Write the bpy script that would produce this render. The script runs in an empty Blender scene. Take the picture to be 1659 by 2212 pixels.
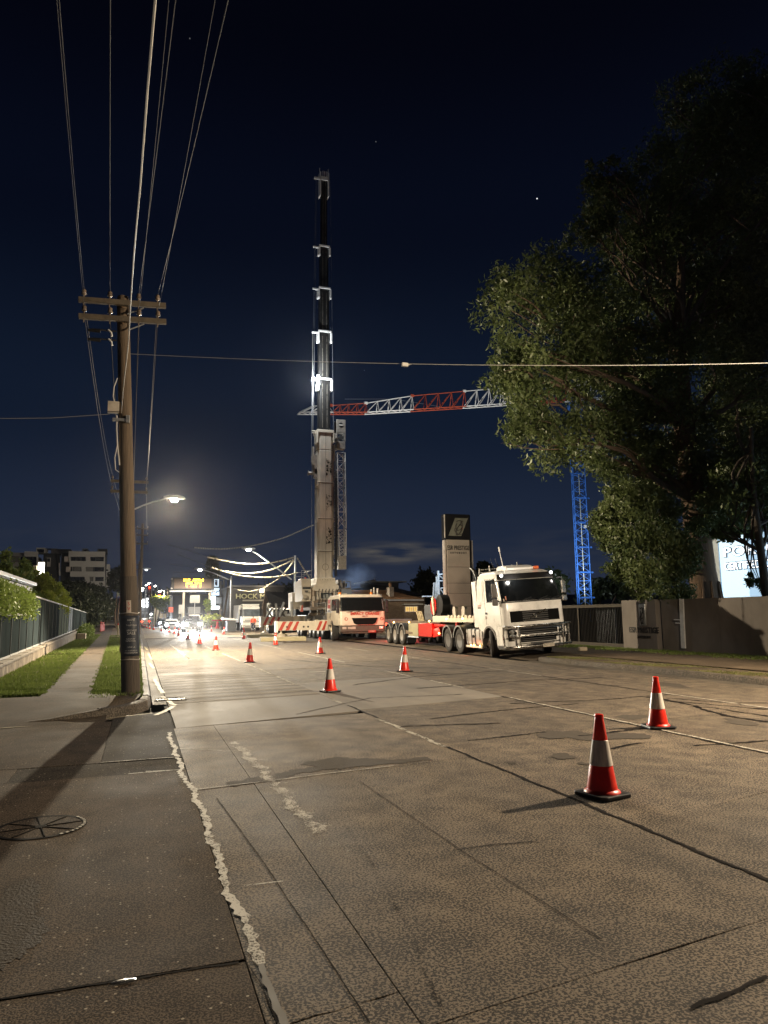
import bpy, math, random
import numpy as np
from mathutils import Matrix, Vector
R = math.radians
rnd = random.Random(7)
S = bpy.context.scene
col = S.collection

# ------------------------------------------------------------------ camera
FPX, PW, PH, CH = 1560.0, 1659.0, 2212.0, 1.61      # focal length in photo pixels, photo size used for measuring, eye height
YAW, PITCH, ROLL = R(18.6624), R(8.1537), R(0.7)
_f = Vector((math.sin(YAW)*math.cos(PITCH), math.cos(YAW)*math.cos(PITCH), math.sin(PITCH)))
_r = Vector((math.cos(YAW), -math.sin(YAW), 0)); _u = _r.cross(_f)
CR = _r*math.cos(ROLL)-_u*math.sin(ROLL); CU = _u*math.cos(ROLL)+_r*math.sin(ROLL); CF = _f
EYE = Vector((0, 0, CH))
cd = bpy.data.cameras.new('camera'); cam = bpy.data.objects.new('camera', cd); col.objects.link(cam)
cd.sensor_fit = 'VERTICAL'; cd.sensor_height = 36; cd.lens = 36*FPX/PH; cd.clip_end = 6000; cd.clip_start = 0.05
M = Matrix((CR, CU, -CF)).transposed().to_4x4(); M.translation = EYE; cam.matrix_world = M
S.camera = cam
def ray(x, y): return CF+CR*((x-PW/2)/FPX)-CU*((y-PH/2)/FPX)
def atY(x, y, Y): d = ray(x, y); return d*(Y/d.y)+EYE           # survey helpers: where a sight line meets a plane of the street
def atX(x, y, X): d = ray(x, y); return d*(X/d.x)+EYE
def gp(x, y, z=0.0): d = ray(x, y); return d*((z-CH)/d.z)+EYE

# ------------------------------------------------------------------ render + world
S.render.engine = 'CYCLES'
S.cycles.use_denoising = True
S.cycles.max_bounces = 5; S.cycles.diffuse_bounces = 2; S.cycles.glossy_bounces = 3; S.cycles.transmission_bounces = 4
S.cycles.transparent_max_bounces = 8; S.cycles.sample_clamp_indirect = 4; S.cycles.caustics_reflective = False; S.cycles.caustics_refractive = False
S.view_settings.view_transform = 'Standard'; S.view_settings.look = 'None'; S.view_settings.exposure = 0.0; S.view_settings.gamma = 1
try: S.view_settings.use_curve_mapping = False
except Exception: pass
w = bpy.data.worlds.new('World'); S.world = w; w.use_nodes = True
nt = w.node_tree; N = nt.nodes; Lk = nt.links; bg = N['Background']
tc = N.new('ShaderNodeTexCoord'); sx = N.new('ShaderNodeSeparateXYZ'); Lk.new(tc.outputs['Generated'], sx.inputs[0])
rp = N.new('ShaderNodeValToRGB'); Lk.new(sx.outputs['Z'], rp.inputs[0])
cr = rp.color_ramp; cr.interpolation = 'EASE'
cr.elements[0].position = 0.0; cr.elements[0].color = (.024, .031, .054, 1)
cr.elements[1].position = 1.0; cr.elements[1].color = (.0006, .0007, .0022, 1)
for p, c in ((.10, (.0130, .0205, .0420)), (.27, (.0050, .0100, .0240)), (.50, (.0018, .0032, .0095)), (.68, (.0009, .0013, .0040))):
    e = cr.elements.new(p); e.color = (*c, 1)
# thin night clouds low over the roofs, and three stars
def wmath(op, a, b=None):
    n = N.new('ShaderNodeMath'); n.operation = op
    for i, q in enumerate((a, b)):
        if q is None: continue
        if isinstance(q, (int, float)): n.inputs[i].default_value = q
        else: Lk.new(q, n.inputs[i])
    return n.outputs[0]
mp = N.new('ShaderNodeMapping'); mp.inputs['Scale'].default_value = (9, 9, 60); Lk.new(tc.outputs['Generated'], mp.inputs[0])
cn = N.new('ShaderNodeTexNoise'); cn.inputs['Scale'].default_value = 1.6; cn.inputs['Detail'].default_value = 6; Lk.new(mp.outputs[0], cn.inputs[0])
dc = ray(852, 1194).normalized(); az = CR.copy(); dv = N.new('ShaderNodeVectorMath'); dv.operation = 'SUBTRACT'; Lk.new(tc.outputs['Generated'], dv.inputs[0]); dv.inputs[1].default_value = dc
dv2 = N.new('ShaderNodeVectorMath'); dv2.operation = 'MULTIPLY'; Lk.new(dv.outputs[0], dv2.inputs[0]); dv2.inputs[1].default_value = (14, 14, 70)
dl = N.new('ShaderNodeVectorMath'); dl.operation = 'LENGTH'; Lk.new(dv2.outputs[0], dl.inputs[0])
bank = wmath('MAXIMUM', wmath('SUBTRACT', 1.25, dl.outputs['Value']), 0.0)
thin = wmath('MULTIPLY', wmath('MAXIMUM', wmath('SUBTRACT', 1.0, wmath('MULTIPLY', wmath('ABSOLUTE', wmath('SUBTRACT', sx.outputs['Z'], .085)), 20)), 0.0), .10)
band = wmath('ADD', bank, thin)
cl = wmath('MAXIMUM', wmath('MULTIPLY', wmath('SUBTRACT', cn.outputs[0], .40), 4.0), 0.0)
cl = wmath('MINIMUM', wmath('MULTIPLY', cl, wmath('MAXIMUM', band, 0.0)), 1.0)
mx = N.new('ShaderNodeMixRGB'); Lk.new(cl, mx.inputs[0]); Lk.new(rp.outputs[0], mx.inputs[1]); mx.inputs[2].default_value = (.085, .080, .074, 1)
last = mx.outputs[0]
for (x, y, b) in ((1160, 429, 1.0), (812, 306, .08), (410, 83, .08), (787, 800, .10)):
    d = ray(x, y).normalized()
    dn = N.new('ShaderNodeVectorMath'); dn.operation = 'DOT_PRODUCT'; Lk.new(tc.outputs['Generated'], dn.inputs[0]); dn.inputs[1].default_value = d
    hit = wmath('MULTIPLY', wmath('GREATER_THAN', dn.outputs['Value'], math.cos(.0008)), b)
    m2 = N.new('ShaderNodeMixRGB'); m2.blend_type = 'ADD'; m2.inputs[0].default_value = 1; Lk.new(last, m2.inputs[1]); Lk.new(hit, m2.inputs[2]); last = m2.outputs[0]
Lk.new(last, bg.inputs[0]); bg.inputs[1].default_value = 1.0

# ------------------------------------------------------------------ lamps
def lamp(kind, name, loc, power, colr, target=None, angle=150, blend=.5, size=.12, parent=None):
    d = bpy.data.lights.new(name, kind); d.energy = power; d.color = colr
    d.shadow_soft_size = size
    if kind == 'SPOT': d.spot_size = R(angle); d.spot_blend = blend
    o = bpy.data.objects.new(name, d); col.objects.link(o); o.location = loc
    if target is not None:
        o.rotation_euler = (Vector(target)-Vector(loc)).to_track_quat('-Z', 'Y').to_euler()
    return o
WARM = (1, .80, .56); WHITE = (1, .95, .86); COOL = (.80, .90, 1)
PL2 = Vector((1.36, 34.2, 7.08))        # lamp head on the second left pole
PR2 = Vector((9.81, 70, 8.15))          # lamp head over the crane
PR3 = Vector((8.3, 110, 8.75))
PNR = Vector((12.9, 7.2, 6.95))          # lamp head on the near right kerb
# street luminaires throw their light over the road, little of it behind the pole
lamp('SPOT', 'street_light', PNR-Vector((0, 0, .34)), 8800, WARM, PNR+Vector((-8, 4.8, -3.0)), 164, .30, .10)
lamp('SPOT', 'street_light', PL2-Vector((0, 0, .29)), 19000, (1, .84, .60), PL2+Vector((5.6, -2.6, -8.0)), 176, .30, .10)
lamp('SPOT', 'street_light', PR2-Vector((0, 0, .45)), 18000, (1, .86, .64), PR2-Vector((0, 0, 10)), 174, .3, .12)
lamp('SPOT', 'street_light', PR3-Vector((0, 0, .5)), 11000, (1, .88, .70), PR3-Vector((0, 0, 10)), 174, .3, .12)
lamp('SPOT', 'street_light', (0, 170, 9.5), 6000, (1, .9, .75), (-4, 176, 0), 176, .3, .15)  # unseen lamp without a fixture, added to brighten the flats

# ------------------------------------------------------------------ mesh helpers
class MB:
    def __init__(s): s.v = []; s.f = []; s.m = []; s.T = None
    def add(s, vs, fs, mi=0):
        b = len(s.v)
        if s.T is not None: vs = [s.T @ Vector(p) for p in vs]
        s.v += [tuple(p) for p in vs]; s.f += [tuple(b+i for i in f) for f in fs]; s.m += [mi]*len(fs); return s
    def box(s, x0, x1, y0, y1, z0, z1, mi=0):
        return s.add([(x0,y0,z0),(x1,y0,z0),(x1,y1,z0),(x0,y1,z0),(x0,y0,z1),(x1,y0,z1),(x1,y1,z1),(x0,y1,z1)],
                     [(0,3,2,1),(4,5,6,7),(0,1,5,4),(1,2,6,5),(2,3,7,6),(3,0,4,7)], mi)
    def prism(s, poly, axis, a, b, mi=0):
        n = len(poly)
        mk = {'x': lambda p, t: (t, p[0], p[1]), 'y': lambda p, t: (p[0], t, p[1]), 'z': lambda p, t: (p[0], p[1], t)}[axis]
        return s.add([mk(p, a) for p in poly]+[mk(p, b) for p in poly],
                     [tuple(range(n))[::-1], tuple(range(n, 2*n))]+[(i, (i+1) % n, n+(i+1) % n, n+i) for i in range(n)], mi)
    def tube(s, p0, p1, r0, r1=None, n=8, mi=0):
        p0 = Vector(p0); p1 = Vector(p1); r1 = r0 if r1 is None else r1
        d = (p1-p0).normalized(); a = d.orthogonal().normalized(); b = d.cross(a)
        vs = [p+(a*math.cos(2*math.pi*i/n)+b*math.sin(2*math.pi*i/n))*r for p, r in ((p0, r0), (p1, r1)) for i in range(n)]
        return s.add(vs, [(i, (i+1) % n, n+(i+1) % n, n+i) for i in range(n)]+[tuple(range(n))[::-1], tuple(range(n, 2*n))], mi)
    def path(s, pts, r, n=6, mi=0):
        pts = [Vector(p) for p in pts]; rr = r if isinstance(r, (list, tuple)) else [r]*len(pts)
        vs = []; a = None
        for i, p in enumerate(pts):
            d = (pts[min(i+1, len(pts)-1)]-pts[max(i-1, 0)]).normalized()
            a = d.orthogonal().normalized() if a is None else (a-d*a.dot(d)).normalized()
            b = d.cross(a)
            vs += [p+(a*math.cos(2*math.pi*k/n)+b*math.sin(2*math.pi*k/n))*rr[i] for k in range(n)]
        fs = [(i*n+k, i*n+(k+1) % n, (i+1)*n+(k+1) % n, (i+1)*n+k) for i in range(len(pts)-1) for k in range(n)]
        return s.add(vs, fs+[tuple(range(n))[::-1], tuple(range((len(pts)-1)*n, len(pts)*n))], mi)
    def lathe(s, prof, n=24, axis='z', c=(0, 0, 0), mi=0, a0=0.0, a1=2*math.pi, cap=True):
        full = abs(a1-a0-2*math.pi) < 1e-6; k = n if full else n+1
        vs = []
        for (r, h) in prof:
            for i in range(k):
                t = a0+(a1-a0)*i/n; x, y = r*math.cos(t), r*math.sin(t)
                vs.append({'z': (c[0]+x, c[1]+y, c[2]+h), 'x': (c[0]+h, c[1]+x, c[2]+y), 'y': (c[0]+x, c[1]+h, c[2]+y)}[axis])
        fs = []
        for j in range(len(prof)-1):
            for i in range(n):
                i2 = (i+1) % k if full else i+1
                fs.append((j*k+i, j*k+i2, (j+1)*k+i2, (j+1)*k+i))
        if full and cap and abs(prof[0][1]-prof[-1][1]) > 1e-6:
            if prof[0][0] > 1e-6: fs.append(tuple(range(k))[::-1])
            if prof[-1][0] > 1e-6: fs.append(tuple(range((len(prof)-1)*k, len(prof)*k)))
        return s.add(vs, fs, mi)
    def loft(s, rings, mi=0, cap=True, closed=True):
        n = len(rings[0]); vs = [p for r in rings for p in r]
        fs = [(j*n+i, j*n+(i+1) % n, (j+1)*n+(i+1) % n, (j+1)*n+i) for j in range(len(rings)-1) for i in range(n if closed else n-1)]
        if cap: fs += [tuple(range(n))[::-1], tuple(range((len(rings)-1)*n, len(rings)*n))]
        return s.add(vs, fs, mi)
    def ball(s, c, r, n=10, mi=0, sz=1.0):
        k = max(4, n//2)
        return s.lathe([(max(1e-4, r*math.sin(math.pi*j/k)), -r*sz*math.cos(math.pi*j/k)) for j in range(k+1)], n, 'z', c, mi)
    def quad(s, a, b, c, d, mi=0): return s.add([a, b, c, d], [(0, 1, 2, 3)], mi)
    def mesh(s, name, mats, smooth=None):
        me = bpy.data.meshes.new(name); me.from_pydata(s.v, [], s.f)
        for m in (mats if isinstance(mats, (list, tuple)) else [mats]): me.materials.append(m)
        me.polygons.foreach_set('material_index', s.m)
        if smooth is not None:
            me.polygons.foreach_set('use_smooth', [True]*len(s.f)); me.set_sharp_from_angle(angle=R(smooth))
        me.update(); return me
    def obj(s, name, mats, parent=None, smooth=None, bevel=0, loc=None, bseg=2):
        o = link(name, s.mesh(name, mats, smooth), parent)
        if loc is not None: o.location = loc
        if bevel:
            b = o.modifiers.new('bevel', 'BEVEL'); b.width = bevel; b.segments = bseg; b.limit_method = 'ANGLE'; b.angle_limit = R(35); b.harden_normals = False
        return o
def link(name, data, parent=None, loc=None):
    o = bpy.data.objects.new(name, data); col.objects.link(o)
    if parent is not None: o.parent = parent
    if loc is not None: o.location = loc
    return o
def tag(o, label=None, cat=None, group=None, kind=None):
    for k, v in (('label', label), ('category', cat), ('group', group), ('kind', kind)):
        if v: o[k] = v
    return o
def thing(name, label, cat, loc=(0, 0, 0), rz=0, group=None):
    o = bpy.data.objects.new(name, None); col.objects.link(o); o.empty_display_size = .2
    o.location = loc; o.rotation_euler = (0, 0, rz); return tag(o, label, cat, group)
def copy_tree(o, parent=None):
    c = o.copy(); col.objects.link(c); c.parent = parent
    for ch in list(o.children): copy_tree(ch, c)
    return c
_tm = {}
def text_mesh(txt, size, mat, extrude=.004, align='CENTER', spacing=1.0, bold=0.0):
    cu = bpy.data.curves.new('lettering', 'FONT'); cu.body = txt; cu.size = size; cu.extrude = extrude; cu.align_x = align; cu.align_y = 'CENTER'
    cu.space_character = spacing; cu.resolution_u = 3; cu.offset = bold
    o = bpy.data.objects.new('lettering', cu); col.objects.link(o)
    dg = bpy.context.evaluated_depsgraph_get(); dg.update()
    me = bpy.data.meshes.new_from_object(o.evaluated_get(dg)); me.materials.clear(); me.materials.append(mat)
    bpy.data.objects.remove(o); bpy.data.curves.remove(cu); return me
def text(txt, size, mat, parent, loc, rot=(R(90), 0, 0), scale=(1, 1, 1), name='lettering', **k):
    o = link(name, text_mesh(txt, size, mat, **k), parent, loc); o.rotation_euler = rot; o.scale = scale; return o

# ------------------------------------------------------------------ materials
def new_mat(name):
    m = bpy.data.materials.new(name); m.use_nodes = True; return m, m.node_tree.nodes, m.node_tree.links, m.node_tree.nodes['Principled BSDF']
_mc = {}
def mat(name, c, rough=.55, metal=0.0, var=.18, scale=6.0, bump=.0, bscale=None, emit=None, estr=0, coat=0, stretch=None, c2=None, spec=.5):
    if name in _mc: return _mc[name]
    m, n, l, b = new_mat(name)
    t = n.new('ShaderNodeTexCoord'); src = t.outputs['Object']
    if stretch:
        mpp = n.new('ShaderNodeMapping'); mpp.inputs['Scale'].default_value = stretch; l.new(src, mpp.inputs[0]); src = mpp.outputs[0]
    nz = n.new('ShaderNodeTexNoise'); nz.inputs['Scale'].default_value = scale; nz.inputs['Detail'].default_value = 6; nz.inputs['Roughness'].default_value = .65; l.new(src, nz.inputs[0])
    r = n.new('ShaderNodeValToRGB'); l.new(nz.outputs[0], r.inputs[0])
    r.color_ramp.elements[0].position = .3; r.color_ramp.elements[1].position = .7
    lo = c2 if c2 else tuple(v*(1-var) for v in c)
    r.color_ramp.elements[0].color = (*lo, 1); r.color_ramp.elements[1].color = (*(min(1, v*(1+var*.5)) for v in c), 1)
    l.new(r.outputs[0], b.inputs['Base Color'])
    b.inputs['Metallic'].default_value = metal; b.inputs['Specular IOR Level'].default_value = spec
    rr = n.new('ShaderNodeMapRange'); l.new(nz.outputs[0], rr.inputs[0]); rr.inputs[1].default_value = .3; rr.inputs[2].default_value = .7
    rr.inputs[3].default_value = max(.03, rough-.1); rr.inputs[4].default_value = min(1, rough+.1); l.new(rr.outputs[0], b.inputs['Roughness'])
    if coat: b.inputs['Coat Weight'].default_value = coat; b.inputs['Coat Roughness'].default_value = .15
    if bump:
        n2 = n.new('ShaderNodeTexNoise'); n2.inputs['Scale'].default_value = bscale or scale*5; n2.inputs['Detail'].default_value = 4; l.new(src, n2.inputs[0])
        bp = n.new('ShaderNodeBump'); bp.inputs['Strength'].default_value = min(1, bump); bp.inputs['Distance'].default_value = .02; l.new(n2.outputs[0], bp.inputs['Height']); l.new(bp.outputs[0], b.inputs['Normal'])
    if emit: b.inputs['Emission Color'].default_value = (*emit, 1); b.inputs['Emission Strength'].default_value = estr
    _mc[name] = m; return m
def concrete(name, light, dark, vs=38.0, rough=.6, bumpd=.0035, ridge=None, pits=.55, stain=.35, spec=.28, fleck=0):
    m, n, l, b = new_mat(name)
    t = n.new('ShaderNodeTexCoord'); src = t.outputs['Object']
    nf = n.new('ShaderNodeTexNoise'); nf.inputs['Scale'].default_value = vs*2.1; nf.inputs['Detail'].default_value = 3; nf.inputs['Roughness'].default_value = .6; l.new(src, nf.inputs[0])
    n0 = n.new('ShaderNodeTexNoise'); n0.inputs['Scale'].default_value = 3.2; n0.inputs['Detail'].default_value = 4; l.new(src, n0.inputs[0])
    mixn = n.new('ShaderNodeMath'); mixn.operation = 'MULTIPLY_ADD'; l.new(n0.outputs[0], mixn.inputs[0]); mixn.inputs[1].default_value = .20; l.new(nf.outputs[0], mixn.inputs[2])
    r = n.new('ShaderNodeValToRGB'); l.new(mixn.outputs[0], r.inputs[0])
    r.color_ramp.elements[0].position = pits+.03; r.color_ramp.elements[0].color = (*dark, 1); r.color_ramp.elements[1].position = pits+.088; r.color_ramp.elements[1].color = (*light, 1)
    nl = n.new('ShaderNodeTexNoise'); nl.inputs['Scale'].default_value = .55; nl.inputs['Detail'].default_value = 7; nl.inputs['Roughness'].default_value = .6; l.new(src, nl.inputs[0])
    r2 = n.new('ShaderNodeValToRGB'); l.new(nl.outputs[0], r2.inputs[0]); q = 1-stain
    r2.color_ramp.elements[0].position = .33; r2.color_ramp.elements[0].color = (q, q, q, 1); r2.color_ramp.elements[1].position = .66; r2.color_ramp.elements[1].color = (1.08, 1.06, 1.02, 1)
    mu = n.new('ShaderNodeMixRGB'); mu.blend_type = 'MULTIPLY'; mu.inputs[0].default_value = 1; l.new(r.outputs[0], mu.inputs[1]); l.new(r2.outputs[0], mu.inputs[2])
    # tyre tracks: long streaks along the street
    mp2 = n.new('ShaderNodeMapping'); mp2.inputs['Scale'].default_value = (1.5, .06, 1); l.new(src, mp2.inputs[0])
    ns = n.new('ShaderNodeTexNoise'); ns.inputs['Scale'].default_value = 1.3; ns.inputs['Detail'].default_value = 5; l.new(mp2.outputs[0], ns.inputs[0])
    r3 = n.new('ShaderNodeValToRGB'); l.new(ns.outputs[0], r3.inputs[0]); r3.color_ramp.elements[0].position = .36; r3.color_ramp.elements[0].color = (.80, .80, .80, 1); r3.color_ramp.elements[1].position = .6; r3.color_ramp.elements[1].color = (1, 1, 1, 1)
    m3 = n.new('ShaderNodeMixRGB'); m3.blend_type = 'MULTIPLY'; m3.inputs[0].default_value = .8; l.new(mu.outputs[0], m3.inputs[1]); l.new(r3.outputs[0], m3.inputs[2])
    if fleck:          # pale stones showing in the surface
        v = n.new('ShaderNodeTexVoronoi'); v.inputs['Scale'].default_value = 26; l.new(src, v.inputs[0]); lt = n.new('ShaderNodeMapRange'); l.new(v.outputs['Distance'], lt.inputs[0]); lt.inputs[1].default_value = .20; lt.inputs[2].default_value = .14
        sc = n.new('ShaderNodeSeparateColor'); l.new(v.outputs['Color'], sc.inputs[0]); g1 = n.new('ShaderNodeMath'); g1.operation = 'GREATER_THAN'; l.new(sc.outputs[0], g1.inputs[0]); g1.inputs[1].default_value = 1-fleck*.35
        g2 = n.new('ShaderNodeMath'); g2.operation = 'MULTIPLY'; l.new(g1.outputs[0], g2.inputs[0]); l.new(lt.outputs[0], g2.inputs[1]); mf = n.new('ShaderNodeMixRGB'); l.new(g2.outputs[0], mf.inputs[0]); l.new(m3.outputs[0], mf.inputs[1]); mf.inputs[2].default_value = (.42, .37, .29, 1); m3 = mf
    oi = n.new('ShaderNodeObjectInfo'); mr = n.new('ShaderNodeMapRange'); l.new(oi.outputs['Random'], mr.inputs[0]); mr.inputs[3].default_value = .86; mr.inputs[4].default_value = 1.12
    m4 = n.new('ShaderNodeMixRGB'); m4.blend_type = 'MULTIPLY'; m4.inputs[0].default_value = 1; l.new(m3.outputs[0], m4.inputs[1]); l.new(mr.outputs[0], m4.inputs[2])
    l.new(m4.outputs[0], b.inputs['Base Color']); b.inputs['Specular IOR Level'].default_value = spec
    r4 = n.new('ShaderNodeMapRange'); l.new(nl.outputs[0], r4.inputs[0]); r4.inputs[1].default_value = .3; r4.inputs[2].default_value = .7; r4.inputs[3].default_value = rough-.1; r4.inputs[4].default_value = rough+.12; l.new(r4.outputs[0], b.inputs['Roughness'])
    hsrc = mixn.outputs[0]
    if ridge:
        mp3 = n.new('ShaderNodeMapping'); mp3.inputs['Rotation'].default_value = (0, 0, R(-12)); l.new(src, mp3.inputs[0])
        wv = n.new('ShaderNodeTexWave'); wv.bands_direction = 'Y'; wv.inputs['Scale'].default_value = ridge; wv.inputs['Distortion'].default_value = 1.2; wv.inputs['Detail'].default_value = 2; l.new(mp3.outputs[0], wv.inputs[0])
        ad = n.new('ShaderNodeMath'); ad.operation = 'MULTIPLY_ADD'; l.new(wv.outputs[1], ad.inputs[0]); ad.inputs[1].default_value = 3.0; l.new(hsrc, ad.inputs[2]); hsrc = ad.outputs[0]; mrw = n.new('ShaderNodeMapRange'); l.new(wv.outputs[1], mrw.inputs[0]); mrw.inputs[3].default_value = .62; mrw.inputs[4].default_value = 1.1; m5 = n.new('ShaderNodeMixRGB'); m5.blend_type = 'MULTIPLY'; m5.inputs[0].default_value = 1; l.new(m4.outputs[0], m5.inputs[1]); l.new(mrw.outputs[0], m5.inputs[2]); l.new(m5.outputs[0], b.inputs['Base Color'])  # grooves also darkened in colour: wear and the ribs' own shade together
    bp = n.new('ShaderNodeBump'); bp.inputs['Strength'].default_value = .7; bp.inputs['Distance'].default_value = bumpd; l.new(hsrc, bp.inputs['Height']); l.new(bp.outputs[0], b.inputs['Normal'])
    _mc[name] = m; return m
def glow(name, c, s):
    if name in _mc: return _mc[name]
    m, n, l, b = new_mat(name); b.inputs['Base Color'].default_value = (*c, 1); b.inputs['Emission Color'].default_value = (*c, 1); b.inputs['Emission Strength'].default_value = s; _mc[name] = m; return m
def worn(name, c, cover, scale=26, rough=.7):            # worn paint: the coat is missing where the noise says so
    m, n, l, b = new_mat(name); b.inputs['Roughness'].default_value = rough; b.inputs['Specular IOR Level'].default_value = .08
    t = n.new('ShaderNodeTexCoord'); nz = n.new('ShaderNodeTexNoise'); nz.inputs['Scale'].default_value = scale; nz.inputs['Detail'].default_value = 7; nz.inputs['Roughness'].default_value = .75; l.new(t.outputs['Object'], nz.inputs[0])
    nb = n.new('ShaderNodeTexNoise'); nb.inputs['Scale'].default_value = 4.5; nb.inputs['Detail'].default_value = 3; l.new(t.outputs['Object'], nb.inputs[0])
    ad = n.new('ShaderNodeMath'); ad.operation = 'ADD'; ad.operation = 'MULTIPLY_ADD'; l.new(nb.outputs[0], ad.inputs[0]); ad.inputs[1].default_value = .35; l.new(nz.outputs[0], ad.inputs[2])
    gt = n.new('ShaderNodeMapRange'); l.new(ad.outputs[0], gt.inputs[0]); th = .885-.5*cover; gt.inputs[1].default_value = th-.03; gt.inputs[2].default_value = th+.03
    b.inputs['Base Color'].default_value = (*c, 1); tr = n.new('ShaderNodeBsdfTransparent'); mxs = n.new('ShaderNodeMixShader')
    l.new(gt.outputs[0], mxs.inputs[0]); l.new(tr.outputs[0], mxs.inputs[1]); l.new(b.outputs[0], mxs.inputs[2]); l.new(mxs.outputs[0], n['Material Output'].inputs[0]); _mc[name] = m; return m
def leafmat(name, a, c, scale=1.2):
    m, n, l, b = new_mat(name); n.remove(b)
    t = n.new('ShaderNodeTexCoord'); nz = n.new('ShaderNodeTexNoise'); nz.inputs['Scale'].default_value = scale; nz.inputs['Detail'].default_value = 3; l.new(t.outputs['Object'], nz.inputs[0])
    wn = n.new('ShaderNodeTexNoise'); wn.inputs['Scale'].default_value = 14; l.new(t.outputs['Object'], wn.inputs[0])
    ad = n.new('ShaderNodeMath'); ad.operation = 'ADD'; l.new(nz.outputs[0], ad.inputs[0]); l.new(wn.outputs[0], ad.inputs[1])
    r = n.new('ShaderNodeValToRGB'); l.new(ad.outputs[0], r.inputs[0]); r.color_ramp.elements[0].position = .75/2+.1; r.color_ramp.elements[1].position = .95
    hf = n.new('ShaderNodeMath'); hf.operation = 'MULTIPLY'; l.new(ad.outputs[0], hf.inputs[0]); hf.inputs[1].default_value = .75; l.new(hf.outputs[0], r.inputs[0])
    r.color_ramp.elements[0].color = (*a, 1); r.color_ramp.elements[1].color = (*c, 1)
    d = n.new('ShaderNodeBsdfDiffuse'); tl = n.new('ShaderNodeBsdfTranslucent'); gl = n.new('ShaderNodeBsdfGlossy'); gl.inputs['Roughness'].default_value = .45; gl.inputs[0].default_value = (.5, .5, .45, 1)
    m1 = n.new('ShaderNodeMixShader'); m1.inputs[0].default_value = .28; m2 = n.new('ShaderNodeMixShader'); m2.inputs[0].default_value = .07
    l.new(r.outputs[0], d.inputs[0]); l.new(r.outputs[0], tl.inputs[0]); l.new(d.outputs[0], m1.inputs[1]); l.new(tl.outputs[0], m1.inputs[2]); l.new(m1.outputs[0], m2.inputs[1]); l.new(gl.outputs[0], m2.inputs[2])
    l.new(m2.outputs[0], n['Material Output'].inputs[0]); _mc[name] = m; return m

K_ROAD = concrete('road_concrete', (.250, .200, .146), (.022, .017, .013), 34, .80, .0035, None, .55, .22)
K_ROADS = concrete('road_side_concrete', (.150, .116, .086), (.036, .028, .021), 42, .9, .004, None, .55, .25, .15, .6)
K_PATCH = concrete('new_concrete', (.215, .195, .170), (.105, .094, .080), 46, .75, .003, None, .40, .25, .15)
K_RIB = concrete('ribbed_concrete', (.195, .165, .128), (.100, .082, .064), 46, .82, .006, .45, .42, .2, .2)
K_ASPH = concrete('asphalt', (.090, .078, .064), (.022, .019, .016), 44, .92, .006, None, .55, .35, .1, .5)
K_FAR = concrete('road_far', (.220, .175, .122), (.100, .078, .055), 10, .58, .01)
K_PATH = concrete('path_concrete', (.120, .092, .064), (.038, .029, .020), 40, .92)
K_KERB = concrete('kerb_concrete', (.17, .145, .115), (.06, .05, .04), 22, .75, .012)
K_VERGE = concrete('verge_dirt', (.165, .125, .080), (.050, .038, .024), 12, .9, .03, None, .45, .5)
SEAL = mat('joint_sealant', (.012, .011, .010), .9, spec=.1, var=.3)
GRASSM = leafmat('grass_blades', (.070, .104, .020), (.17, .225, .05), 1.5)
GRASSD = leafmat('grass_blades_dry', (.10, .105, .030), (.20, .20, .07), 1.5)
LEAF = leafmat('gum_leaves', (.042, .066, .022), (.135, .172, .060), .6)
LEAF2 = leafmat('hedge_leaves', (.065, .105, .020), (.20, .26, .055), 2.0)
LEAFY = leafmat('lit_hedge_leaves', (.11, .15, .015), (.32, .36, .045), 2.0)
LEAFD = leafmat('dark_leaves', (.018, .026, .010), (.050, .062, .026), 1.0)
BARK = mat('bark', (.110, .070, .042), .9, var=.5, scale=3, bump=.9, bscale=9, stretch=(3, 3, .35))
WOOD = mat('weathered_pole_wood', (.150, .108, .070), .85, var=.45, scale=5, bump=.7, bscale=16, stretch=(6, 6, .25))
ARMW = mat('crossarm_wood', (.120, .096, .068), .85, var=.4, scale=6, bump=.4)
GALV = mat('galvanised_steel', (.42, .43, .43), .45, .7, var=.2)
GALVP = mat('grey_painted_steel', (.45, .48, .52), .5, .1, var=.12)
BLACK = mat('black_plastic', (.012, .012, .013), .5, var=.3)
RUBBER = mat('tyre_rubber', (.030, .027, .024), .85, var=.4, scale=9, bump=.2)
GLASSD = mat('dark_glass', (.006, .007, .008), .16, var=.2, spec=.35)
GLASSB = mat('bluish_glass', (.03, .04, .05), .12, var=.4)
CHROME = mat('polished_metal', (.50, .49, .46), .26, 1.0, var=.1)
ALU = mat('bare_aluminium', (.20, .19, .175), .45, .8, var=.3)
RIMM = mat('dusty_rim', (.36, .32, .27), .5, .5, var=.25)
WHITEP = mat('white_truck_paint', (.80, .785, .75), .32, var=.16, scale=2.2, coat=.35)
CREAM = mat('crane_cream_paint', (.60, .53, .42), .5, var=.16, scale=3.0)
CREAMD = mat('crane_boom_paint', (.60, .53, .43), .55, var=.20, scale=2.0, stretch=(2.5, 2.5, .5))
BOOMB = mat('boom_black_paint', (.016, .015, .014), .35, var=.5, scale=3, stretch=(5, 5, .15))
WHITE_ = mat('white_paint', (.80, .79, .76), .5, var=.08)
DGREY = mat('dark_grey_steel', (.055, .055, .055), .6, .2, var=.3)
MGREY = mat('mid_grey_steel', (.20, .20, .20), .55, .2, var=.25)
REDP = mat('red_paint', (.50, .018, .012), .45, var=.12)
REDS = mat('red_stripe_paint', (.42, .040, .022), .5, var=.1)
ORANGE = mat('amber_lens', (.75, .20, .02), .25)
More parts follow.
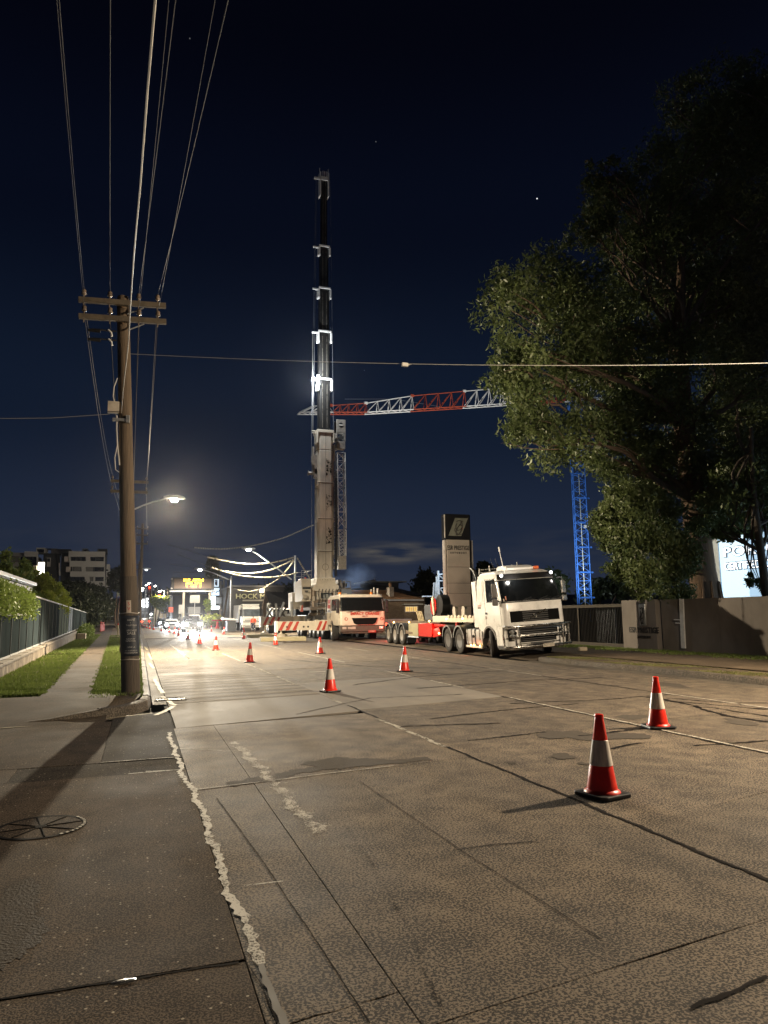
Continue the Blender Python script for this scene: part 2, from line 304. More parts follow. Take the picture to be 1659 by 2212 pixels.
CONE_R = mat('cone_red', (.95, .034, .014), .36, var=.26, scale=7); CONE_R.node_tree.nodes['Principled BSDF'].inputs['Subsurface Weight'].default_value = .35; CONE_R.node_tree.nodes['Principled BSDF'].inputs['Subsurface Radius'].default_value = (.12, .02, .01)
CONE_W = mat('cone_reflective_white', (.82, .76, .68), .30, var=.42, scale=9, stretch=(1, 1, .15))
LAMPG = glow('street_lamp_glow', (1, .90, .70), 60)
LAMPF = glow('far_lamp_glow', (1, .95, .85), 40)
HEADG = glow('headlamp_glow', (1, .98, .94), 400)
REDG = glow('red_signal_glow', (1, .03, .01), 14)
AMBG = glow('amber_marker_glow', (1, .62, .16), 14)
BULBW = glow('white_bulb_glow', (.92, .97, 1), 5)

# ------------------------------------------------------------------ ground and street
def zr(Y):                                    # the street runs level, then climbs a hill
    t = max(0.0, Y-150.0); return t*t/2400*.9 if t < 60 else (60*60/2400*.9+(t-60)*.045 if t < 380 else 60*60/2400*.9+320*.045)
def strip(name, x0, x1, ys, z, m, parent=None, kind=None):
    mb = MB(); fx0 = x0 if callable(x0) else (lambda y: x0); fx1 = x1 if callable(x1) else (lambda y: x1)
    vs = []
    for y in ys: vs += [(fx0(y), y, zr(y)+z), (fx1(y), y, zr(y)+z)]
    mb.add(vs, [(2*i, 2*i+1, 2*i+3, 2*i+2) for i in range(len(ys)-1)])
    o = mb.obj(name, m, parent)
    if kind: o['kind'] = kind
    return o
GROUND = mat('ground_soil', (.045, .042, .025), .95, var=.5, scale=.4)
mb = MB(); ys = [-60, 140]+list(range(160, 560, 20))+[600, 1200, 2600]; xs = [-2000, -300, -60, 60, 300, 2000]
mb.add([(x, y, zr(y)-.14) for y in ys for x in xs], [(j*6+i, j*6+i+1, (j+1)*6+i+1, (j+1)*6+i) for j in range(len(ys)-1) for i in range(5)])
tag(mb.obj('ground', GROUND), kind='structure')
road = strip('road', .50, 13.0, [-12, 60, 140]+list(range(150, 560, 15)), -.03, SEAL); road['kind'] = 'structure'
strip('road_surface', .5, 13.0, [62.0, 100, 140]+list(range(150, 560, 15)), 0, K_FAR, road)
def slab(xa, xb, ya, yb, m, parent, k=.2, gap=.008, z=0.0, name='slab', yaB=None, ybB=None, jag=0):
    gap *= .35; x0, x1 = xa+gap, xb-gap
    f = lambda x, y, g, kk: y+kk*(x-xa)+g
    a0, a1 = f(x0, ya, gap, k), (f(x1, ya, gap, k) if yaB is None else yaB)
    b0, b1 = f(x0, yb, -gap, k), (f(x1, yb, -gap, k) if ybB is None else ybB)
    mb = MB(); e = .003; dz = rnd.uniform(-.002, .002)+z
    nn = 6; top = []
    for i in range(nn+1):
        t = i/nn; top.append((x0+(x1-x0)*t, a0+(a1-a0)*t+(rnd.uniform(-jag, jag) if 0 < i < nn else 0)))
    for i in range(nn+1):
        t = 1-i/nn; top.append((x0+(x1-x0)*t, b0+(b1-b0)*t+(rnd.uniform(-jag, jag) if 0 < i < nn else 0)))
    n = len(top); cx = sum(p[0] for p in top)/n; cy = sum(p[1] for p in top)/n
    ins = [(p[0]+(e if p[0] < cx else -e), p[1]+(e if p[1] < cy else -e)) for p in top]
    vs = [(p[0], p[1], dz-.028) for p in top]+[(p[0], p[1], dz-e) for p in top]+[(p[0], p[1], dz) for p in ins]
    fs = [(i, (i+1) % n, n+(i+1) % n, n+i) for i in range(n)]+[(n+i, n+(i+1) % n, 2*n+(i+1) % n, 2*n+i) for i in range(n)]+[tuple(range(2*n, 3*n))]
    return mb.add(vs, fs).obj(name, m, parent)
LX = [.545, 1.12, 3.65, 6.88, 10.0, 12.55]
lanes = [(.535, 1.12, [-3, 3.1, 7.3, 11.4], .16), (1.12, 3.65, [-3, 2.9, 7.39, 11.5], .16), (3.65, 6.88, [-3, 1.2, 4.9, 8.4, 12.3], .25),
         (6.88, 10.0, [-2, 2.2, 5.6, 9.2, 12.6, 16.2, 20.4, 24.8, 29.4, 34, 39, 44, 49, 54, 59], .2), (10.0, 12.55, [-2, 2, 5.9, 9.9, 13.6, 17.2, 21.4, 25.8, 30.4, 35, 40, 45, 50, 55, 60], .2)]
for xa, xb, yl, k in lanes:
    for a, b in zip(yl[:-1], yl[1:]): slab(xa, xb, a, b, K_ROAD, road, k, .005, jag=.01)
slab(.57, 3.65, 11.42, 14.6, K_PATCH, road, .25, .008, ybB=15.1)
slab(3.65, 6.88, 12.32, 17.8, K_PATCH, road, .25, .008, ybB=18.4)
slab(.57, 3.65, 14.62, 21.6, K_RIB, road, .16, .008, ybB=22.1)
for xa, xb in ((.57, 3.65), (3.65, 6.88)):
    y0 = 21.6 if xa < 1 else 17.82
    for y1 in ((26, 30.5, 35, 40, 45, 50, 55, 60.5) if xa < 1 else (22.4, 27, 31.5, 36, 41, 46, 51, 56, 60.8)):
        slab(xa, xb, y0, y1, K_ROAD, road, .16, .010, jag=.01); y0 = y1
strip('gutter', 12.56, 12.99, [-12, 22.4], .0, K_KERB, road)
strip('gutter', .30, .555, [14.6, 60, 140], -.002, K_KERB, road)

def blob(name, c, rx, ry, m, parent, z=.0045, n=110, jag=.34, rot=0):
    pr = []; ph = [rnd.uniform(0, 6.28) for _ in range(5)]
    for i in range(n):
        t = 2*math.pi*i/n; k = 1+jag*sum(math.sin((j+2)*t+ph[j])/(j+1.2) for j in range(5))*.7+.10*math.sin(11*t+ph[0])*math.sin(7*t+ph[1])+rnd.uniform(-.06, .06)
        x, y = rx*k*math.cos(t), ry*k*math.sin(t); pr.append((c[0]+x*math.cos(rot)-y*math.sin(rot), c[1]+x*math.sin(rot)+y*math.cos(rot), z))
    return MB().add(pr+[(c[0], c[1], z)], [(i, (i+1) % n, n) for i in range(n)]).obj(name, m, parent)
# thin marks and crack seals lying on the road, each a ragged strip
def ragged(name, pts, wid, m, parent, z=.004, step=.12, jit=.35, wmin=.15):
    step = min(step, .05) if pts[0][1] < 14 else step
    pts = [Vector((p[0], p[1], 0)) for p in pts]; out = []
    for a, b in zip(pts[:-1], pts[1:]):
        n = max(1, int((b-a).length/step)); out += [a.lerp(b, i/n) for i in range(n)]
    out.append(pts[-1]); vs = []; ph = rnd.uniform(0, 9)
    for i, p in enumerate(out):
        d = (out[min(i+1, len(out)-1)]-out[max(0, i-1)]).normalized(); q = Vector((-d.y, d.x, 0))
        s0 = p.x*2.1+p.y*3.3
        for sg in (1, -1):
            k = 1+jit*(.9*math.sin(s0*5.3+sg+ph)*math.sin(s0*2.1+ph)+.5*math.sin(s0*17+sg*2+ph)+rnd.uniform(-.35, .35)); c = p+q*(sg*wid*.5*max(wmin, k)+wid*.35*math.sin(s0*1.7+ph)*jit)
            vs.append((c.x, c.y, zr(c.y)+z))
    return MB().add(vs, [(2*i, 2*i+1, 2*i+3, 2*i+2) for i in range(len(out)-1)]).obj(name, m, parent)
LINEW = worn('old_white_sealant', (.58, .56, .50), .54, 60)
MARKW = worn('white_road_paint', (.50, .47, .40), .46, 34)
MARKY = mat('yellow_road_paint', (.36, .30, .16), .7, var=.4, scale=9)
TAR = None
TARP = mat('old_asphalt_patch', (.080, .068, .055), .9, spec=.15, var=.3, scale=18, bump=.6, bscale=60)
TAR = worn('bitumen_crack_seal', (.010, .008, .007), .74, 70, .9)
def G(*p): return [tuple(gp(x, y)[:2]) for x, y in p]
ragged('sealant_line', G((363, 1583), (385, 1640), (398, 1685), (420, 1712), (447, 1780), (478, 1880), (515, 1975), (545, 2035), (563, 2085)), .050, LINEW, road, .006, .05, .75)
ragged('sealant_line', G((563, 2085), (590, 2150), (612, 2212), (650, 2290)), .03, mat('grey_sealant', (.14, .13, .11), .7), road, .006, .05, .45)
ragged('sealant_line', G((425, 1706), (560, 1690), (700, 1672), (850, 1655)), .016, LINEW, road, .005, .08, .5)
ragged('sealant_line', G((315, 1667), (388, 1664)), .025, LINEW, road, .005, .08, .5)
ragged('sealant_line', G((388, 1618), (480, 1622)), .02, LINEW, road, .005, .08, .5)
ragged('sealant_line', G((527, 1915), (612, 1905)), .012, LINEW, road, .005, .05, .5)
for a, b in (((1090, 1507), (1360, 1566)), ((1360, 1566), (1450, 1588)), ((1450, 1588), (1659, 1634))):
    (xa, ya), (xb, yb) = G(a, b); ragged('lane_line', [(6.885, ya), (6.885, yb)], .055, MARKW, road, .005, .15, .25)
    ragged('crack_seal', [(6.84, ya+.2), (6.84, yb)], .055, TAR, road, .0045, .12, .5)
for a, b in ((15.0, 17.0), (18.5, 20.5), (25, 33), (37, 45), (49, 57), (61, 69), (73, 81)): ragged('lane_line', [(6.9, a), (6.9, b)], .075, MARKW, road, .005, .25, .2)
for a, b in ((8.5, 11.2), (13.4, 13.9), (17.4, 20.0), (21.0, 26.0), (27.5, 34), (36, 43), (46, 54), (58, 68)): ragged('lane_line', [(3.62, a), (3.62, b)], .07, MARKW, road, .005, .25, .35)
for a, b in ((9.2, 12.6), (17.0, 20.0), (24, 28), (32, 36), (40, 44)): ragged('lane_line', [(10.02, a), (10.02, b)], .06, MARKW, road, .005, .25, .25)
ragged('crack_seal', [(3.63, 1.5), (3.66, 6), (3.63, 10), (3.66, 13)], .036, TAR, road, .0045, .12, .6)
ragged('crack_seal', [(10.0, 4), (9.98, 14), (10.01, 24)], .06, TAR, road, .0045, .2, .5)
for pl, wd in ((G((1659, 1560), (1560, 1545), (1480, 1520), (1400, 1506)), .06), (G((1659, 1533), (1520, 1521), (1400, 1512)), .05), (G((1659, 1548), (1545, 1530), (1490, 1527)), .04), (G((1659, 1519), (1570, 1519), (1440, 1508)), .05),
               (G((1385, 1605), (1340, 1612), (1300, 1623)), .035), (G((1400, 1572), (1345, 1580), (1250, 1590)), .045), (G((850, 1570), (1000, 1565), (1080, 1562)), .04),
               (G((930, 1553), (1080, 1535), (1250, 1520)), .035), (G((640, 1543), (800, 1508), (1000, 1500)), .02), (G((1010, 1600), (1180, 1582)), .03), (G((1659, 1600), (1500, 1612)), .035),
               (G((1100, 1520), (1300, 1512), (1450, 1500)), .04), (G((900, 1487), (1150, 1470), (1300, 1464)), .05), (G((620, 1425), (800, 1440), (1000, 1444)), .06), (G((760, 1480), (900, 1462), (1100, 1448)), .05)):
    ragged('crack_seal', pl, wd*1.5, TAR, road, .0045, .1, .8)
ragged('crack_seal', G((740, 1775), (810, 1880), (860, 1960), (900, 2050), (960, 2190)), .022, worn('broken_tar', (.012, .010, .008), .30, 55), road, .005, .05, .9)
ragged('crack_seal', G((1490, 2178), (1560, 2150), (1620, 2128), (1659, 2110)), .022, TAR, road, .0045, .05, .9)
ragged('crack_seal', G((980, 1838), (1060, 1826), (1160, 1818)), .014, TAR, road, .0045, .05, .6)
ragged('crack_seal', G((530, 2080), (565, 2130), (600, 2212)), .006, TAR, road, .0045, .05, .9)
ragged('crack_seal', G((468, 1724), (560, 1850), (700, 2060), (800, 2212)), .007, TAR, road, .0045, .1, .6)
ragged('crack_seal', G((780, 1690), (1000, 1840), (1300, 2030)), .006, TAR, road, .0045, .1, .6)
WP = worn('worn_white_paint', (.55, .52, .46), .34, 60)
ragged('worn_marking', G((500, 1600), (545, 1645), (600, 1705), (680, 1790), (735, 1855)), .32, worn('worn_white_flecks', (.52, .49, .43), .20, 75), road, .005, .1, .3); ragged('worn_marking', G((505, 1603), (550, 1648), (605, 1708), (690, 1800)), .10, worn('worn_white_core', (.55, .52, .46), .40, 65), road, .006, .1, .6)
ragged('worn_marking', G((545, 1552), (440, 1520), (380, 1500)), .10, worn('worn_white_paint_faint', (.40, .37, .32), .22, 55), road, .005, .1, .3)
ragged('worn_marking', G((668, 1452), (706, 1451)), .16, MARKW, road, .005, .1, .1); ragged('worn_marking', G((640, 1480), (700, 1455)), .7, worn('worn_arrow', (.45, .42, .36), .28, 26), road, .005, .1, .2)
ragged('worn_marking', G((268, 1390), (290, 1413)), .1, MARKW, road, .005)
for pl in (G((368, 1393), (410, 1424)), G((398, 1414), (412, 1425)), G((400, 1424), (435, 1422)), G((385, 1410), (415, 1407))): ragged('bay_marking', pl, .09, MARKW, road, .005, .2, .2)
for pl in (G((333, 1467), (352, 1498)), G((352, 1505), (377, 1524)), G((377, 1526), (338, 1545)), G((312, 1397), (318, 1404)), G((320, 1412), (328, 1425)), G((322, 1432), (332, 1444))): ragged('edge_marking', pl, .09, MARKY, road, .005, .1, .2)
for x, y, rx, ry in ((1225, 1588, .33, .42), (1345, 1590, .30, .32), (1215, 1634, .15, .15), (1368, 1549, .26, .28), (1260, 1650, .05, .08), (1105, 1648, .05, .06), (745, 1648, .36, .34), (1600, 1560, .22, .3), (1450, 1480, .3, .5)):
    blob('tar_patch', gp(x, y)[:2], rx, ry, TARP, road, .0042, rot=-.2)
ragged('tar_patch', G((490, 1693), (600, 1680), (700, 1655), (800, 1650), (930, 1640)), .20, TARP, road, .0041, .08, .5)

# ---- side street mouth and vehicle crossing on the left
side = strip('side_street', -14.0, .50, [-12, 12.62], -.03, SEAL); side['kind'] = 'structure'
slab(-14, .535, -12, 3.71, K_ROADS, side, -.003, .010, ybB=3.70); slab(-14, .535, 3.72, 8.30, K_ROADS, side, 0, .010, jag=.0)
ragged('sealant_line', [(-.35, 9.06), (.52, 9.07)], .02, LINEW, side, .006, .05, .5); ragged('sealant_line', [(-.05, 8.31), (.52, 8.32)], .022, LINEW, side, .006, .05, .5)
slab(-14, -1.2, 8.32, 9.05, K_ROADS, side, 0, .006); slab(-1.2, .535, 8.32, 9.05, K_ASPH, side, 0, .006, z=-.003); slab(-14, -.35, 9.07, 12.6, K_ROADS, side, 0, .008); slab(-.35, .535, 9.07, 12.9, K_ASPH, side, 0, .006, ybB=13.6)
ragged('edge_marking', G((-60, 1578), (0, 1574), (150, 1562), (260, 1549), (330, 1541)), .05, MARKY, side, .006, .1, .35)
ragged('crack_seal', [(-9, 3.715), (-.5, 3.71), (.5, 3.70)], .016, TAR, side, .004, .06, .7)
blob('tar_patch', (-.62, 4.55), .22, .5, TARP, side, .004)

def LV(y): return -.028*(y-15)            # the left footpath bears away from the street
def sheet(name, rows, m, parent=None, kind=None):
    n = len(rows[0]); mb = MB(); mb.add([p for r in rows for p in r], [(j*n+i, j*n+i+1, (j+1)*n+i+1, (j+1)*n+i) for j in range(len(rows)-1) for i in range(n-1)])
    o = mb.obj(name, m, parent, smooth=40)
    if kind: o['kind'] = kind
    return o
VY = [15.6, 18, 22, 30, 45, 70, 100, 140, 180, 240]
vl = sheet('verge_left', [[(x+LV(y), y, zr(y)+z) for x, z in ((-60, .45), (-3.2, .13), (-1.74, .12), (-.8, .12), (.11-LV(y), .125))] for y in VY], K_VERGE, None, 'structure')
fp = strip('footpath_left', lambda y: -1.73+LV(y), lambda y: -.82+LV(y), VY, .126, SEAL); fp['kind'] = 'structure'
y = 15.6
while y < 75:
    y2 = y+(1.5 if y < 40 else 3.0)
    a, b = LV(y), LV(y2); g_ = .008
    MB().add([(-1.72+a+rnd.uniform(-.02, .02), y+g_, .150), (-.83+a+rnd.uniform(-.02, .02), y+g_, .150), (-.83+b, y2-g_, .150), (-1.72+b, y2-g_, .150),
              (-1.72+a, y+g_, .11), (-.83+a, y+g_, .11), (-.83+b, y2-g_, .11), (-1.72+b, y2-g_, .11)], [(0, 1, 2, 3), (4, 5, 1, 0), (5, 6, 2, 1), (6, 7, 3, 2), (7, 4, 0, 3)]).obj('slab', K_PATH, fp); y = y2
strip('path_surface', lambda y: -1.72+LV(y), lambda y: -.83+LV(y), [y, 100, 140, 180, 240], .15, K_PATH, fp)
# ramp from the path down to the side street
rows = []
for j in range(9):
    t = j/8; yy = 12.62+t*2.98
    rows.append([(x, yy-(.35*(1-t) if x < -1 else 0)+(0.0), .0+.15*min(1, (t*1.15)**.9)-(.02 if j == 0 else 0)) for x in (-14, -6, -3.2, -1.74, -1.2, -.62, -.45)])
ramp = sheet('vehicle_crossing', rows, K_PATH, None, 'structure')
rows = []
for j in range(7):                       # nose of ground round the pole foot
    t = j/6; yy = 13.3+t*2.35
    xr = .11-.55*(1-t)**2.2
    rows.append([(x0, yy, .145*min(1, .25+t*1.1)+(.02*math.sin(yy*5+x0*9))+(.0)) for x0 in (-.47, -.25*1.0-.1, min(-.1, xr-.12), xr)])
sheet('verge_nose', rows, K_VERGE, vl)
def kerb_run(pts, parent, h=.15, wtop=.15, seg=1.2, m=K_KERB, side_=1, zf=lambda y: 0):
    for a, b in zip(pts[:-1], pts[1:]):
        a = Vector((a[0], a[1], 0)); b = Vector((b[0], b[1], 0)); L = (b-a).length; n = max(1, round(L/seg))
        for i in range(n):
            p, q = a.lerp(b, i/n), a.lerp(b, (i+1)/n); d = (q-p).normalized(); o = Vector((-d.y, d.x, 0))*side_; hs_ = [h, h] if not isinstance(h, tuple) else [h[0]+(h[1]-h[0])*i/n, h[0]+(h[1]-h[0])*(i+1)/n]
            p = p+d*.0025; q = q-d*.0025; dh = rnd.uniform(-.006, .006); pf = lambda hh: [(0, -.05), (.02, hh-.03), (.05, hh-.006), (.09, hh), (wtop, hh), (wtop, -.05)]
            vs = [(e+o*u+Vector((0, 0, zz+zf(e.y))))[:] for e, h_e in ((p, hs_[0]+dh), (q, hs_[1]+dh)) for u, zz in pf(h_e)]; k = 6
            MB().add(vs, [tuple(range(k))[::-1], tuple(range(k, 2*k))]+[(i2, (i2+1) % k, k+(i2+1) % k, k+i2) for i2 in range(k)]).obj('kerb_stone', m, parent, smooth=50)
kl = thing('kerb_left', None, None); kl['kind'] = 'structure'
kerb_run([(.28, 60), (.28, 30), (.28, 15.0)], kl, side_=-1)
kerb_run([(.28, 15.0), (.22, 14.3), (.02, 13.75), (-.22, 13.35), (-.5, 13.1)], kl, .14, .16, .8, side_=-1)
for i_, (h_, a_, b_) in enumerate((((.14, .11), (-.5, 13.1), (-.8, 12.93)), ((.11, .06), (-.8, 12.93), (-1.25, 12.76)), ((.06, .01), (-1.25, 12.76), (-2.0, 12.66)))): kerb_run([a_, b_], kl, h_, .16, .5, side_=-1)
strip('kerb_top', .12, .28, [60.1, 100, 150, 240], .15, K_KERB, kl)
kr = thing('kerb_right', None, None); kr['kind'] = 'structure'
kerb_run([(13.0, -6), (13.0, 22.2)], kr, .15, .15, 2.4, side_=-1)
RV = [-8, 4, 8, 12, 16, 20, 22.3]
rv = sheet('verge_right', [[(x, y, z) for x, z in ((13.14, .135), (13.6, .14), (14.3, .15), (16.6, .17), (18.9, .17), (60, .2))] for y in RV], K_VERGE, None, 'structure')
strip('footpath_right', 14.35, 16.7, RV, .178, concrete('brown_path', (.190, .140, .092), (.085, .062, .040), 16, .85, .01))['kind'] = 'structure'
K_APR = concrete('driveway_concrete', (.120, .095, .066), (.045, .035, .025), 14, .8, .02)
sheet('driveway', [[(x, y, z*min(1, .15+.5*max(0, y-22.3)+(0 if y > 22.4 else .85))) for x, z in ((12.9, .004), (13.2, .06), (14.0, .13), (16, .15), (20, .16))] for y in (22.3, 22.5, 24, 26, 34)], K_APR, None, 'structure')
sheet('apron', [[(x, y, z) for x, z in ((12.95, .003), (13.2, .05), (14.0, .10), (18.8, .12), (70, .2))] for y in (33.98, 45, 60, 80, 139)], K_FAR, None, 'structure')
sheet('far_land', [[(x, y, zr(y)+z) for x, z in ((13.02, .05), (30, .3), (120, 1.0), (400, 2))] for y in [139.2, 200, 300, 420, 540]], GROUND, None, 'structure')

def blades(name, pts, h, m, parent=None, wd=.012, lean=.5, kind='stuff'):
    pts = np.array(pts); n = len(pts); rs = np.random.RandomState(3)
    a = rs.rand(n)*6.283; hh = h*(.45+.8*rs.rand(n)); ln = lean*hh*rs.rand(n); b = a+rs.randn(n)*.8
    base = pts; wx, wy = np.cos(a)*wd, np.sin(a)*wd
    v = np.empty((n, 3, 3)); v[:, 0] = base+np.c_[wx, wy, np.zeros(n)]; v[:, 1] = base-np.c_[wx, wy, np.zeros(n)]; v[:, 2] = base+np.c_[np.cos(b)*ln, np.sin(b)*ln, hh]
    me = bpy.data.meshes.new(name); me.vertices.add(3*n); me.loops.add(3*n); me.polygons.add(n)
    me.vertices.foreach_set('co', v.ravel()); me.loops.foreach_set('vertex_index', np.arange(3*n, dtype=np.int32)); me.polygons.foreach_set('loop_start', np.arange(0, 3*n, 3, dtype=np.int32))
    me.materials.append(m); me.update(); me.validate(); o = link(name, me, parent); tag(o, kind=kind); return o
def scatter(n, fx0, fx1, y0, y1, zf, power=2.2, keep=None, seed=1):
    rs = np.random.RandomState(seed); out = []
    while len(out) < n:
        t = rs.rand()**power; y = y0+(y1-y0)*t; x = fx0(y)+(fx1(y)-fx0(y))*rs.rand()
        if keep and not keep(x, y, rs): continue
        out.append((x, y, zf(x, y)))
    return out
gl_ = blades('grass_left_strip', scatter(26000, lambda y: -3.2+LV(y), lambda y: -1.70+LV(y)+.05*math.sin(y*7), 15.9, 75, lambda x, y: .125, 2.0), .075, GRASSM, None, .016)
tag(gl_, 'bright green grass strip between the block retaining wall and the left footpath', 'grass')
gm = blades('grass_kerb_strip', scatter(26000, lambda y: -.85+LV(y)+.05*math.sin(y*5), lambda y: .13, 15.0, 70, lambda x, y: .12, 2.0, lambda x, y, rs: rs.rand() < min(1, max(0, (y-15.1)/2.0)*.9+.04)), .065, GRASSM, None, .015)
tag(gm, 'green grass between the left footpath and the kerb around the timber pole', 'grass')
gr = blades('grass_wall_foot', scatter(9000, lambda y: 17.3+.4*math.sin(y*2), lambda y: 18.75, 8, 29, lambda x, y: .165, 1.0, lambda x, y, rs: rs.rand() < (x-17.0)/1.7), .07, GRASSM, None, .016)
tag(gr, 'ragged green grass along the foot of the grey wall', 'grass')
gk = blades('grass_right_kerb', scatter(7000, lambda y: 13.2, lambda y: 14.5, 6, 22, lambda x, y: .14, 1.0, lambda x, y, rs: rs.rand() < .35+.6*math.sin(y*1.7+x*3)), .035, GRASSD, None, .012)
tag(gk, 'thin dry grass on the dirt behind the right kerb', 'grass')

# ================================================================== trees and hedges
def leaves_mesh(name, lobes, n, size, m, seed=1, shell=.45, cl=14, clr=.35, aspect=.42, jit=1.0, sub=0):
    rs = np.random.RandomState(seed); lob = np.array(lobes, float)
    if sub:                                   # each bough carries clumps of foliage with gaps between them
        k = np.repeat(np.arange(len(lob)), sub); d = rs.randn(len(k), 3); d /= np.linalg.norm(d, axis=1)[:, None]; q = lob[k]; rr = .30+.62*rs.rand(len(k))**.6
        f = (.26+.20*rs.rand(len(k)))[:, None]; lob = np.c_[q[:, :3]+d*q[:, 3:6]*rr[:, None], q[:, 3:6]*f*np.array([1, 1, .8])]
    vol = (lob[:, 3]*lob[:, 4]*lob[:, 5])**.70; pr = vol/vol.sum(); k = rs.choice(len(lob), n//cl, p=pr); L = lob[k]
    d = rs.randn(len(k), 3); d /= np.linalg.norm(d, axis=1)[:, None]; rad = shell+(1-shell)*rs.rand(len(k))**.7
    bump = 1+jit*(.22*np.sin(d[:, 0]*5+k*1.7)*np.sin(d[:, 2]*6+k)+.10*rs.randn(len(k)))
    c = L[:, :3]+d*L[:, 3:6]*(rad*bump)[:, None]
    c = np.repeat(c, cl, 0); mean_r = np.repeat(L[:, 3:6].mean(1), cl)
    c = c+rs.randn(len(c), 3)*(np.minimum(clr, mean_r*.3))[:, None]
    N_ = len(c); a = rs.randn(N_, 3); a[:, 2] -= .55; a /= np.linalg.norm(a, axis=1)[:, None]
    b = np.cross(a, rs.randn(N_, 3)); b /= np.linalg.norm(b, axis=1)[:, None]+1e-9
    s = size*(.6+.8*rs.rand(N_))[:, None]; nrm = np.cross(a, b)
    v = np.empty((N_, 4, 3)); v[:, 0] = c-a*s; v[:, 1] = c+b*s*aspect+nrm*s*.12; v[:, 2] = c+a*s; v[:, 3] = c-b*s*aspect+nrm*s*.12
    me = bpy.data.meshes.new(name); me.vertices.add(4*N_); me.loops.add(4*N_); me.polygons.add(N_)
    me.vertices.foreach_set('co', v.ravel()); me.loops.foreach_set('vertex_index', np.arange(4*N_, dtype=np.int32)); me.polygons.foreach_set('loop_start', np.arange(0, 4*N_, 4, dtype=np.int32))
    me.materials.append(m); me.update(); me.validate(); return me
def crown(parent, lobes, n, size, m, name='crown', kind=None, **k):
    o = link(name, leaves_mesh(name, lobes, n, size, m, **k), parent); tag(o, kind=kind); return o
def limb(mb, p0, p1, r0, r1, bend=.12, n=7, seg=7, seed=0):
    q = random.Random(seed); p0 = Vector(p0); p1 = Vector(p1); L = (p1-p0).length
    o1 = Vector((q.uniform(-1, 1), q.uniform(-1, 1), q.uniform(-.3, .6)))*L*bend; o2 = Vector((q.uniform(-1, 1), q.uniform(-1, 1), q.uniform(-.3, .3)))*L*bend*.5
    pts = [p0.lerp(p1, t)+o1*math.sin(math.pi*t)+o2*math.sin(2*math.pi*t) for t in [i/seg for i in range(seg+1)]]
    mb.path(pts, [r0+(r1-r0)*i/seg for i in range(seg+1)], n); return pts

# --- the big gum behind the wall
gum = thing('gum_tree', 'huge dark gum tree with a thick fibrous trunk rising behind the grey wall', 'tree')
TB = Vector((22.0, 24.0, 0.1))
mb = MB(); pts = [TB, TB+Vector((0, 0, 1.5)), TB+Vector((-.05, .1, 3.2)), TB+Vector((-.2, .1, 6)), TB+Vector((-.35, .2, 9.5)), TB+Vector((-.2, .3, 13)), TB+Vector((.2, .2, 17))]
mb.path(pts, [.78, .62, .54, .50, .42, .30, .14], 16)
for k in range(10):                       # buttress ridges of the fibrous bark
    t = k*.63; mb.path([TB+Vector((math.cos(t)*(.74-.07*j), math.sin(t)*(.74-.07*j), .02+j*.9)) for j in range(4)], [.13, .10, .07, .03], 5)
mb.obj('trunk', BARK, gum, smooth=60)
LOBPX = [(1110, 650, 85, 24), (1180, 605, 80, 25), (1250, 670, 100, 24), (1118, 815, 75, 23), (1100, 755, 55, 23.5), (1180, 850, 110, 24), (1140, 925, 62, 23.5), (1225, 950, 85, 24), (1295, 915, 90, 25),
         (1320, 430, 62, 26), (1300, 380, 42, 26), (1390, 410, 100, 26), (1290, 500, 60, 25), (1370, 545, 105, 26), (1500, 370, 130, 27), (1590, 280, 110, 27), (1560, 520, 150, 26), (1640, 400, 150, 27), (1345, 710, 120, 26), (1440, 790, 130, 25),
         (1560, 710, 150, 26), (1640, 640, 150, 25), (1600, 880, 130, 25), (1470, 940, 100, 25), (1385, 865, 100, 24), (1255, 800, 90, 25), (1480, 640, 110, 27), (1210, 740, 80, 23), (1630, 1010, 90, 24), (1545, 985, 70, 26), (1660, 800, 140, 25), (1700, 950, 120, 25), (1380, 965, 75, 24), (1440, 1035, 80, 24.5), (1335, 1000, 62, 24), (1590, 1110, 70, 23), (1515, 1030, 75, 25), (1545, 1120, 55, 23.5), (1430, 490, 90, 27), (1500, 210, 70, 27), (1620, 190, 80, 27)]
lobes = []
for x, y, r, Y in LOBPX:
    p = atY(x, y, Y); dpt = (p-EYE).dot(CF); rw = r*dpt/FPX; lobes.append((p.x, p.y, p.z, rw, rw*1.25, rw*.82))
crown(gum, lobes, 220000, .102, LEAF, seed=5, shell=.45, cl=14, clr=.20, aspect=.36, jit=.6, sub=16)
mb = MB(); forks = [(pts[3], .28), (pts[4], .22), (pts[4], .2), (pts[5], .17), (pts[3], .24), (pts[5], .15)]
for i, lb in enumerate(lobes):
    c = Vector(lb[:3]); a, r0 = min(((pts[j]+Vector((0, 0, 0)), (.20, .17, .14)[j-3]) for j in (3, 4, 5)), key=lambda q: (q[0]-c-Vector((0, 0, -lb[5]-1.5))).length)
    e = limb(mb, a, c, r0*.8, .03, .16, 6, 8, i)
    for s in range(5):
        rr = random.Random(i*9+s); limb(mb, e[3+s % 5], c+Vector((rr.uniform(-1, 1)*lb[3]*.8, rr.uniform(-1, 1)*lb[4]*.7, rr.uniform(-.7, .7)*lb[5])), .045, .008, .15, 4, 5, i*11+s)
mb.obj('limbs', mat('gum_branch', (.13, .09, .06), .85, var=.4, scale=3, bump=.4), gum, smooth=60)
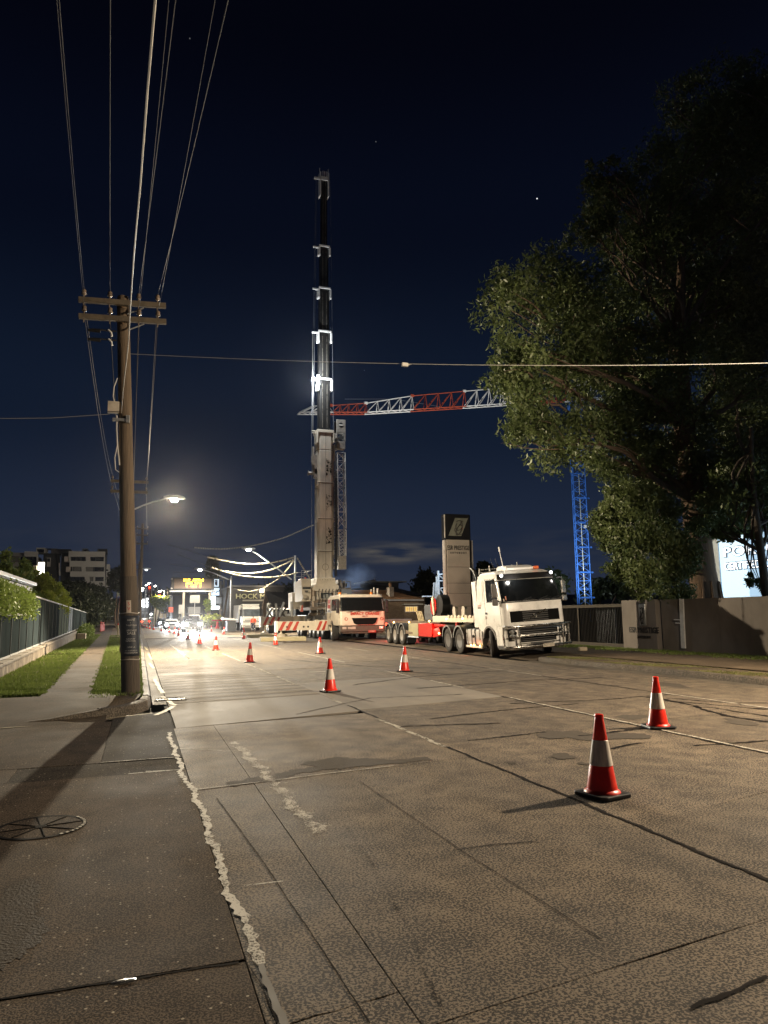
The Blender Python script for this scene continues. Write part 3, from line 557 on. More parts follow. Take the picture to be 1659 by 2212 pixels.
# --- smaller eucalypts beside it
def small_tree(name, label, base, top, r, pxl, n, size, m, seed, lean=.08, trunkm=BARK, group=None, cl=14, limbs=3):
    t = thing(name, label, 'tree', (0, 0, 0), 0, group); mb = MB(); base = Vector(base); top = Vector(top)
    e = limb(mb, base, top, r, r*.35, lean, 9, 9, seed); lb = []
    for x, y, rp, Y in pxl:
        p = atY(x, y, Y); rw = rp*(p-EYE).dot(CF)/FPX; lb.append((p.x, p.y, p.z, rw, rw*1.15, rw*.85))
    mb.obj('trunk', trunkm, t, smooth=60); mb = MB()
    for i, q in enumerate(lb):
        a = e[min(len(e)-1, 4+i % 5)]
        for s in range(limbs): limb(mb, a, Vector(q[:3])+Vector((rnd.uniform(-.6, .6)*q[3], rnd.uniform(-.6, .6)*q[3], rnd.uniform(-.5, .5)*q[5])), r*.35, .012, .14, 5, 6, seed*31+i*7+s)
    mb.obj('limbs', trunkm, t, smooth=60); crown(t, lb, n, size, m, seed=seed, cl=cl, shell=.45, clr=.14, aspect=.36, jit=.6, sub=14); return t
PALEB = mat('pale_smooth_bark', (.48, .45, .40), .6, var=.3, scale=2)
small_tree('gum_tree', 'slender pale barked gum with hanging bright foliage beside the gate pillar', atX(1411, 1298, 20.0)-Vector((0, 0, 1.9)), atX(1372, 1040, 20.0), .13,
           [(1345, 1150, 62, 22), (1325, 1120, 45, 22), (1400, 1105, 66, 23), (1420, 1195, 75, 22.5), (1365, 1225, 48, 22), (1333, 1160, 40, 22.2), (1450, 1160, 66, 23), (1345, 1080, 42, 23), (1385, 1265, 36, 22), (1440, 1255, 50, 23)], 46000, .080, LEAF, 11, .05, PALEB)
small_tree('gum_tree', 'dark slim trunked tree in front of the glowing white sign board', (20.9, 19.9, .1), (20.85, 19.95, 8.2), .19,
           [(1600, 1060, 85, 21), (1655, 1120, 60, 21), (1560, 1085, 55, 22), (1640, 1000, 80, 21), (1575, 1150, 26, 21), (1560, 1145, 26, 21), (1635, 1160, 24, 20.5), (1645, 1265, 24, 20.3), (1625, 1255, 20, 20.3)], 9000, .105, LEAF, 14, .012, mat('dark_smooth_bark', (.07, .055, .04), .85, var=.4, scale=2))
# --- background trees on the skyline
def bush(name, label, pxl, n, size, m, seed, group=None, trunk=True, cat='tree', shell=.5, cl=10):
    t = thing(name, label, cat, (0, 0, 0), 0, group); lb = []
    for x, y, rx, ry, Y in pxl:
        p = atY(x, y, Y); k = (p-EYE).dot(CF)/FPX; lb.append((p.x, p.y, p.z, rx*k, (rx+ry)*.5*k, ry*k))
    crown(t, lb, n, size, m, seed=seed, shell=shell, cl=cl)
    if trunk:
        mb = MB(); zb = zr(lb[0][1])
        for q in lb[:3]: limb(mb, (lb[0][0]+.3*(q[0]-lb[0][0]), lb[0][1], zb), q[:3], .03*lb[0][3]+.12, .05, .08, 6, 5, seed)
        mb.obj('trunk', BARK, t)
    return t
SKY = [('dark rounded tree on the skyline left of the sign pylon', [(922, 1262, 22, 24, 110), (905, 1278, 14, 14, 110), (940, 1275, 14, 16, 110)]), ('small dark tree behind the truck cab roof', [(1048, 1230, 12, 12, 100), (1058, 1245, 26, 16, 100)]),
       ('dark tree behind the truck left of the blue crane mast', [(1185, 1252, 22, 20, 110), (1160, 1272, 24, 20, 110), (1205, 1262, 22, 22, 110), (1140, 1280, 22, 22, 110)]), ('low dark tree right of the blue crane mast', [(1300, 1272, 26, 20, 110), (1340, 1266, 26, 26, 110), (1270, 1290, 30, 18, 110)]),
       ('tall thin cypress rising behind the message board', [(459, 1215, 9, 14, 190), (459, 1235, 12, 22, 190), (460, 1262, 13, 26, 190)]),
       ('broad dark tree mass behind the shop roofs', [(600, 1275, 40, 16, 180), (560, 1280, 40, 14, 180), (640, 1280, 40, 18, 180), (520, 1285, 30, 12, 180)]),
       ('dark hillside tree above the far traffic lights', [(345, 1285, 24, 12, 300), (375, 1281, 20, 14, 300), (318, 1290, 18, 10, 300), (405, 1280, 24, 12, 300)]),
       ('dark tree left of the timber pole by the flats', [(255, 1255, 14, 20, 120), (268, 1240, 12, 14, 120)])]
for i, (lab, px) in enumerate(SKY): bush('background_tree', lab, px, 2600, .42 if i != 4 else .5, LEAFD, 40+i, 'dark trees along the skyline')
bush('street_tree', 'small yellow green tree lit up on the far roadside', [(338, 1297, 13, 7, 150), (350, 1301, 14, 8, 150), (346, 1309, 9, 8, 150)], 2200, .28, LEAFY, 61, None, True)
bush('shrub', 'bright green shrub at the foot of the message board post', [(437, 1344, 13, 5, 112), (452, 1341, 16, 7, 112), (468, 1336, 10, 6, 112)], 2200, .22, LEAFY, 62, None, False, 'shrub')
bush('palm_shrub', 'small spiky plant by the pylon sign post', [(449, 1303, 6, 6, 118), (449, 1313, 4, 7, 118)], 700, .3, LEAF2, 63, None, True, 'shrub')

# ================================================================== left side: wall, fence, hedges, house
FX = -3.14
def FL(y): return FX+LV(y)
STONE = mat('mossy_render', (.30, .25, .19), .9, scale=4.5, bump=.7, bscale=14, c2=(.050, .042, .030), stretch=(1, 1, .5), spec=.1)
wall = thing('retaining_wall', 'low stained block retaining wall under the green steel fence', 'wall')
def zf(y): return .50+.0065*(y-20)
y = 15.5; i = 0
while y < 58:
    y2 = y+1.9
    for (u0, u1, z0, z1, nm) in ((.0, .22, .08, zf(y)-.09, 'block'), (-.03, .25, zf(y)-.085, zf(y)-.005, 'capping')):
        b = MB(); b.T = Matrix.Translation((FL(y), y, 0))@Matrix.Rotation(math.atan(.028), 4, 'Z')
        b.box(-u1, -u0, .006, 1.894, z0, z1).obj(nm, STONE if nm == 'block' else mat('wall_capping', (.20, .17, .13), .9, var=.4, bump=.5), wall, bevel=.012)
    y = y2; i += 1
fence = thing('steel_fence', 'long dark green sheet steel fence with a white top rail above the stained block wall', 'fence')
FG = mat('green_sheet_steel', (.040, .052, .056), .95, 0, spec=.0, var=.25, scale=1.5, stretch=(2, 2, .4)); FGL = mat('pale_green_sheet_steel', (.10, .13, .095), .9, 0, var=.2, spec=.05); FG_GLARE = mat('glare_tint_sheet_steel', (.13, .17, .21), .75, 0, var=.2, spec=.2)
RAILM = mat('white_fence_rail', (.28, .28, .27), .8, var=.15)
def ftop(y): return 1.79 if y < 28.6 else (1.79+(y-28.6)/2.2*.72 if y < 30.8 else 2.51-.0042*(y-30.8))
ya = 15.7; npan = 0
ystops = [15.7, 17.9, 20.1, 22.3, 24.5, 26.5, 28.6, 30.8]+[30.8+2.2*k for k in range(1, 27)]
for ya, yb in zip(ystops[:-1], ystops[1:]):
    mb = MB(); pm = FGL if 42 < ya < 51.5 else (FG_GLARE if 51.5 <= ya < 57 else FG); z0 = zf(ya)+.03; nr = 9; rows = []  # one stretch of panels coloured pale blue to paint headlight glare
    for side_ in (0, 1):
        pass
    vs = []; N_ = nr*4
    for k in range(N_+1):
        yy = ya+.05+(yb-ya-.1)*k/N_; off = .018 if k % 4 in (1, 2) else 0
        vs += [(FL(yy)-.25+off, yy, z0), (FL(yy)-.25+off, yy, ftop(yy)-.04)]
    for k in range(N_+1):
        yy = ya+.05+(yb-ya-.1)*k/N_; off = .018 if k % 4 in (1, 2) else 0
        vs += [(FL(yy)-.258+off, yy, z0), (FL(yy)-.258+off, yy, ftop(yy)-.04)]
    o_ = 2*(N_+1); fs = [(2*k, 2*k+1, 2*k+3, 2*k+2) for k in range(N_)]+[(o_+2*k, o_+2*k+2, o_+2*k+3, o_+2*k+1) for k in range(N_)]
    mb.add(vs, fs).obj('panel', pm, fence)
    b = MB(); b.box(FL(ya)-.285, FL(ya)-.215, ya-.03, ya+.03, z0-.06, max(ftop(ya-.02), ftop(ya+.02))-.0).obj('post', mat('green_fence_post', (.05, .06, .06), .8, 0, spec=.05), fence)
    for nm, zz0, zz1, wd in (('top_rail', -.045, .02, .045), ('bottom_rail', None, None, .035)):
        A = [(FL(q)-.25-wd, q) for q in (ya+.035, yb-.035)]+[(FL(q)-.25+wd, q) for q in (yb-.035, ya+.035)]
        za = (lambda q: ftop(q)+zz0, lambda q: ftop(q)+zz1) if nm == 'top_rail' else (lambda q: zf(ya)+.0, lambda q: zf(ya)+.055)
        MB().add([(x, q, za[0](q)) for x, q in A]+[(x, q, za[1](q)) for x, q in A], [(3, 2, 1, 0), (4, 5, 6, 7), (0, 1, 5, 4), (1, 2, 6, 5), (2, 3, 7, 6), (3, 0, 4, 7)]).obj(nm, RAILM, fence)
# loose block at the end of the wall
b = MB(); b.box(-.3, .3, -.5, .5, 0, .42); tag(b.obj('concrete_block', mat('cream_block', (.42, .36, .24), .9, var=.3, bump=.4), None, bevel=.03, loc=(FL(59)+.35, 59.2, .13)), 'cream concrete block at the end of the retaining wall', 'block')
# hedges and shrubs over the fence (metres, behind the fence line)
def bushw(name, label, lb, n, size, m, seed, cat, box=False, group=None, trunk=True, shell=.6, jit=.5):
    t = thing(name, label, cat, (0, 0, 0), 0, group); crown(t, lb, n, size, m, seed=seed, shell=shell, cl=8, clr=.10, aspect=.5, jit=jit)
    if trunk:
        mb = MB()
        for q in lb[::2]: limb(mb, (q[0], q[1], .1), q[:3], .07, .03, .06, 6, 4, seed)
        mb.obj('trunk', BARK, t)
    return t
bushw('hedge', 'dense clipped hedge bulging over the low near end of the green fence', [(-4.1-.03*k, 21.0+1.0*k, 2.15, .72, .85, .58) for k in range(10)]+[(-3.80-.03*k, 21.3+1.0*k, 2.05, .38, .7, .34) for k in range(9)], 30000, .055, LEAF2, 21, 'hedge', shell=.80, jit=.3, trunk=False)
bushw('hedge', 'long box hedge trimmed flat along the top behind the tall green fence', [(-5.0-.03*k, 33.0+1.4*k, 2.15, .75, 1.1, .62) for k in range(8)], 15000, .075, LEAF2, 22, 'hedge', shell=.8, jit=.25, trunk=False)
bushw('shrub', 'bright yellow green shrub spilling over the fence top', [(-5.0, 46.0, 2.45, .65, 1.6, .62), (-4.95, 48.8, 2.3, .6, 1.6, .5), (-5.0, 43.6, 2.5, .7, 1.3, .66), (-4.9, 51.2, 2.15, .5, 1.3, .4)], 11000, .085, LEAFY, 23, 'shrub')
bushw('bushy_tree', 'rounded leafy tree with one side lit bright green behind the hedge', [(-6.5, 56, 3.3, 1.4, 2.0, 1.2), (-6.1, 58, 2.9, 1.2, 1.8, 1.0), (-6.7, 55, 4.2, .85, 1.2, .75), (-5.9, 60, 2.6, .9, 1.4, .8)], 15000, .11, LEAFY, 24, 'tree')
bushw('slender_tree', 'tall pointed young tree with two leafy tips above the house gutter', [(-6.35, 41.4, 3.4, .45, .6, .9), (-6.45, 40.6, 4.35, .26, .3, .65), (-5.95, 43.4, 4.3, .26, .3, .6), (-6.0, 43, 3.3, .5, .6, .9), (-6.2, 42, 2.5, .8, 1, .7)], 9000, .10, LEAF2, 25, 'tree')
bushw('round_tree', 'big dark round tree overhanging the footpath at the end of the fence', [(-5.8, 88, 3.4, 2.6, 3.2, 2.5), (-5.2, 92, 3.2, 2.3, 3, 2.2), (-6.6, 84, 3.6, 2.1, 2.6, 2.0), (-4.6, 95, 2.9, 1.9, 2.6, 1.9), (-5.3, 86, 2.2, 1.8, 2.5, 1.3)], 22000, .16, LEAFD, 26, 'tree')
bushw('shrub', 'low dull green shrubs growing out over the left footpath edge', [(FL(63)+.3, 63, .45, .45, 2.2, .4), (FL(67)+.4, 67, .6, .5, 2.4, .5), (FL(72)+.3, 72, .6, .5, 2.6, .5)], 6000, .085, LEAF2, 27, 'shrub', trunk=False)
# house on the left: only its eave and gutter edge rise over the hedge
lh = thing('left_house', 'low house with a pale metal roof edge poking over the hedge', 'house')
mb = MB(); mb.box(-14, -5.3, 22, 44, -.1, 2.9).obj('wall', mat('house_render', (.20, .17, .14), .8), lh)
mb = MB(); mb.add([(-4.75, 20.5, 3.28), (-4.75, 37.3, 3.28), (-9.5, 37.3, 4.4), (-9.5, 20.5, 4.4), (-4.75, 20.5, 3.14), (-4.75, 37.3, 3.14), (-9.5, 37.3, 4.25), (-9.5, 20.5, 4.25)], [(0, 1, 2, 3), (7, 6, 5, 4), (0, 4, 5, 1), (1, 5, 6, 2), (2, 6, 7, 3), (3, 7, 4, 0)])
mb.obj('roof', mat('dark_metal_roof', (.09, .095, .10), .45, .4, var=.2), lh)
mb = MB(); mb.box(-4.74, -4.58, 20.5, 37.35, 3.17, 3.32).obj('gutter', mat('pale_gutter', (.60, .62, .64), .35, .3), lh, bevel=.02)
MB().box(-4.9, -4.77, 20.5, 37.35, 2.92, 3.10).obj('fascia', WHITE_, lh)
p = atX(89, 1228, -7.2); t = thing('porch_lamp', 'bright white porch lamp box left of the flats', 'lamp', p); MB().box(-.2, .2, -.2, .2, -.45, .45).obj('shade', glow('porch_glow', (1, .97, .85), 5), t, bevel=.03); MB().box(-.24, .24, -.24, .24, .45, .52).obj('cap', DGREY, t); MB().box(-.5, -.26, -.5, .3, -5.2, .2).obj('pier', mat('pier_render', (.35, .29, .24), .8), t)
lamp('POINT', 'porch_light', p+Vector((.5, -.5, 0)), 160, (1, .9, .7), size=.2)
t = thing('short_post', 'short brown timber post with a lamp behind the fence', 'post', atX(170, 1300, -6.6)-Vector((0, 0, 3)))
MB().tube((0, 0, 0), (0, 0, 4.4), .09, .08, 8).obj('shaft', WOOD, t); MB().ball((-.15, -.1, 4.35), .09).obj('lamp_globe', glow('small_globe', (1, .9, .7), 4), t)

# ---- apartments
APW = mat('apartment_render', (.46, .43, .38), .8, var=.12, scale=.3); APD = mat('apartment_dark_cladding', (.018, .018, .020), .7, var=.2, scale=.3); PANE = mat('dark_window_pane', (.012, .014, .018), .12, var=.3); CURT = mat('curtained_window', (.13, .12, .105), .6, var=.3, scale=.6)
def apt_block():
    t = thing('apartment_block', 'pale three storey block of flats with slanted window frames on the left skyline', 'building'); YA = 200
    def z4(x, y, Y=YA): return atY((x*560/1652)*.5486, (2100+y*750/2212)*.5486, Y)
    def px(x0, x1, y0, y1, dy0=0, dy1=6, name='wall', m=APW, sl=0, par=None):
        a, b = z4(x0, y1), z4(x1, y0); s = (z4(x0+sl, y0)-z4(x0, y0)).x if sl else 0
        mb = MB(); mb.add([(a.x-s, YA+dy0, a.z), (b.x-s, YA+dy0, a.z), (b.x, YA+dy0, b.z), (a.x, YA+dy0, b.z), (a.x-s, YA+dy1, a.z), (b.x-s, YA+dy1, a.z), (b.x, YA+dy1, b.z), (a.x, YA+dy1, b.z)], [(0, 1, 2, 3), (7, 6, 5, 4), (0, 4, 5, 1), (1, 5, 6, 2), (2, 6, 7, 3), (3, 7, 4, 0)])
        return mb.obj(name, m, par or t)
    px(800, 1222, 222, 900, 1.2, 12, 'core', APD)
    for y0, y1, x0, x1 in ((213, 268, 795, 1222), (324, 386, 806, 1222), (444, 502, 812, 1222), (556, 612, 800, 1222)): px(x0, x1, y0, y1, 0, 1.15, 'spandrel')
    for x0, x1, y0, y1, sl in ((795, 816, 268, 324, -6), (992, 1044, 268, 324, -8), (1206, 1222, 268, 324, 0), (940, 992, 386, 444, -8), (1208, 1222, 386, 444, 0), (980, 1036, 502, 556, -8), (1082, 1102, 502, 556, 0), (1204, 1222, 502, 556, 0), (836, 846, 386, 444, -3)): px(x0, x1, y0, y1, .02, 1.1, 'pier', APW, sl)
    for x0, x1, y0, y1, m in ((820, 880, 270, 322, PANE), (890, 930, 276, 322, PANE), (940, 990, 270, 322, PANE), (1046, 1108, 270, 322, PANE), (1112, 1204, 270, 322, PANE), (850, 940, 388, 442, CURT), (996, 1080, 388, 442, CURT), (1096, 1206, 388, 442, PANE), (815, 870, 504, 554, PANE), (880, 975, 504, 554, PANE), (1036, 1080, 504, 554, CURT), (1104, 1202, 504, 554, PANE)):
        f = px(x0, x1, y0, y1, .85, 1.12, 'window', mat('window_frame_grey', (.10, .10, .10), .5)); px(x0+3, x1-3, y0+3, y1-3, .82, .845, 'pane', m, 0, f)
    px(1224, 1272, 355, 640, 1.5, 8, 'stair_tower'); px(1230, 1255, 415, 432, 1.45, 1.495, 'window', PANE); px(1234, 1250, 500, 590, 1.45, 1.495, 'window', PANE)
    for x0, x1, y0, y1 in ((742, 796, 268, 326), (762, 818, 386, 446)): px(x0, x1, y0, y1, .5, 3, 'bay', mat('bay_render', (.50, .42, .35), .8))
    px(660, 800, 215, 900, 4, 10, 'link_wall', APD); px(440, 655, 215, 900, 5, 11, 'link_wall', APD)
    px(655, 680, 330, 480, 3.5, 3.98, 'blade_fin', APW, -14); px(518, 566, 268, 372, 4.5, 4.98, 'bay', APW); px(524, 560, 275, 315, 4.42, 4.49, 'window', PANE)
    for x0, x1, y0, y1 in ((400, 510, 155, 212), (945, 1008, 165, 212)): px(x0, x1, y0, y1, 3, 9, 'penthouse', APW); px(x0+12, x1-12, y0+18, y1, 2.9, 2.98, 'window', PANE)
    px(560, 800, 160, 214, 6, 12, 'penthouse', mat('penthouse_dark', (.10, .09, .085), .8)); px(1110, 1232, 150, 212, 8, 12, 'plant_room', APD); px(455, 640, 148, 156, 7, 9, 'roof_edge', APD)
    t2 = thing('apartment_block', 'pale flats with a slanted edge half hidden behind the pointed young tree', 'building')
    px(280, 440, 212, 268, 0, 1, 'spandrel', APW, 0, t2); px(415, 440, 268, 400, .01, 1, 'pier', APW, -12, t2); px(90, 280, 220, 500, 1.2, 8, 'wall', mat('flats_grey', (.30, .28, .25), .8), 0, t2); px(280, 440, 268, 500, 1.3, 8, 'wall', APD, 0, t2)
    px(60, 92, 275, 500, 2, 8, 'wall', mat('flats_grey', (.3, .28, .25), .8), 0, t2); px(345, 415, 265, 362, 1.1, 1.28, 'window', PANE, 0, t2); px(230, 270, 268, 330, 1.0, 1.18, 'window', PANE, 0, t2); px(120, 220, 262, 330, 1.0, 1.18, 'window', CURT, 0, t2)
apt_block()

# ================================================================== power poles and lines
INS = mat('brown_insulator', (.22, .17, .13), .25, var=.4); WIRE = mat('aluminium_wire', (.085, .085, .09), .6, .0, var=.15); CABW = mat('white_cable', (.62, .60, .55), .45, var=.06)
PB = Vector((-.10, 15.7, .10)); PT = Vector((-.56, 15.7, 8.47))
def on_pole(z): return PB.lerp(PT, (z-PB.z)/(PT.z-PB.z))
pole = thing('power_pole', 'tall leaning weathered timber power pole wrapped in a dark sale poster by the left footpath', 'power pole', (0, 0, 0), 0, 'timber power poles')
mb = MB(); mb.path([on_pole(z) for z in (.0, .4, 2.0, 4.0, 6.0, 8.35, 8.45)], [.175, .170, .158, .148, .138, .126, .110], 20); mb.obj('shaft', WOOD, pole, smooth=50)
q = on_pole(1.2); MB().path([on_pole(z) for z in (.0, 1.2, 2.46)], [.186, .178, .170], 20).obj('foot_sleeve', mat('sleeve_wood', (.105, .082, .060), .85, var=.5, scale=5, bump=.8, bscale=16, stretch=(6, 6, .25)), pole, smooth=50)
def crossarm(p, z, half, parent, hl=0.055, tilt=.05, nin=((-.88, 0), (-.30, 0), (.36, 0), (.80, 0)), k=1.0, front=.19):
    b = MB(); c = Vector((p.x, p.y, z)); b.T = Matrix.Translation(c)@Matrix.Rotation(-tilt, 4, 'Y')
    b.box(-half, half, -front-.09, -front, -hl, hl).obj('crossarm', ARMW, parent, bevel=.006)
    out = []
    for x, zz in nin:
        lo = b.T@Vector((x*half, -front-.045, hl)); i = MB(); i.T = Matrix.Translation(lo)
        i.lathe([(.018*k, 0), (.018*k, .06*k), (.05*k, .07*k), (.055*k, .10*k), (.03*k, .115*k), (.045*k, .13*k), (.045*k, .16*k), (.02*k, .185*k)], 10)
        i.tube((0, 0, -2*hl-.07), (0, 0, .05), .012, None, 6); i.obj('insulator', INS, parent, smooth=40); out.append(lo+Vector((0, 0, .16*k)))
    return out
a1 = crossarm(on_pole(8.2), 8.22, .87, pole); a2 = crossarm(on_pole(7.85), 7.86, .87, pole)
for z in (8.22, 7.86):
    c = on_pole(z); b = MB(); b.T = Matrix.Translation(c+Vector((0, -.135, 0)))@Matrix.Rotation(R(45), 4, 'Y'); b.box(-.055, .055, -.012, 0, -.055, .055); b.tube((0, -.035, 0), (0, -.012, 0), .02, None, 6); b.obj('bolt_plate', mat('rusty_plate', (.24, .16, .10), .7, .4), pole)
    MB().tube(c+Vector((.1, -.2, -.22)), c+Vector((.42, -.22, -.05)), .015, None, 6).obj('arm_brace', GALV, pole)
for sx_, zz in ((-1, 7.62), (-1, 7.42)):  # fittings slung under the arms
    c = on_pole(zz); b = MB(); b.tube(c+Vector((-.14, -.12, 0)), c+Vector((-.62, -.16, -.02)), .016, None, 6); b.tube(c+Vector((-.45, -.16, -.04)), c+Vector((-.70, -.16, -.05)), .045, .03, 8); b.obj('cable_termination', BLACK, pole)
    b = MB(); b.path([c+Vector((-.30, -.16, -.0)), c+Vector((-.24, -.17, -.06)), c+Vector((-.22, -.17, -.14))], .02, 6); b.obj('connector', WHITE_, pole)
b = MB(); b.T = Matrix.Translation(on_pole(5.9)+Vector((-.22, -.12, .06))); b.box(-.12, .10, -.06, .06, -.12, .12); b.tube((-.06, -.065, .07), (-.06, -.06, .07), .025, None, 8); b.obj('cable_box', mat('cream_plastic', (.52, .46, .38), .5, var=.2), pole, bevel=.015)
b = MB(); b.T = Matrix.Translation(on_pole(5.7)+Vector((-.05, -.15, .0))); b.box(-.2, .12, -.03, .03, -.03, .03); b.box(.06, .14, -.05, .03, -.06, .10); b.obj('bracket', GALV, pole, bevel=.005)
for z in (1.72, .80): MB().path([on_pole(z)+Vector((.182*math.cos(t), .182*math.sin(t), .006*math.sin(3*t))) for t in [i*math.pi/10 for i in range(21)]], .011, 5).obj('strap', mat('pale_tape', (.45, .40, .34), .6), pole)
# sale poster wrapped round the pole
POST = mat('poster_print', (.020, .024, .034), .45, var=.5, scale=4, bump=.3); POSTW = mat('poster_white_ink', (.46, .45, .43), .6, var=.25, scale=14)
poster = thing('poster', 'dark sale poster wrapped around the leaning timber pole', 'poster')
ax = (PT-PB).normalized()
def wrap(u, z, r=.188, off=0.0):      # u metres round the pole from its camera side
    t = -math.pi/2+u/r+R(0); c = on_pole(z); return c+Vector((math.cos(t), math.sin(t), 0))*(r+off)
mb = MB(); nu, nz = 14, 10; mb.add([wrap(-.24+.50*i/nu, .87+.80*j/nz+.004*math.sin(i*1.3)) for j in range(nz+1) for i in range(nu+1)], [(j*(nu+1)+i, j*(nu+1)+i+1, (j+1)*(nu+1)+i+1, (j+1)*(nu+1)+i) for j in range(nz) for i in range(nu)])
o = mb.obj('sheet', POST, poster, smooth=50); so = o.modifiers.new('thick', 'SOLIDIFY'); so.thickness = .002
for txt, z, sz, u0 in (('saord', 1.585, .062, .03), ('+', 1.525, .04, .02), ('7-ARTISAN', 1.475, .044, .045), ('ARCHIVE', 1.375, .050, .045), ('SALE', 1.318, .078, .035), ('FURNITURE', 1.205, .032, .02), ('HOMEWARES', 1.165, .032, .02), ('JUNE 5-6', 1.045, .036, .03), ('211 OXFORD ST', .975, .034, .03), ('PADDINGTON', .930, .040, .03)):
    me = text_mesh(txt, sz, POSTW, 0.0)
    for v in me.vertices: v.co = wrap(v.co.x+u0, z+v.co.y, .188, .004)
    link('lettering', me, poster)
sv = thing('pole_sign', 'narrow white plate with red letters S V on the timber pole', 'sign')
mb = MB(); mb.add([wrap(-.05+.09*i/4, 1.735+.24*j, .183) for j in (0, 1) for i in range(5)], [(i, i+1, 6+i, 5+i) for i in range(4)]); o = mb.obj('plate', mat('plate_white', (.58, .50, .42), .5, var=.2), sv); so = o.modifiers.new('thick', 'SOLIDIFY'); so.thickness = .004
for ch, z in (('S', 1.905), ('V', 1.805)):
    me = text_mesh(ch, .095, REDP, 0)
    for v in me.vertices: v.co = wrap(v.co.x-.005, z+v.co.y, .183, .004)
    link('lettering', me, sv)
b = MB(); mb = b.add([wrap(-.115+.04*i, 1.75+.2*j, .178) for j in (0, 1) for i in range(2)], [(0, 1, 3, 2)]); o = b.obj('reflector_plate', mat('faded_plate', (.18, .10, .08), .6), pole); so = o.modifiers.new('thick', 'SOLIDIFY'); so.thickness = .004

# poles further along the left kerb
def far_pole(x, y, h, half, lean=0, label='', zs=(.25, .75), r=.16):
    t = thing('power_pole', label, 'power pole', (x, y, zr(y)), 0, 'timber power poles'); MB().path([(0, 0, 0), (lean*.5, 0, h*.5), (lean, 0, h)], [r, r*.85, r*.7], 10).obj('shaft', WOOD, t, smooth=50); outs = []
    for dz in zs: outs.append([p+t.location for p in crossarm(Vector((lean*(1-dz/h), 0, 0)), h-dz, half, t, .06, .0, ((-.9, 0), (.9, 0)), 1.0)])
    return t, outs
p2, o2 = far_pole(-.60, 34.0, 8.2, .80, 0, 'second timber power pole down the left kerb, mostly behind the leaning one', (.52, .98))
p3, o3 = far_pole(.05, 70, 10.3, .5, 0, 'third timber power pole far down the left kerb', (.5, 1.1, 1.9))
far_pole(-.2, 110, 9.8, .5, 0, 'fourth timber power pole near the distant red signals', (.5, 1.2))
def catenary(p, q, sag, n=14): p = Vector(p); q = Vector(q); return [p.lerp(q, i/n)-Vector((0, 0, sag*4*(i/n)*(1-i/n))) for i in range(n+1)]
def wire(label, pts, r, m=WIRE, name='power_line', cat='cable', group='overhead lines on the left poles'): return tag(MB().path(pts, r, 5).obj(name, m, None, smooth=60), label, cat, group)
ends = [(-1.02, -26, 8.1), (-.42, -26, 8.0), (.24, -26, 8.1), (.95, -26, 8.2)]
tops = [(127, 0), (238, 0), (380, 0), (495, 0)]
for i, (a, tp) in enumerate(zip(a1, tops)):
    m_ = gp(*tp, 7.55); d = (m_-a).normalized(); e = a+(m_-a)*4.2; e.z = 8.6
    wire('thin bare wire running overhead from the upper crossarm, number %s from the left' % ('one', 'two', 'three', 'four')[i], catenary(a, e, (a.z+8.6)/2-7.30, 30), .005)
for i, tp in ((2, (366, 0)), (3, (468, 0)), (0, (120, 0))):
    a = a2[i]; m_ = gp(*tp, 7.15); e = a+(m_-a)*4.2; e.z = 8.2
    wire('faint wire running overhead from the lower crossarm, %s' % {2: 'right of the white cable', 3: 'outermost on the right', 0: 'outermost on the left'}[i], catenary(a, e, (a.z+8.2)/2-6.95, 30), .0035)
for i, (ai, bi, lab) in enumerate(((0, 0, 'left'), (3, 1, 'right'))):
    for arm, off in ((a1, 0), (a2, 1)):
        wire('%s span of wire from the %s crossarm to the second pole' % (lab, ('upper', 'lower')[off]), catenary(arm[ai]-Vector((0, 0, .12)), o2[off][bi], .35), .0065)
        wire('%s span of wire between the %s crossarms of the second and third poles' % (lab, ('upper', 'lower')[off]), catenary(o2[off][bi], o3[off][bi], .9), .008)
wire('inner left wire slung from the lower crossarm down to the second pole', catenary(a2[1]-Vector((0, 0, .2)), Vector((-.82, 33.9, 6.3)), .2), .009)
wire('thick straight cable dropping beside the right face of the leaning pole', catenary(a2[2]-Vector((0, 0, .12)), Vector((-.42, 33.9, 6.1)), .25), .013)
# bright white service cable
c5 = on_pole(5.95)+Vector((-.14, -.17, 0)); pts = []
for x, y, z in ((262, 893, 5.86), (266, 840, 5.9), (277, 745, 5.85), (283, 640, 5.75), (290, 540, 5.6), (303, 400, 5.4), (318, 200, 5.22), (335, 0, 5.1), (352, -200, 5.05)): pts.append(gp(x, y, z))
mx_ = gp(360, -300, 5.1); pts += [mx_, mx_+(mx_-pts[-2])*6]
wire('bright white service cable sweeping down across the front of the leaning pole', pts, [.010]*3+[.009]*(len(pts)-3), CABW, 'service_cable')
b = MB(); b.path([on_pole(z)+Vector((-.165+dx, -.10, 0)) for z, dx in ((5.8, .0), (5.5, -.01), (5.2, .0), (4.95, .02), (4.75, .035))], .014, 6); b.path([on_pole(z)+Vector((-.16+dx, -.12, 0)) for z, dx in ((6.6, .02), (6.4, -.05), (6.2, -.07), (6.0, -.03))], .011, 6); b.path([on_pole(z)+Vector((-.16+dx, -.11, 0)) for z, dx in ((5.2, .0), (4.9, -.06), (4.65, -.05), (4.6, .02))], .010, 6); b.obj('cable_loops', CABW, pole)
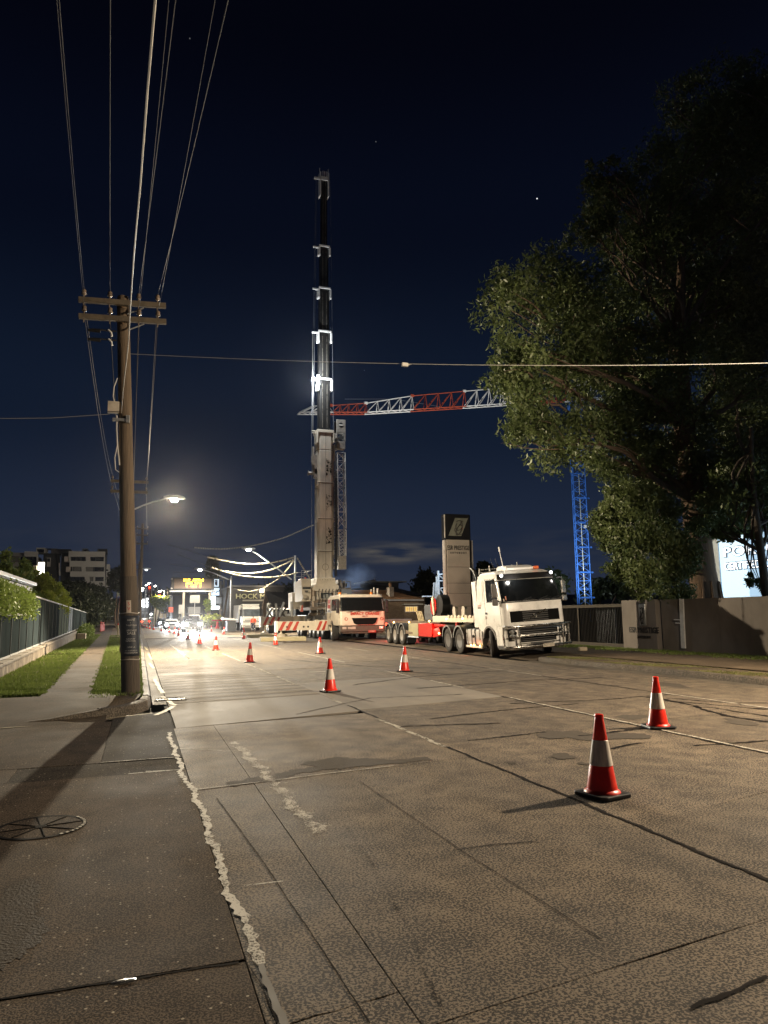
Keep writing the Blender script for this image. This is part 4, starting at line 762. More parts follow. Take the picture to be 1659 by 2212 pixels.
# single wires off to the sides
e = atX(1659, 771, 13.2); L_ = [on_pole(7.18)+Vector((.13, -.05, 0))]; wr = catenary(L_[0], e+(e-L_[0])*.25, .22, 24)
wire('single wire crossing the street high in front of the crane boom', wr, .006, mat('pale_span_wire', (.34, .33, .30), .6), 'span_wire'); p = wr[0]+(wr[-1]-wr[0])*.37
p = min(wr, key=lambda q: abs(((q-EYE).dot(CR)/(q-EYE).dot(CF))*FPX+PW/2-895)); b = MB(); b.T = Matrix.Translation(p-Vector((0, 0, .02))); b.box(-.07, .07, -.03, .03, -.04, .04); b.tube((.07, 0, .01), (.16, 0, .03), .012); tag(b.obj('line_clamp', mat('pale_clamp', (.5, .48, .44), .5), None, bevel=.01), 'small pale clamp hanging on the street crossing wire', 'clamp')
wire('lone thin wire leaving the leaning pole to the left', [on_pole(5.82)+Vector((-.3, -.1, 0)), atY(110, 903, 15.2), atY(0, 904, 14.8), atY(-300, 903, 14)], .007, WIRE, 'span_wire')

# ---- street lamps
def street_lamp(label, foot, head, m=GALV, r=.035, base=None, poleh=None, name='street_lamp', glowm=LAMPG, hs=1.0):
    t = thing(name, label, 'street lamp', (0, 0, 0), 0, 'street lamps'); foot = Vector(foot); head = Vector(head); mid = foot.lerp(head, .5)+Vector((0, 0, .12))
    MB().path([foot, foot.lerp(head, .25)+Vector((0, 0, .08)), mid, foot.lerp(head, .8)+Vector((0, 0, .10)), head+(foot-head).normalized()*.25*hs], r, 8).obj('arm', m, t, smooth=60)
    d = (head-foot); d.z = 0; ang = math.atan2(d.y, d.x); b = MB(); b.T = Matrix.Translation(head)@Matrix.Rotation(ang, 4, 'Z')@Matrix.Scale(hs, 4)
    b.loft([[(x, w_*math.cos(k*math.pi/5), h_*max(-.25, math.sin(k*math.pi/5))) for k in range(10)] for x, w_, h_ in ((-.35, .05, .05), (-.2, .11, .09), (.1, .15, .11), (.3, .12, .08), (.36, .05, .04))]); b.obj('head', m, t, smooth=60)
    b = MB(); b.T = Matrix.Translation(head-Vector((0, 0, .035*hs)))@Matrix.Rotation(ang, 4, 'Z')@Matrix.Scale(hs, 4); b.lathe([(.13, 0), (.125, -.05), (.09, -.09), (.001, -.105)], 12); b.obj('lens', glowm, t, smooth=60)
    if base is not None:
        q = Vector(base); MB().path([q, q+Vector((0, 0, poleh))], [.14, .10], 14).obj('column', m, t, smooth=60)
    return t
street_lamp('lit street lamp on a curved arm high on the second left pole', (-.48, 33.95, 6.40), PL2, GALVP, hs=1.35)
street_lamp('lit street lamp on a long sloping arm from a pale steel column left of crane', (14.0, 70, 5.2), PR2, mat('pale_steel_column', (.50, .55, .60), .4, .2), .07, (14.35, 70, .1), 7.45, hs=1.8)
street_lamp('lit street lamp above the amber message board', (12.6, 110, 7.2), PR3, GALVP, .08, (12.9, 110, .1), 7.6, glowm=LAMPF, hs=2.2)
street_lamp('unlit looking small street lamp just right of the leaning pole far away', (-.1, 78, 6.5), (.55, 78, 6.62), GALVP, .04, glowm=glow('pale_lamp', (.9, .95, 1), 3), hs=1.2)
street_lamp('near street lamp on the right kerb shining across the road', (13.75, 6.3, 6.9), PNR, GALVP, .045, (13.8, 6.3, .15), 6.95, hs=1.0)
for i, (x, y, Y) in enumerate(((322, 1260, 240), (316, 1264, 250), (308, 1271, 200), (306, 1276, 190), (335, 1266, 260), (345, 1278, 152))):
    p = atY(x, y, Y); t = thing('street_lamp', 'far street lamp glowing over the hill road, %s' % ('highest', 'second highest', 'beside the leaning pole', 'lowest beside the leaning pole', 'right of the highest', 'above the far red signal')[i], 'street lamp', p, 0, 'street lamps')
    MB().tube((.9, 0, zr(Y)-p.z), (.9, 0, .1), .10, .07, 6).obj('column', GALVP, t); MB().path([(.9, 0, .1), (.4, 0, .3), (0, 0, .12)], .06, 5).obj('arm', GALVP, t); MB().ball((0, 0, 0), .30*min(1, Y/200), 8, 0, .6).obj('lens', LAMPF, t)
    if Y < 160: lamp('POINT', 'street_light', p-Vector((0, 1.5, .6)), 2200, (1, .92, .7), size=.2)

# ---- tiger-tail covered service lines over the street
TT = mat('tiger_tail_cover', (.34, .31, .23), .55, var=.35, scale=3); TD = mat('tiger_tail_dark_band', (.10, .09, .07), .6)
def zz(x, y, Y): return atY((700+.3617*x)*.5486, (2050+.3617*y)*.5486, Y)
def smooth_pts(pts, n=8):
    out = []; P_ = [pts[0]]+pts+[pts[-1]]
    for i in range(1, len(P_)-2):
        for k in range(n):
            t = k/n; a, b, c, d = P_[i-1], P_[i], P_[i+1], P_[i+2]
            out.append(.5*((2*b)+(c-a)*t+(2*a-5*b+4*c-d)*t*t+(3*b-a-3*c+d)*t**3))
    return out+[pts[-1]]
def tail(label, pl, Y, r=.075, beads=False, k=1.0):
    pts = smooth_pts([zz(x, y, Y) for x, y in pl], 10); t = thing('covered_line', label, 'cable', (0, 0, 0), 0, 'striped covers on overhead lines')
    if not beads:
        MB().path(pts, r*.55, 6).obj('line', TT, t, smooth=60); mb = MB(); md = MB()
        for i in range(len(pts)-1): (md if i % 7 == 5 else mb).tube(pts[i].lerp(pts[i+1], .08), pts[i].lerp(pts[i+1], .92), r, None, 7)
        tag(mb.obj('cover', TT, t, smooth=40), kind='stuff'); tag(md.obj('cover_band', TD, t, smooth=40), kind='stuff')
    else:
        MB().path(pts, .02, 5).obj('line', mat('grey_line', (.2, .19, .17), .6), t); acc = 0; mb = MB()
        for a, b in zip(pts[:-1], pts[1:]):
            n = max(1, int((b-a).length/.19))
            for i in range(n): mb.tube(a.lerp(b, (i+.1)/n), a.lerp(b, (i+.62)/n), .062, None, 6)
        tag(mb.obj('line_marker', TT, t), kind='stuff')
    return t
tail('beaded line rising to the crane boom behind the middle street lamp', ((180, 293), (350, 304), (520, 306), (700, 290), (860, 262), (1000, 230), (1160, 183), (1300, 125), (1480, 45)), 66, beads=True)
tail('topmost striped line sagging left from the pale steel column', ((320, 398), (500, 440), (700, 470), (850, 475), (1000, 462), (1130, 437), (1260, 400)), 70)
tail('middle striped line sagging left from the pale steel column', ((520, 552), (700, 572), (850, 570), (1000, 540), (1130, 490), (1262, 425)), 70.2)
tail('lowest striped line sagging left past the pale steel column', ((365, 512), (540, 568), (700, 602), (880, 620), (1020, 617), (1170, 600), (1305, 566)), 69.8)
tail('yellowish striped line dropping steeply left from the pale steel column', ((1266, 430), (1225, 490), (1180, 548), (1130, 600), (1090, 637)), 70.4)
tail('striped line dropping right from the pale steel column behind the crane', ((1300, 405), (1330, 455), (1350, 490), (1395, 560), (1440, 628)), 70.3)
wire('bare wire continuing the steep striped line down to the shop pole', smooth_pts([zz(*q, 72) for q in ((1090, 637), (1000, 692), (930, 735), (800, 768), (720, 765), (650, 752))], 6), .028, TT, 'service_line', 'cable', None)
for q, lab in ((((0, 365), (180, 435), (365, 512)), 'lowest'), (((-110, 260), (0, 290), (160, 338), (320, 398)), 'topmost')):
    wire('bare wire running on left from the %s striped line' % lab, smooth_pts([zz(*k, 70) for k in q], 6), .022, WIRE, 'service_line', 'cable', None)
wire('faint wire reaching left from the lamp above the message board', smooth_pts([zz(*k, 110) for k in ((-100, 470), (50, 490), (205, 512))], 5), .03, WIRE, 'service_line', 'cable', None)

# ================================================================== right side: wall, gate, sign pylon, glowing board, house
REND = mat('taupe_render', (.180, .158, .138), .9, var=.24, scale=1.3, bump=.3, bscale=40, stretch=(1, 1, .6), spec=.15); INKB = mat('dark_lettering', (.018, .015, .013), .6); STEELM = mat('brushed_steel', (.50, .49, .46), .35, .9, var=.2)
bw = thing('boundary_wall', 'tall taupe rendered boundary wall at the right edge', 'wall')
for k in range(9): y1_ = 22.9-2.9*k; MB().box(18.8+rnd.uniform(-.003, .003), 19.05, y1_-2.888, y1_, .05, 2.07).obj('wall_panel', REND, bw, bevel=.008)
MB().box(18.78, 19.07, 4, 13.5, 2.072, 2.12).obj('wall_capping', REND, bw)
b = MB(); b.T = Matrix.Translation((18.76, 21.75, 1.2))@Matrix.Rotation(R(2), 4, 'X'); b.box(-.03, .03, -.10, .10, -.9, .88); b.box(-.05, .0, .10, .40, .10, .13); b.box(-.05, .0, .10, .32, -.02, .01); b.obj('light_strip', mat('white_strip_cover', (.70, .70, .68), .4), bw, bevel=.008)
gp_ = thing('gate_pillar', 'square taupe gate pillar carrying the logo plate and dark lettering', 'pillar')
MB().box(18.62, 19.1, 23.0, 25.05, .05, 2.10).obj('pillar', REND, gp_, bevel=.012)
MB().box(18.585, 18.618, 23.55, 23.95, 1.10, 1.92).obj('logo_plate', STEELM, gp_, bevel=.008)
def swirl(mb, T, k, r):            # the looped script emblem: two slanted loops and a flag stroke
    mb.T = T; a = R(-28)
    def el(cx, cy, rx, ry, t0, t1, n=26): return [((cx+rx*math.cos(t)*math.cos(a)-ry*math.sin(t)*math.sin(a))*k, 0, (cy+rx*math.cos(t)*math.sin(a)*1+ry*math.sin(t)*math.cos(a))*k) for t in [t0+(t1-t0)*i/n for i in range(n+1)]]
    mb.path(el(.0, .12, .36, .50, 2.9, 8.2), r, 5); mb.path(el(-.02, -.30, .26, .62, -1.0, 5.2), r*1.3, 5); mb.path([((-.30+.75*i/10)*k, 0, (.62+.10*math.sin(i/10*3.1))*k) for i in range(11)], r*1.2, 5); mb.path([((.35-.32*i/6)*k, 0, (.66-.42*(i/6)**.7)*k) for i in range(7)], r, 5); mb.path(el(-.05, -.42, .50, .34, 3.0, 5.9), r, 5); mb.T = None
b = MB(); swirl(b, Matrix.Translation((18.575, 23.75, 1.50))@Matrix.Rotation(R(-90), 4, 'Z')@Matrix.Diagonal((.62, 1, 1, 1)), .40, .016); b.obj('logo_mark', INKB, gp_, smooth=60)
text('ESR PRESTIGE', .30, INKB, gp_, (18.612, 23.75, .92), (R(90), 0, R(-90)), (.98, 1, 1), extrude=.012, bold=.004)
text('AUTOBODY', .13, INKB, gp_, (18.612, 23.75, .66), (R(90), 0, R(-90)), extrude=.012, spacing=1.15, bold=.004)
gate = thing('sliding_gate', 'dark steel bar gate behind the truck nose left of the gate pillar', 'gate', (18.85, 0, 0))
GT = mat('dark_gate_steel', (.014, .013, .012), .9, 0, var=.2, spec=.04); GTL = mat('gate_rail_steel', (.075, .066, .054), .8, 0, spec=.1)
for nm, z0, z1 in (('top_rail', 1.84, 1.97), ('bottom_rail', .12, .34)): MB().box(-.05, .05, 25.08, 36.0, z0, z1).obj(nm, GTL, gate, bevel=.006)
barm = MB().box(-.02, .02, -.025, .025, .343, 1.837).mesh('bar', GT)
y = 25.16
while y < 32.6: link('bar', barm, gate, (0, y, 0)); y += .112
for yy in (28.4, 31.8): MB().box(-.06, .06, yy, yy+.09, .345, 1.835).obj('stile', GTL, gate)
b = MB(); b.box(.3, .36, 26.25, 27.6, .3, 1.72); tag(b.obj('steel_cabinet', mat('galvanised_sheet', (.34, .37, .40), .45, .5, var=.35, scale=2), None, loc=(18.85, 0, 0)), 'grey galvanised sheet panel seen through the gate bars', 'panel')
b = MB(); b.ball((0, 0, .09), .10, 8, 0, .8); b.box(-.20, .14, -.09, .09, .0, .15); tag(b.obj('stone', mat('pale_stone', (.45, .38, .28), .8, var=.3), None, bevel=.03, loc=gp(1260, 1406, .15)), 'pale broken stone lying on the dirt before the gate', 'stone')
# sign pylon
py = thing('sign_pylon', 'tall sign pylon with a black logo head and four stacked grey panels', 'sign', (0, 0, 0))
YS = 42.0; pTL = atY(961, 1110, YS); pTR = atY(1014, 1112, YS); px0, px1 = pTL.x, pTR.x-.02; zt = pTL.z
SGB = mat('sign_black', (.008, .008, .009), .7, var=.3, spec=.1); SGG = mat('sign_grey_panel', (.30, .265, .225), .55, .25, var=.14, scale=1.4); SGL = mat('sign_edge_trim', (.50, .46, .40), .4, .4)
zc = atY(964, 1165, YS).z
MB().box(px0+.10, px1+.06, YS+.02, YS+.55, .1, zt-.02).obj('core', SGB, py)
MB().box(px0, px1, YS-.04, YS+.6, zc+.01, zt).obj('head', SGB, py, bevel=.01)
zs = [atY(965, v, YS).z for v in (1167, 1226, 1277, 1327-16, 1330)]; zs = [zc-.02, atY(965, 1225, YS).z, atY(966, 1260, YS).z, atY(967, 1282, YS).z, atY(968, 1310, YS).z, .5]
for a, c in zip(zs[:-1], zs[1:]): MB().box(px0+.06, px1-.06, YS-.05, YS+.01, c+.018, a).obj('panel', SGG, py, bevel=.006)
for xx in (px0-.06, px1+.12): MB().box(xx, xx+.09, YS+.05, YS+.4, .3, zc-.03).obj('edge_trim', SGL, py)
MB().box(px0-.035, px0-.005, YS, YS+.1, zc+.1, zt-.05).obj('edge_trim', SGL, py)
xm = (px0+px1)/2; hw = (px1-px0)/2; hz = (zt-zc)/2; zm = (zt+zc)/2
b = MB(); b.prism([(xm-hw*.78, zm-hz*.72), (xm+hw*.28, zm-hz*.72), (xm+hw*.86, zm+hz*.70), (xm-hw*.20, zm+hz*.70)], 'y', YS-.05, YS-.043); b.obj('logo_plate', mat('logo_grey_green', (.115, .118, .095), .6, var=.2, scale=3), py)
b = MB(); swirl(b, Matrix.Translation((xm+.08, YS-.055, zm-.02)), hz*.72, .020); b.obj('logo_mark', INKB, py, smooth=60)
zt_ = atY(988, 1184, YS).z; text('ESR PRESTIGE', .285, INKB, py, (xm, YS-.053, zt_), scale=(.90, 1.35, 1), extrude=.004, bold=.006)
text('AUTOBODY', .15, INKB, py, (xm, YS-.053, atY(988, 1194.5, YS).z), extrude=.004, spacing=1.6, bold=.007)
# glowing white sign board behind the wall
GB = thing('lit_sign_board', 'glowing white sign board with CERTIFIED lettering behind the grey wall', 'sign')
BX = 24.0; a0 = atX(1561, 1288, BX); b0 = atX(1561, 1161, BX); yL = a0.y; WB = glow('lit_board_face', (.50, .72, .92), .92); WL = glow('lit_letter_face', (.97, .99, 1), 2.2)
MB().box(BX, BX+.35, 8, yL, .4, b0.z).obj('board', WB, GB)
MB().box(BX-.05, BX+.45, yL+.003, yL+.42, .4, b0.z+.05).obj('side_trim', mat('board_side', (.55, .62, .68), .5), GB)
for zz0 in (1.10, 2.3): pass
lz = atX(1580, 1224, BX).z; ltz = atX(1580, 1193, BX).z
for txt, z, sz, sp in (('CERTIFIED COLLISION', lz, .40, 1.1),):
    text(txt, sz*1.12, mat('board_letter_edge', (.05, .08, .12), .6), GB, (BX-.02, yL-.28, z), (R(90), 0, R(-90)), (.92, 1.0, 1), align='LEFT', extrude=.012, spacing=1.02, bold=.030)
    text(txt, sz*1.12, WL, GB, (BX-.05, yL-.28, z), (R(90), 0, R(-90)), (.92, 1.0, 1), align='LEFT', extrude=.016, spacing=1.02, bold=-.004)
text('PORSCHE', .62, mat('board_letter_edge', (.05, .08, .12), .6), GB, (BX-.02, yL-.26, ltz), (R(90), 0, R(-90)), (1.45, .95, 1), align='LEFT', extrude=.012, spacing=1.05, bold=.028, name='lettering')
text('PORSCHE', .62, WL, GB, (BX-.05, yL-.26, ltz), (R(90), 0, R(-90)), (1.45, .95, 1), align='LEFT', extrude=.016, spacing=1.05, bold=-.006, name='lettering')
lamp('SPOT', 'board_light', (23.2, 17.5, 3.4), 120, COOL, (30, 40, 2.0), 140, .6, .3)

# brick house beyond the crane
BRICK = new_mat('house_brick')[0]; n = BRICK.node_tree.nodes; l = BRICK.node_tree.links; t = n.new('ShaderNodeTexCoord'); mp = n.new('ShaderNodeMapping'); mp.inputs['Rotation'].default_value = (R(90), 0, 0); bt = n.new('ShaderNodeTexBrick'); bt.inputs['Scale'].default_value = 4.2
l.new(t.outputs['Object'], mp.inputs[0]); l.new(mp.outputs[0], bt.inputs[0]); bt.inputs['Color1'].default_value = (.26, .19, .13, 1); bt.inputs['Color2'].default_value = (.17, .115, .075, 1); bt.inputs['Mortar'].default_value = (.24, .20, .15, 1); bt.inputs['Mortar Size'].default_value = .02
l.new(bt.outputs[0], n['Principled BSDF'].inputs[0]); n['Principled BSDF'].inputs['Roughness'].default_value = .9
TILE = mat('terracotta_tiles', (.24, .135, .065), .8, var=.4, scale=2.5, bump=.5); DTILE = mat('dark_tiles', (.055, .048, .042), .8, var=.35, scale=1.5)
hs = thing('brick_house', 'brown brick house with tiled roof and a lit window beyond the crane', 'house'); HY = 68.0
def hp(x, y): return atY(548.6+x*.2315, 1179.5+y*.2315, HY)
wl, wr_ = hp(845, 0).x, hp(1527, 0).x; ez = hp(1400, 492).z; rz_ = hp(1000, 398).z
lx0, lx1, lz0, lz1 = hp(1398, 0).x, hp(1515, 0).x, hp(0, 632).z, hp(0, 572).z
b = MB(); b.box(wl, wr_, HY, HY+.25, 0, lz0); b.box(wl, lx0, HY, HY+.25, lz0, lz1); b.box(lx1, wr_, HY, HY+.25, lz0, lz1); b.box(wl, wr_, HY, HY+.25, lz1, ez); b.box(wr_-.25, wr_, HY+.25, HY+9, 0, ez); b.obj('wall', BRICK, hs)
rw = hp(1340, 0).x; nrow = 11
for k in range(nrow):           # tile courses, each row lapping the one below
    t0, t1 = k/nrow, (k+1)/nrow; y0, y1 = HY-.45+t0*4.2, HY-.45+t1*4.2+.06; z0, z1 = ez-.05+(rz_-ez+.05)*t0, ez-.05+(rz_-ez+.05)*t1; xr0, xr1 = wr_+.4+(rw-wr_-.4)*t0, wr_+.4+(rw-wr_-.4)*t1
    b = MB(); b.add([(wl-1.0, y0, z0+.05), (xr0, y0, z0+.05), (xr1, y1, z1+.0), (wl-1.0, y1, z1+.0), (wl-1.0, y0, z0-.03), (xr0, y0, z0-.03), (xr1, y1, z1-.05), (wl-1.0, y1, z1-.05)], [(0, 1, 2, 3), (7, 6, 5, 4), (0, 4, 5, 1), (1, 5, 6, 2), (2, 6, 7, 3), (3, 7, 4, 0)]); b.obj('tile_course', TILE, hs)
b = MB(); b.add([(rw, HY+3.8, rz_), (wr_+.4, HY-.43, ez-.03), (wr_+.4, HY+9, ez), (rw, HY+7, rz_)], [(0, 1, 2, 3)]); b.add([(wl-1, HY+3.9, rz_-.01), (rw, HY+3.9, rz_-.01), (rw, HY+7, rz_), (wl-1, HY+7, rz_)], [(0, 1, 2, 3)]); b.obj('roof', TILE, hs)
MB().box(wl-1, wr_+.35, HY-.55, HY-.43, ez-.22, ez-.06).obj('gutter', mat('pale_gutter', (.6, .62, .64), .35, .3), hs)
cx0, cx1 = hp(1277, 0).x, hp(1318, 0).x; b = MB(); b.box(cx0, cx1, HY+.6, HY+1.5, ez-.2, hp(0, 380).z); b.box(cx0-.1, cx1+.1, HY+.5, HY+1.6, ez-.02, ez+.08); b.obj('chimney', mat('chimney_render', (.32, .29, .25), .85, var=.35), hs); MB().lathe([(.16, 0), (.13, .3), (.17, .34), (.10, .45), (.02, .5)], 10, 'z', ((cx0+cx1)/2, HY+1, hp(0, 380).z)).obj('chimney_pot', mat('terracotta_pot', (.26, .15, .08), .8), hs)
f = MB(); f.box(lx0, lx1, HY-.06, HY-.01, lz1-.08, lz1); f.box(lx0, lx1, HY-.06, HY-.01, lz0, lz0+.07)
for k in range(4): xx = lx0+(lx1-lx0-.07)*k/3; f.box(xx, xx+.07, HY-.06, HY-.01, lz0+.072, lz1-.082)
wf = f.obj('window', WHITE_, hs)
for k in range(3):
    a_, c_ = lx0+(lx1-lx0-.07)*k/3+.07, lx0+(lx1-lx0-.07)*(k+1)/3; MB().box(a_, c_, HY-.035, HY-.02, lz0+.07, lz1-.08).obj('pane', glow('lit_window_gold', (1, .66, .22), .85), wf)
    g_ = MB(); g_.box((a_+c_)/2-.012, (a_+c_)/2+.012, HY-.05, HY-.037, lz0+.07, lz1-.08)
    for zz_ in (.33, .66): g_.box(a_, c_, HY-.052, HY-.05+.0, lz0+.07+(lz1-lz0-.15)*zz_-.012, lz0+.07+(lz1-lz0-.15)*zz_+.012)
    g_.obj('glazing_bar', mat('dark_red_leadlight', (.25, .05, .03), .5), wf)
MB().box(lx0-.35, lx1+.35, HY-.7, HY-.05, lz1+.12, lz1+.22).obj('window_hood', mat('hood_white', (.55, .55, .50), .6), hs)
h2 = thing('dark_house', 'dark two storey house roof rising behind the brick house', 'house'); D_ = 90
def hq(x, y): return atY(548.6+x*.2315, 1179.5+y*.2315, D_)
p0, p1 = hq(990, 390), hq(1640, 470); tz = hq(0, 335).z
b = MB(); b.add([(p0.x, D_, p0.z), (p1.x, D_, p1.z), (hq(1270, 0).x, D_+4, tz), (hq(1080, 0).x, D_+4, tz), (p0.x, D_+9, p0.z), (p1.x, D_+9, p1.z)], [(0, 1, 2, 3), (1, 5, 2), (5, 4, 3, 2), (4, 0, 3)]); b.obj('roof', DTILE, h2); MB().box(p0.x+.3, p1.x-.5, D_+.5, D_+8, 0, p1.z+.05).obj('wall', BRICK, h2)
b = MB(); a_, c_ = hq(1150, 325), hq(1420, 322); b.box(a_.x, c_.x, D_+3, D_+8, tz-1.2, a_.z-.05); b.obj('upper_wall', mat('dark_weatherboard', (.05, .05, .055), .8), h2); MB().box(hq(1098, 0).x, hq(1480, 0).x, D_+2.5, D_+8.5, a_.z-.05, a_.z+.1).obj('eave', mat('eave_pale', (.30, .30, .27), .7), h2); MB().box(hq(1160, 0).x, hq(1210, 0).x, D_+3.5, D_+4.3, a_.z+.11, hq(0, 297).z).obj('chimney', BRICK, h2)
b = MB(); b.path([(hq(1210, 0).x, D_+4, a_.z), (hq(1210, 0).x, D_+4, hq(0, 275).z)], .03); b.path([(hq(1190, 0).x, D_+4, hq(0, 281).z), (hq(1232, 0).x, D_+4, hq(0, 283).z)], .02); b.obj('aerial', GALV, h2)
# pale steel rack beyond the trailer
rk = thing('steel_rack', 'pale blue steel frame of upright poles left of the sign pylon', 'frame'); YK = 49
PB_ = mat('pale_blue_steel', (.42, .52, .62), .4, .2, var=.15); q = lambda x, y: atY((1650+x*.42195)*.5486, (1950+y*.42195)*.5486, YK)
for i, (x0, y0, x1, y1, rr) in enumerate(((178, 705, 190, 990, .09), (163, 760, 170, 980, .07), (140, 815, 120, 985, .06), (157, 815, 140, 990, .05), (175, 820, 155, 1010, .06))): MB().tube(q(x0, y0), q(x1, y1)-Vector((0, 0, .8)), rr).obj('upright', PB_, rk)
for x0, y0, x1, y1 in ((180, 740, 245, 735), (180, 745, 245, 795), (165, 800, 245, 800), (195, 870, 248, 862), (200, 880, 245, 930), (30, 945, 125, 945)): MB().tube(q(x0, y0), q(x1, y1), .05).obj('brace', PB_, rk)
a_, c_ = q(195, 1030), q(250, 935); MB().box(a_.x, c_.x, YK-.3, YK+.5, a_.z, c_.z).obj('base_box', PB_, rk, bevel=.03)
lamp('SPOT', 'unseen_site_flood', (21.0, 47.0, 7.0), 1100, COOL, (18.0, 50, 2), 70, .6, .2)

# ================================================================== traffic cones
cone0 = thing('traffic_cone', None, 'traffic cone', (0, 0, 0), 0, 'red and white traffic cones along the lanes')
b = MB(); b.prism([(-.19, -.15), (-.15, -.19), (.15, -.19), (.19, -.15), (.19, .15), (.15, .19), (-.15, .19), (-.19, .15)], 'z', .0, .032); b.obj('base', BLACK, cone0, bevel=.008)
zc_, rc = (.033, .05, .70), lambda z: .140-.108*(z/.70)
b = MB(); b.lathe([(.160, .033), (.155, .045), (rc(.06)+.003, .06), (rc(.255), .255), (rc(.26)-.002, .26), (rc(.48)-.002, .48), (rc(.485), .485), (rc(.675), .675), (rc(.68)+.006, .68), (rc(.70)+.005, .700), (.018, .703), (.016, .66)], 28); b.obj('body', CONE_R, cone0, smooth=40)
b = MB(); b.lathe([(rc(.262)+.001, .262), (rc(.262)+.003, .264), (rc(.476)+.003, .476), (rc(.478)+.001, .478)], 28); b.obj('reflective_collar', CONE_W, cone0, smooth=40)
CN = [((3.96, 5.75), 18, 'largest cone, nearest the camera, on a black base beside a dark tar patch'), ((6.98, 8.72), -12, 'second nearest cone at right, standing on the white lane line'), ((3.95, 15.45), 8, 'cone on the smooth grey patch in the middle of the road'), ((7.32, 20.0), 20, 'lone cone in front of the truck trailer wheels'),
      ((3.82, 26.6), -5, 'cone on the dashed line nearest the left lane stripes'), ((3.68, 37.3), 12, 'cone second along the left row from the striped patch'), ((3.62, 46.8), -9, 'cone casting a long shadow toward the camera in the headlight glare'), ((3.58, 57.5), 15, 'cone directly below the dark car left headlamp'), ((3.45, 68.4), 3, 'cone at the dark car front left wheel'),
      ((3.52, 78.0), 9, 'cone silhouetted against the white glare, right one of two'), ((3.3, 86.5), 0, 'cone silhouetted against the white glare, left one of two'), ((2.75, 96), 5, 'small red cone at the white car front corner'), ((2.0, 108), 5, 'bright white banded cone at the head of the far left row'),
      ((1.62, 118), 0, 'far cone second in the row by the white car'), ((1.3, 128), 0, 'far cone third in the row by the white car'), ((1.05, 138), 0, 'far cone fourth in the row by the white car'), ((.85, 149), 0, 'far cone fifth in the row by the white car'), ((.7, 161), 0, 'farthest small cone near the red tail lights'),
      ((7.53, 31.2), 10, 'cone below the front wheel of the mobile crane'), ((7.56, 42.3), -14, 'cone in front of the timber mats under the outrigger'), ((7.53, 55.5), 4, 'tall white faced cone left of the farther outrigger mats'), ((7.84, 72.3), 8, 'cone between the dark car and the white tipper truck'), ((8.1, 88), 0, 'small cone close to the right headlamp of the dark car'), ((9.4, 62.5), 0, 'cone beside the white tipper truck front')]
CN[-1] = ((8.9, 66.0), 0, 'cone just right of the dark car on the open tarmac')
for i, ((x, y), rz, lab) in enumerate(CN):
    c = cone0 if i == 0 else copy_tree(cone0); c.location = (x, y, zr(y)+.004); c.rotation_euler = (R(rnd.uniform(-.5, 1.6)), R(rnd.uniform(-1.6, 1.6)), R(rz+rnd.uniform(-9, 9))); c['label'] = lab

# drain grate and manhole
t = thing('drain_grate', 'iron drain grate in the gutter beside the pole', 'grate', (.66, 15.42, .0), R(-4)); b = MB(); b.box(-.30, .30, -.24, -.20, .002, .018); b.box(-.30, .30, .20, .24, .002, .018); b.box(-.30, -.27, -.20, .20, .002, .018); b.box(.27, .30, -.20, .20, .002, .018); b.obj('frame', mat('cast_frame', (.10, .09, .08), .8, spec=.1), t); MB().box(-.27, .27, -.20, .20, -.001, .004).obj('pit', BLACK, t)
bm_ = MB().box(-.009, .009, -.199, .199, .006, .016).mesh('bar', mat('worn_grate_bar', (.07, .065, .055), .8, 0, spec=.05))
for k in range(9): link('bar', bm_, t, (-.235+.0588*k, 0, 0))
c = gp(88, 1788); t = thing('manhole_cover', 'round spoked manhole cover in the side street surface', 'manhole', (c.x, c.y, .004)); b = MB(); b.lathe([(.335, 0), (.335, .004), (.30, .004), (.30, 0)], 40); b.obj('ring', SEAL, t)
b = MB(); b.lathe([(.299, 0), (.299, .003), (.001, .003)], 40); b.obj('lid', K_ROADS, t); b = MB()
for k in range(4): a_ = k*math.pi/4+.2; b.path([(math.cos(a_)*.3, math.sin(a_)*.3, .004), (-math.cos(a_)*.3, -math.sin(a_)*.3, .0045)], .006, 4)
b.lathe([(.045, .003), (.045, .008), (.001, .008)], 12); b.obj('spoke', SEAL, t)
b = MB()
for k in range(12): a_ = -1.0+k*.15; b.T = Matrix.Translation((math.cos(a_)*.318, math.sin(a_)*.318, .0055))@Matrix.Rotation(a_, 4, 'Z'); b.box(-.010, .010, -.012, .012, 0, .003)
b.obj('rim_stud', LINEW, t)
b = MB(); b.lathe([(.001, .0), (.035, .004), (.02, .012), (.001, .014)], 10); b.T = None; o = tag(b.obj('flattened_can', mat('shiny_foil', (.7, .7, .68), .2, .9), None, loc=gp(268, 2120, .005)), 'flattened shiny scrap lying in the joint at bottom left', 'litter'); o.scale = (1.6, .5, .6)
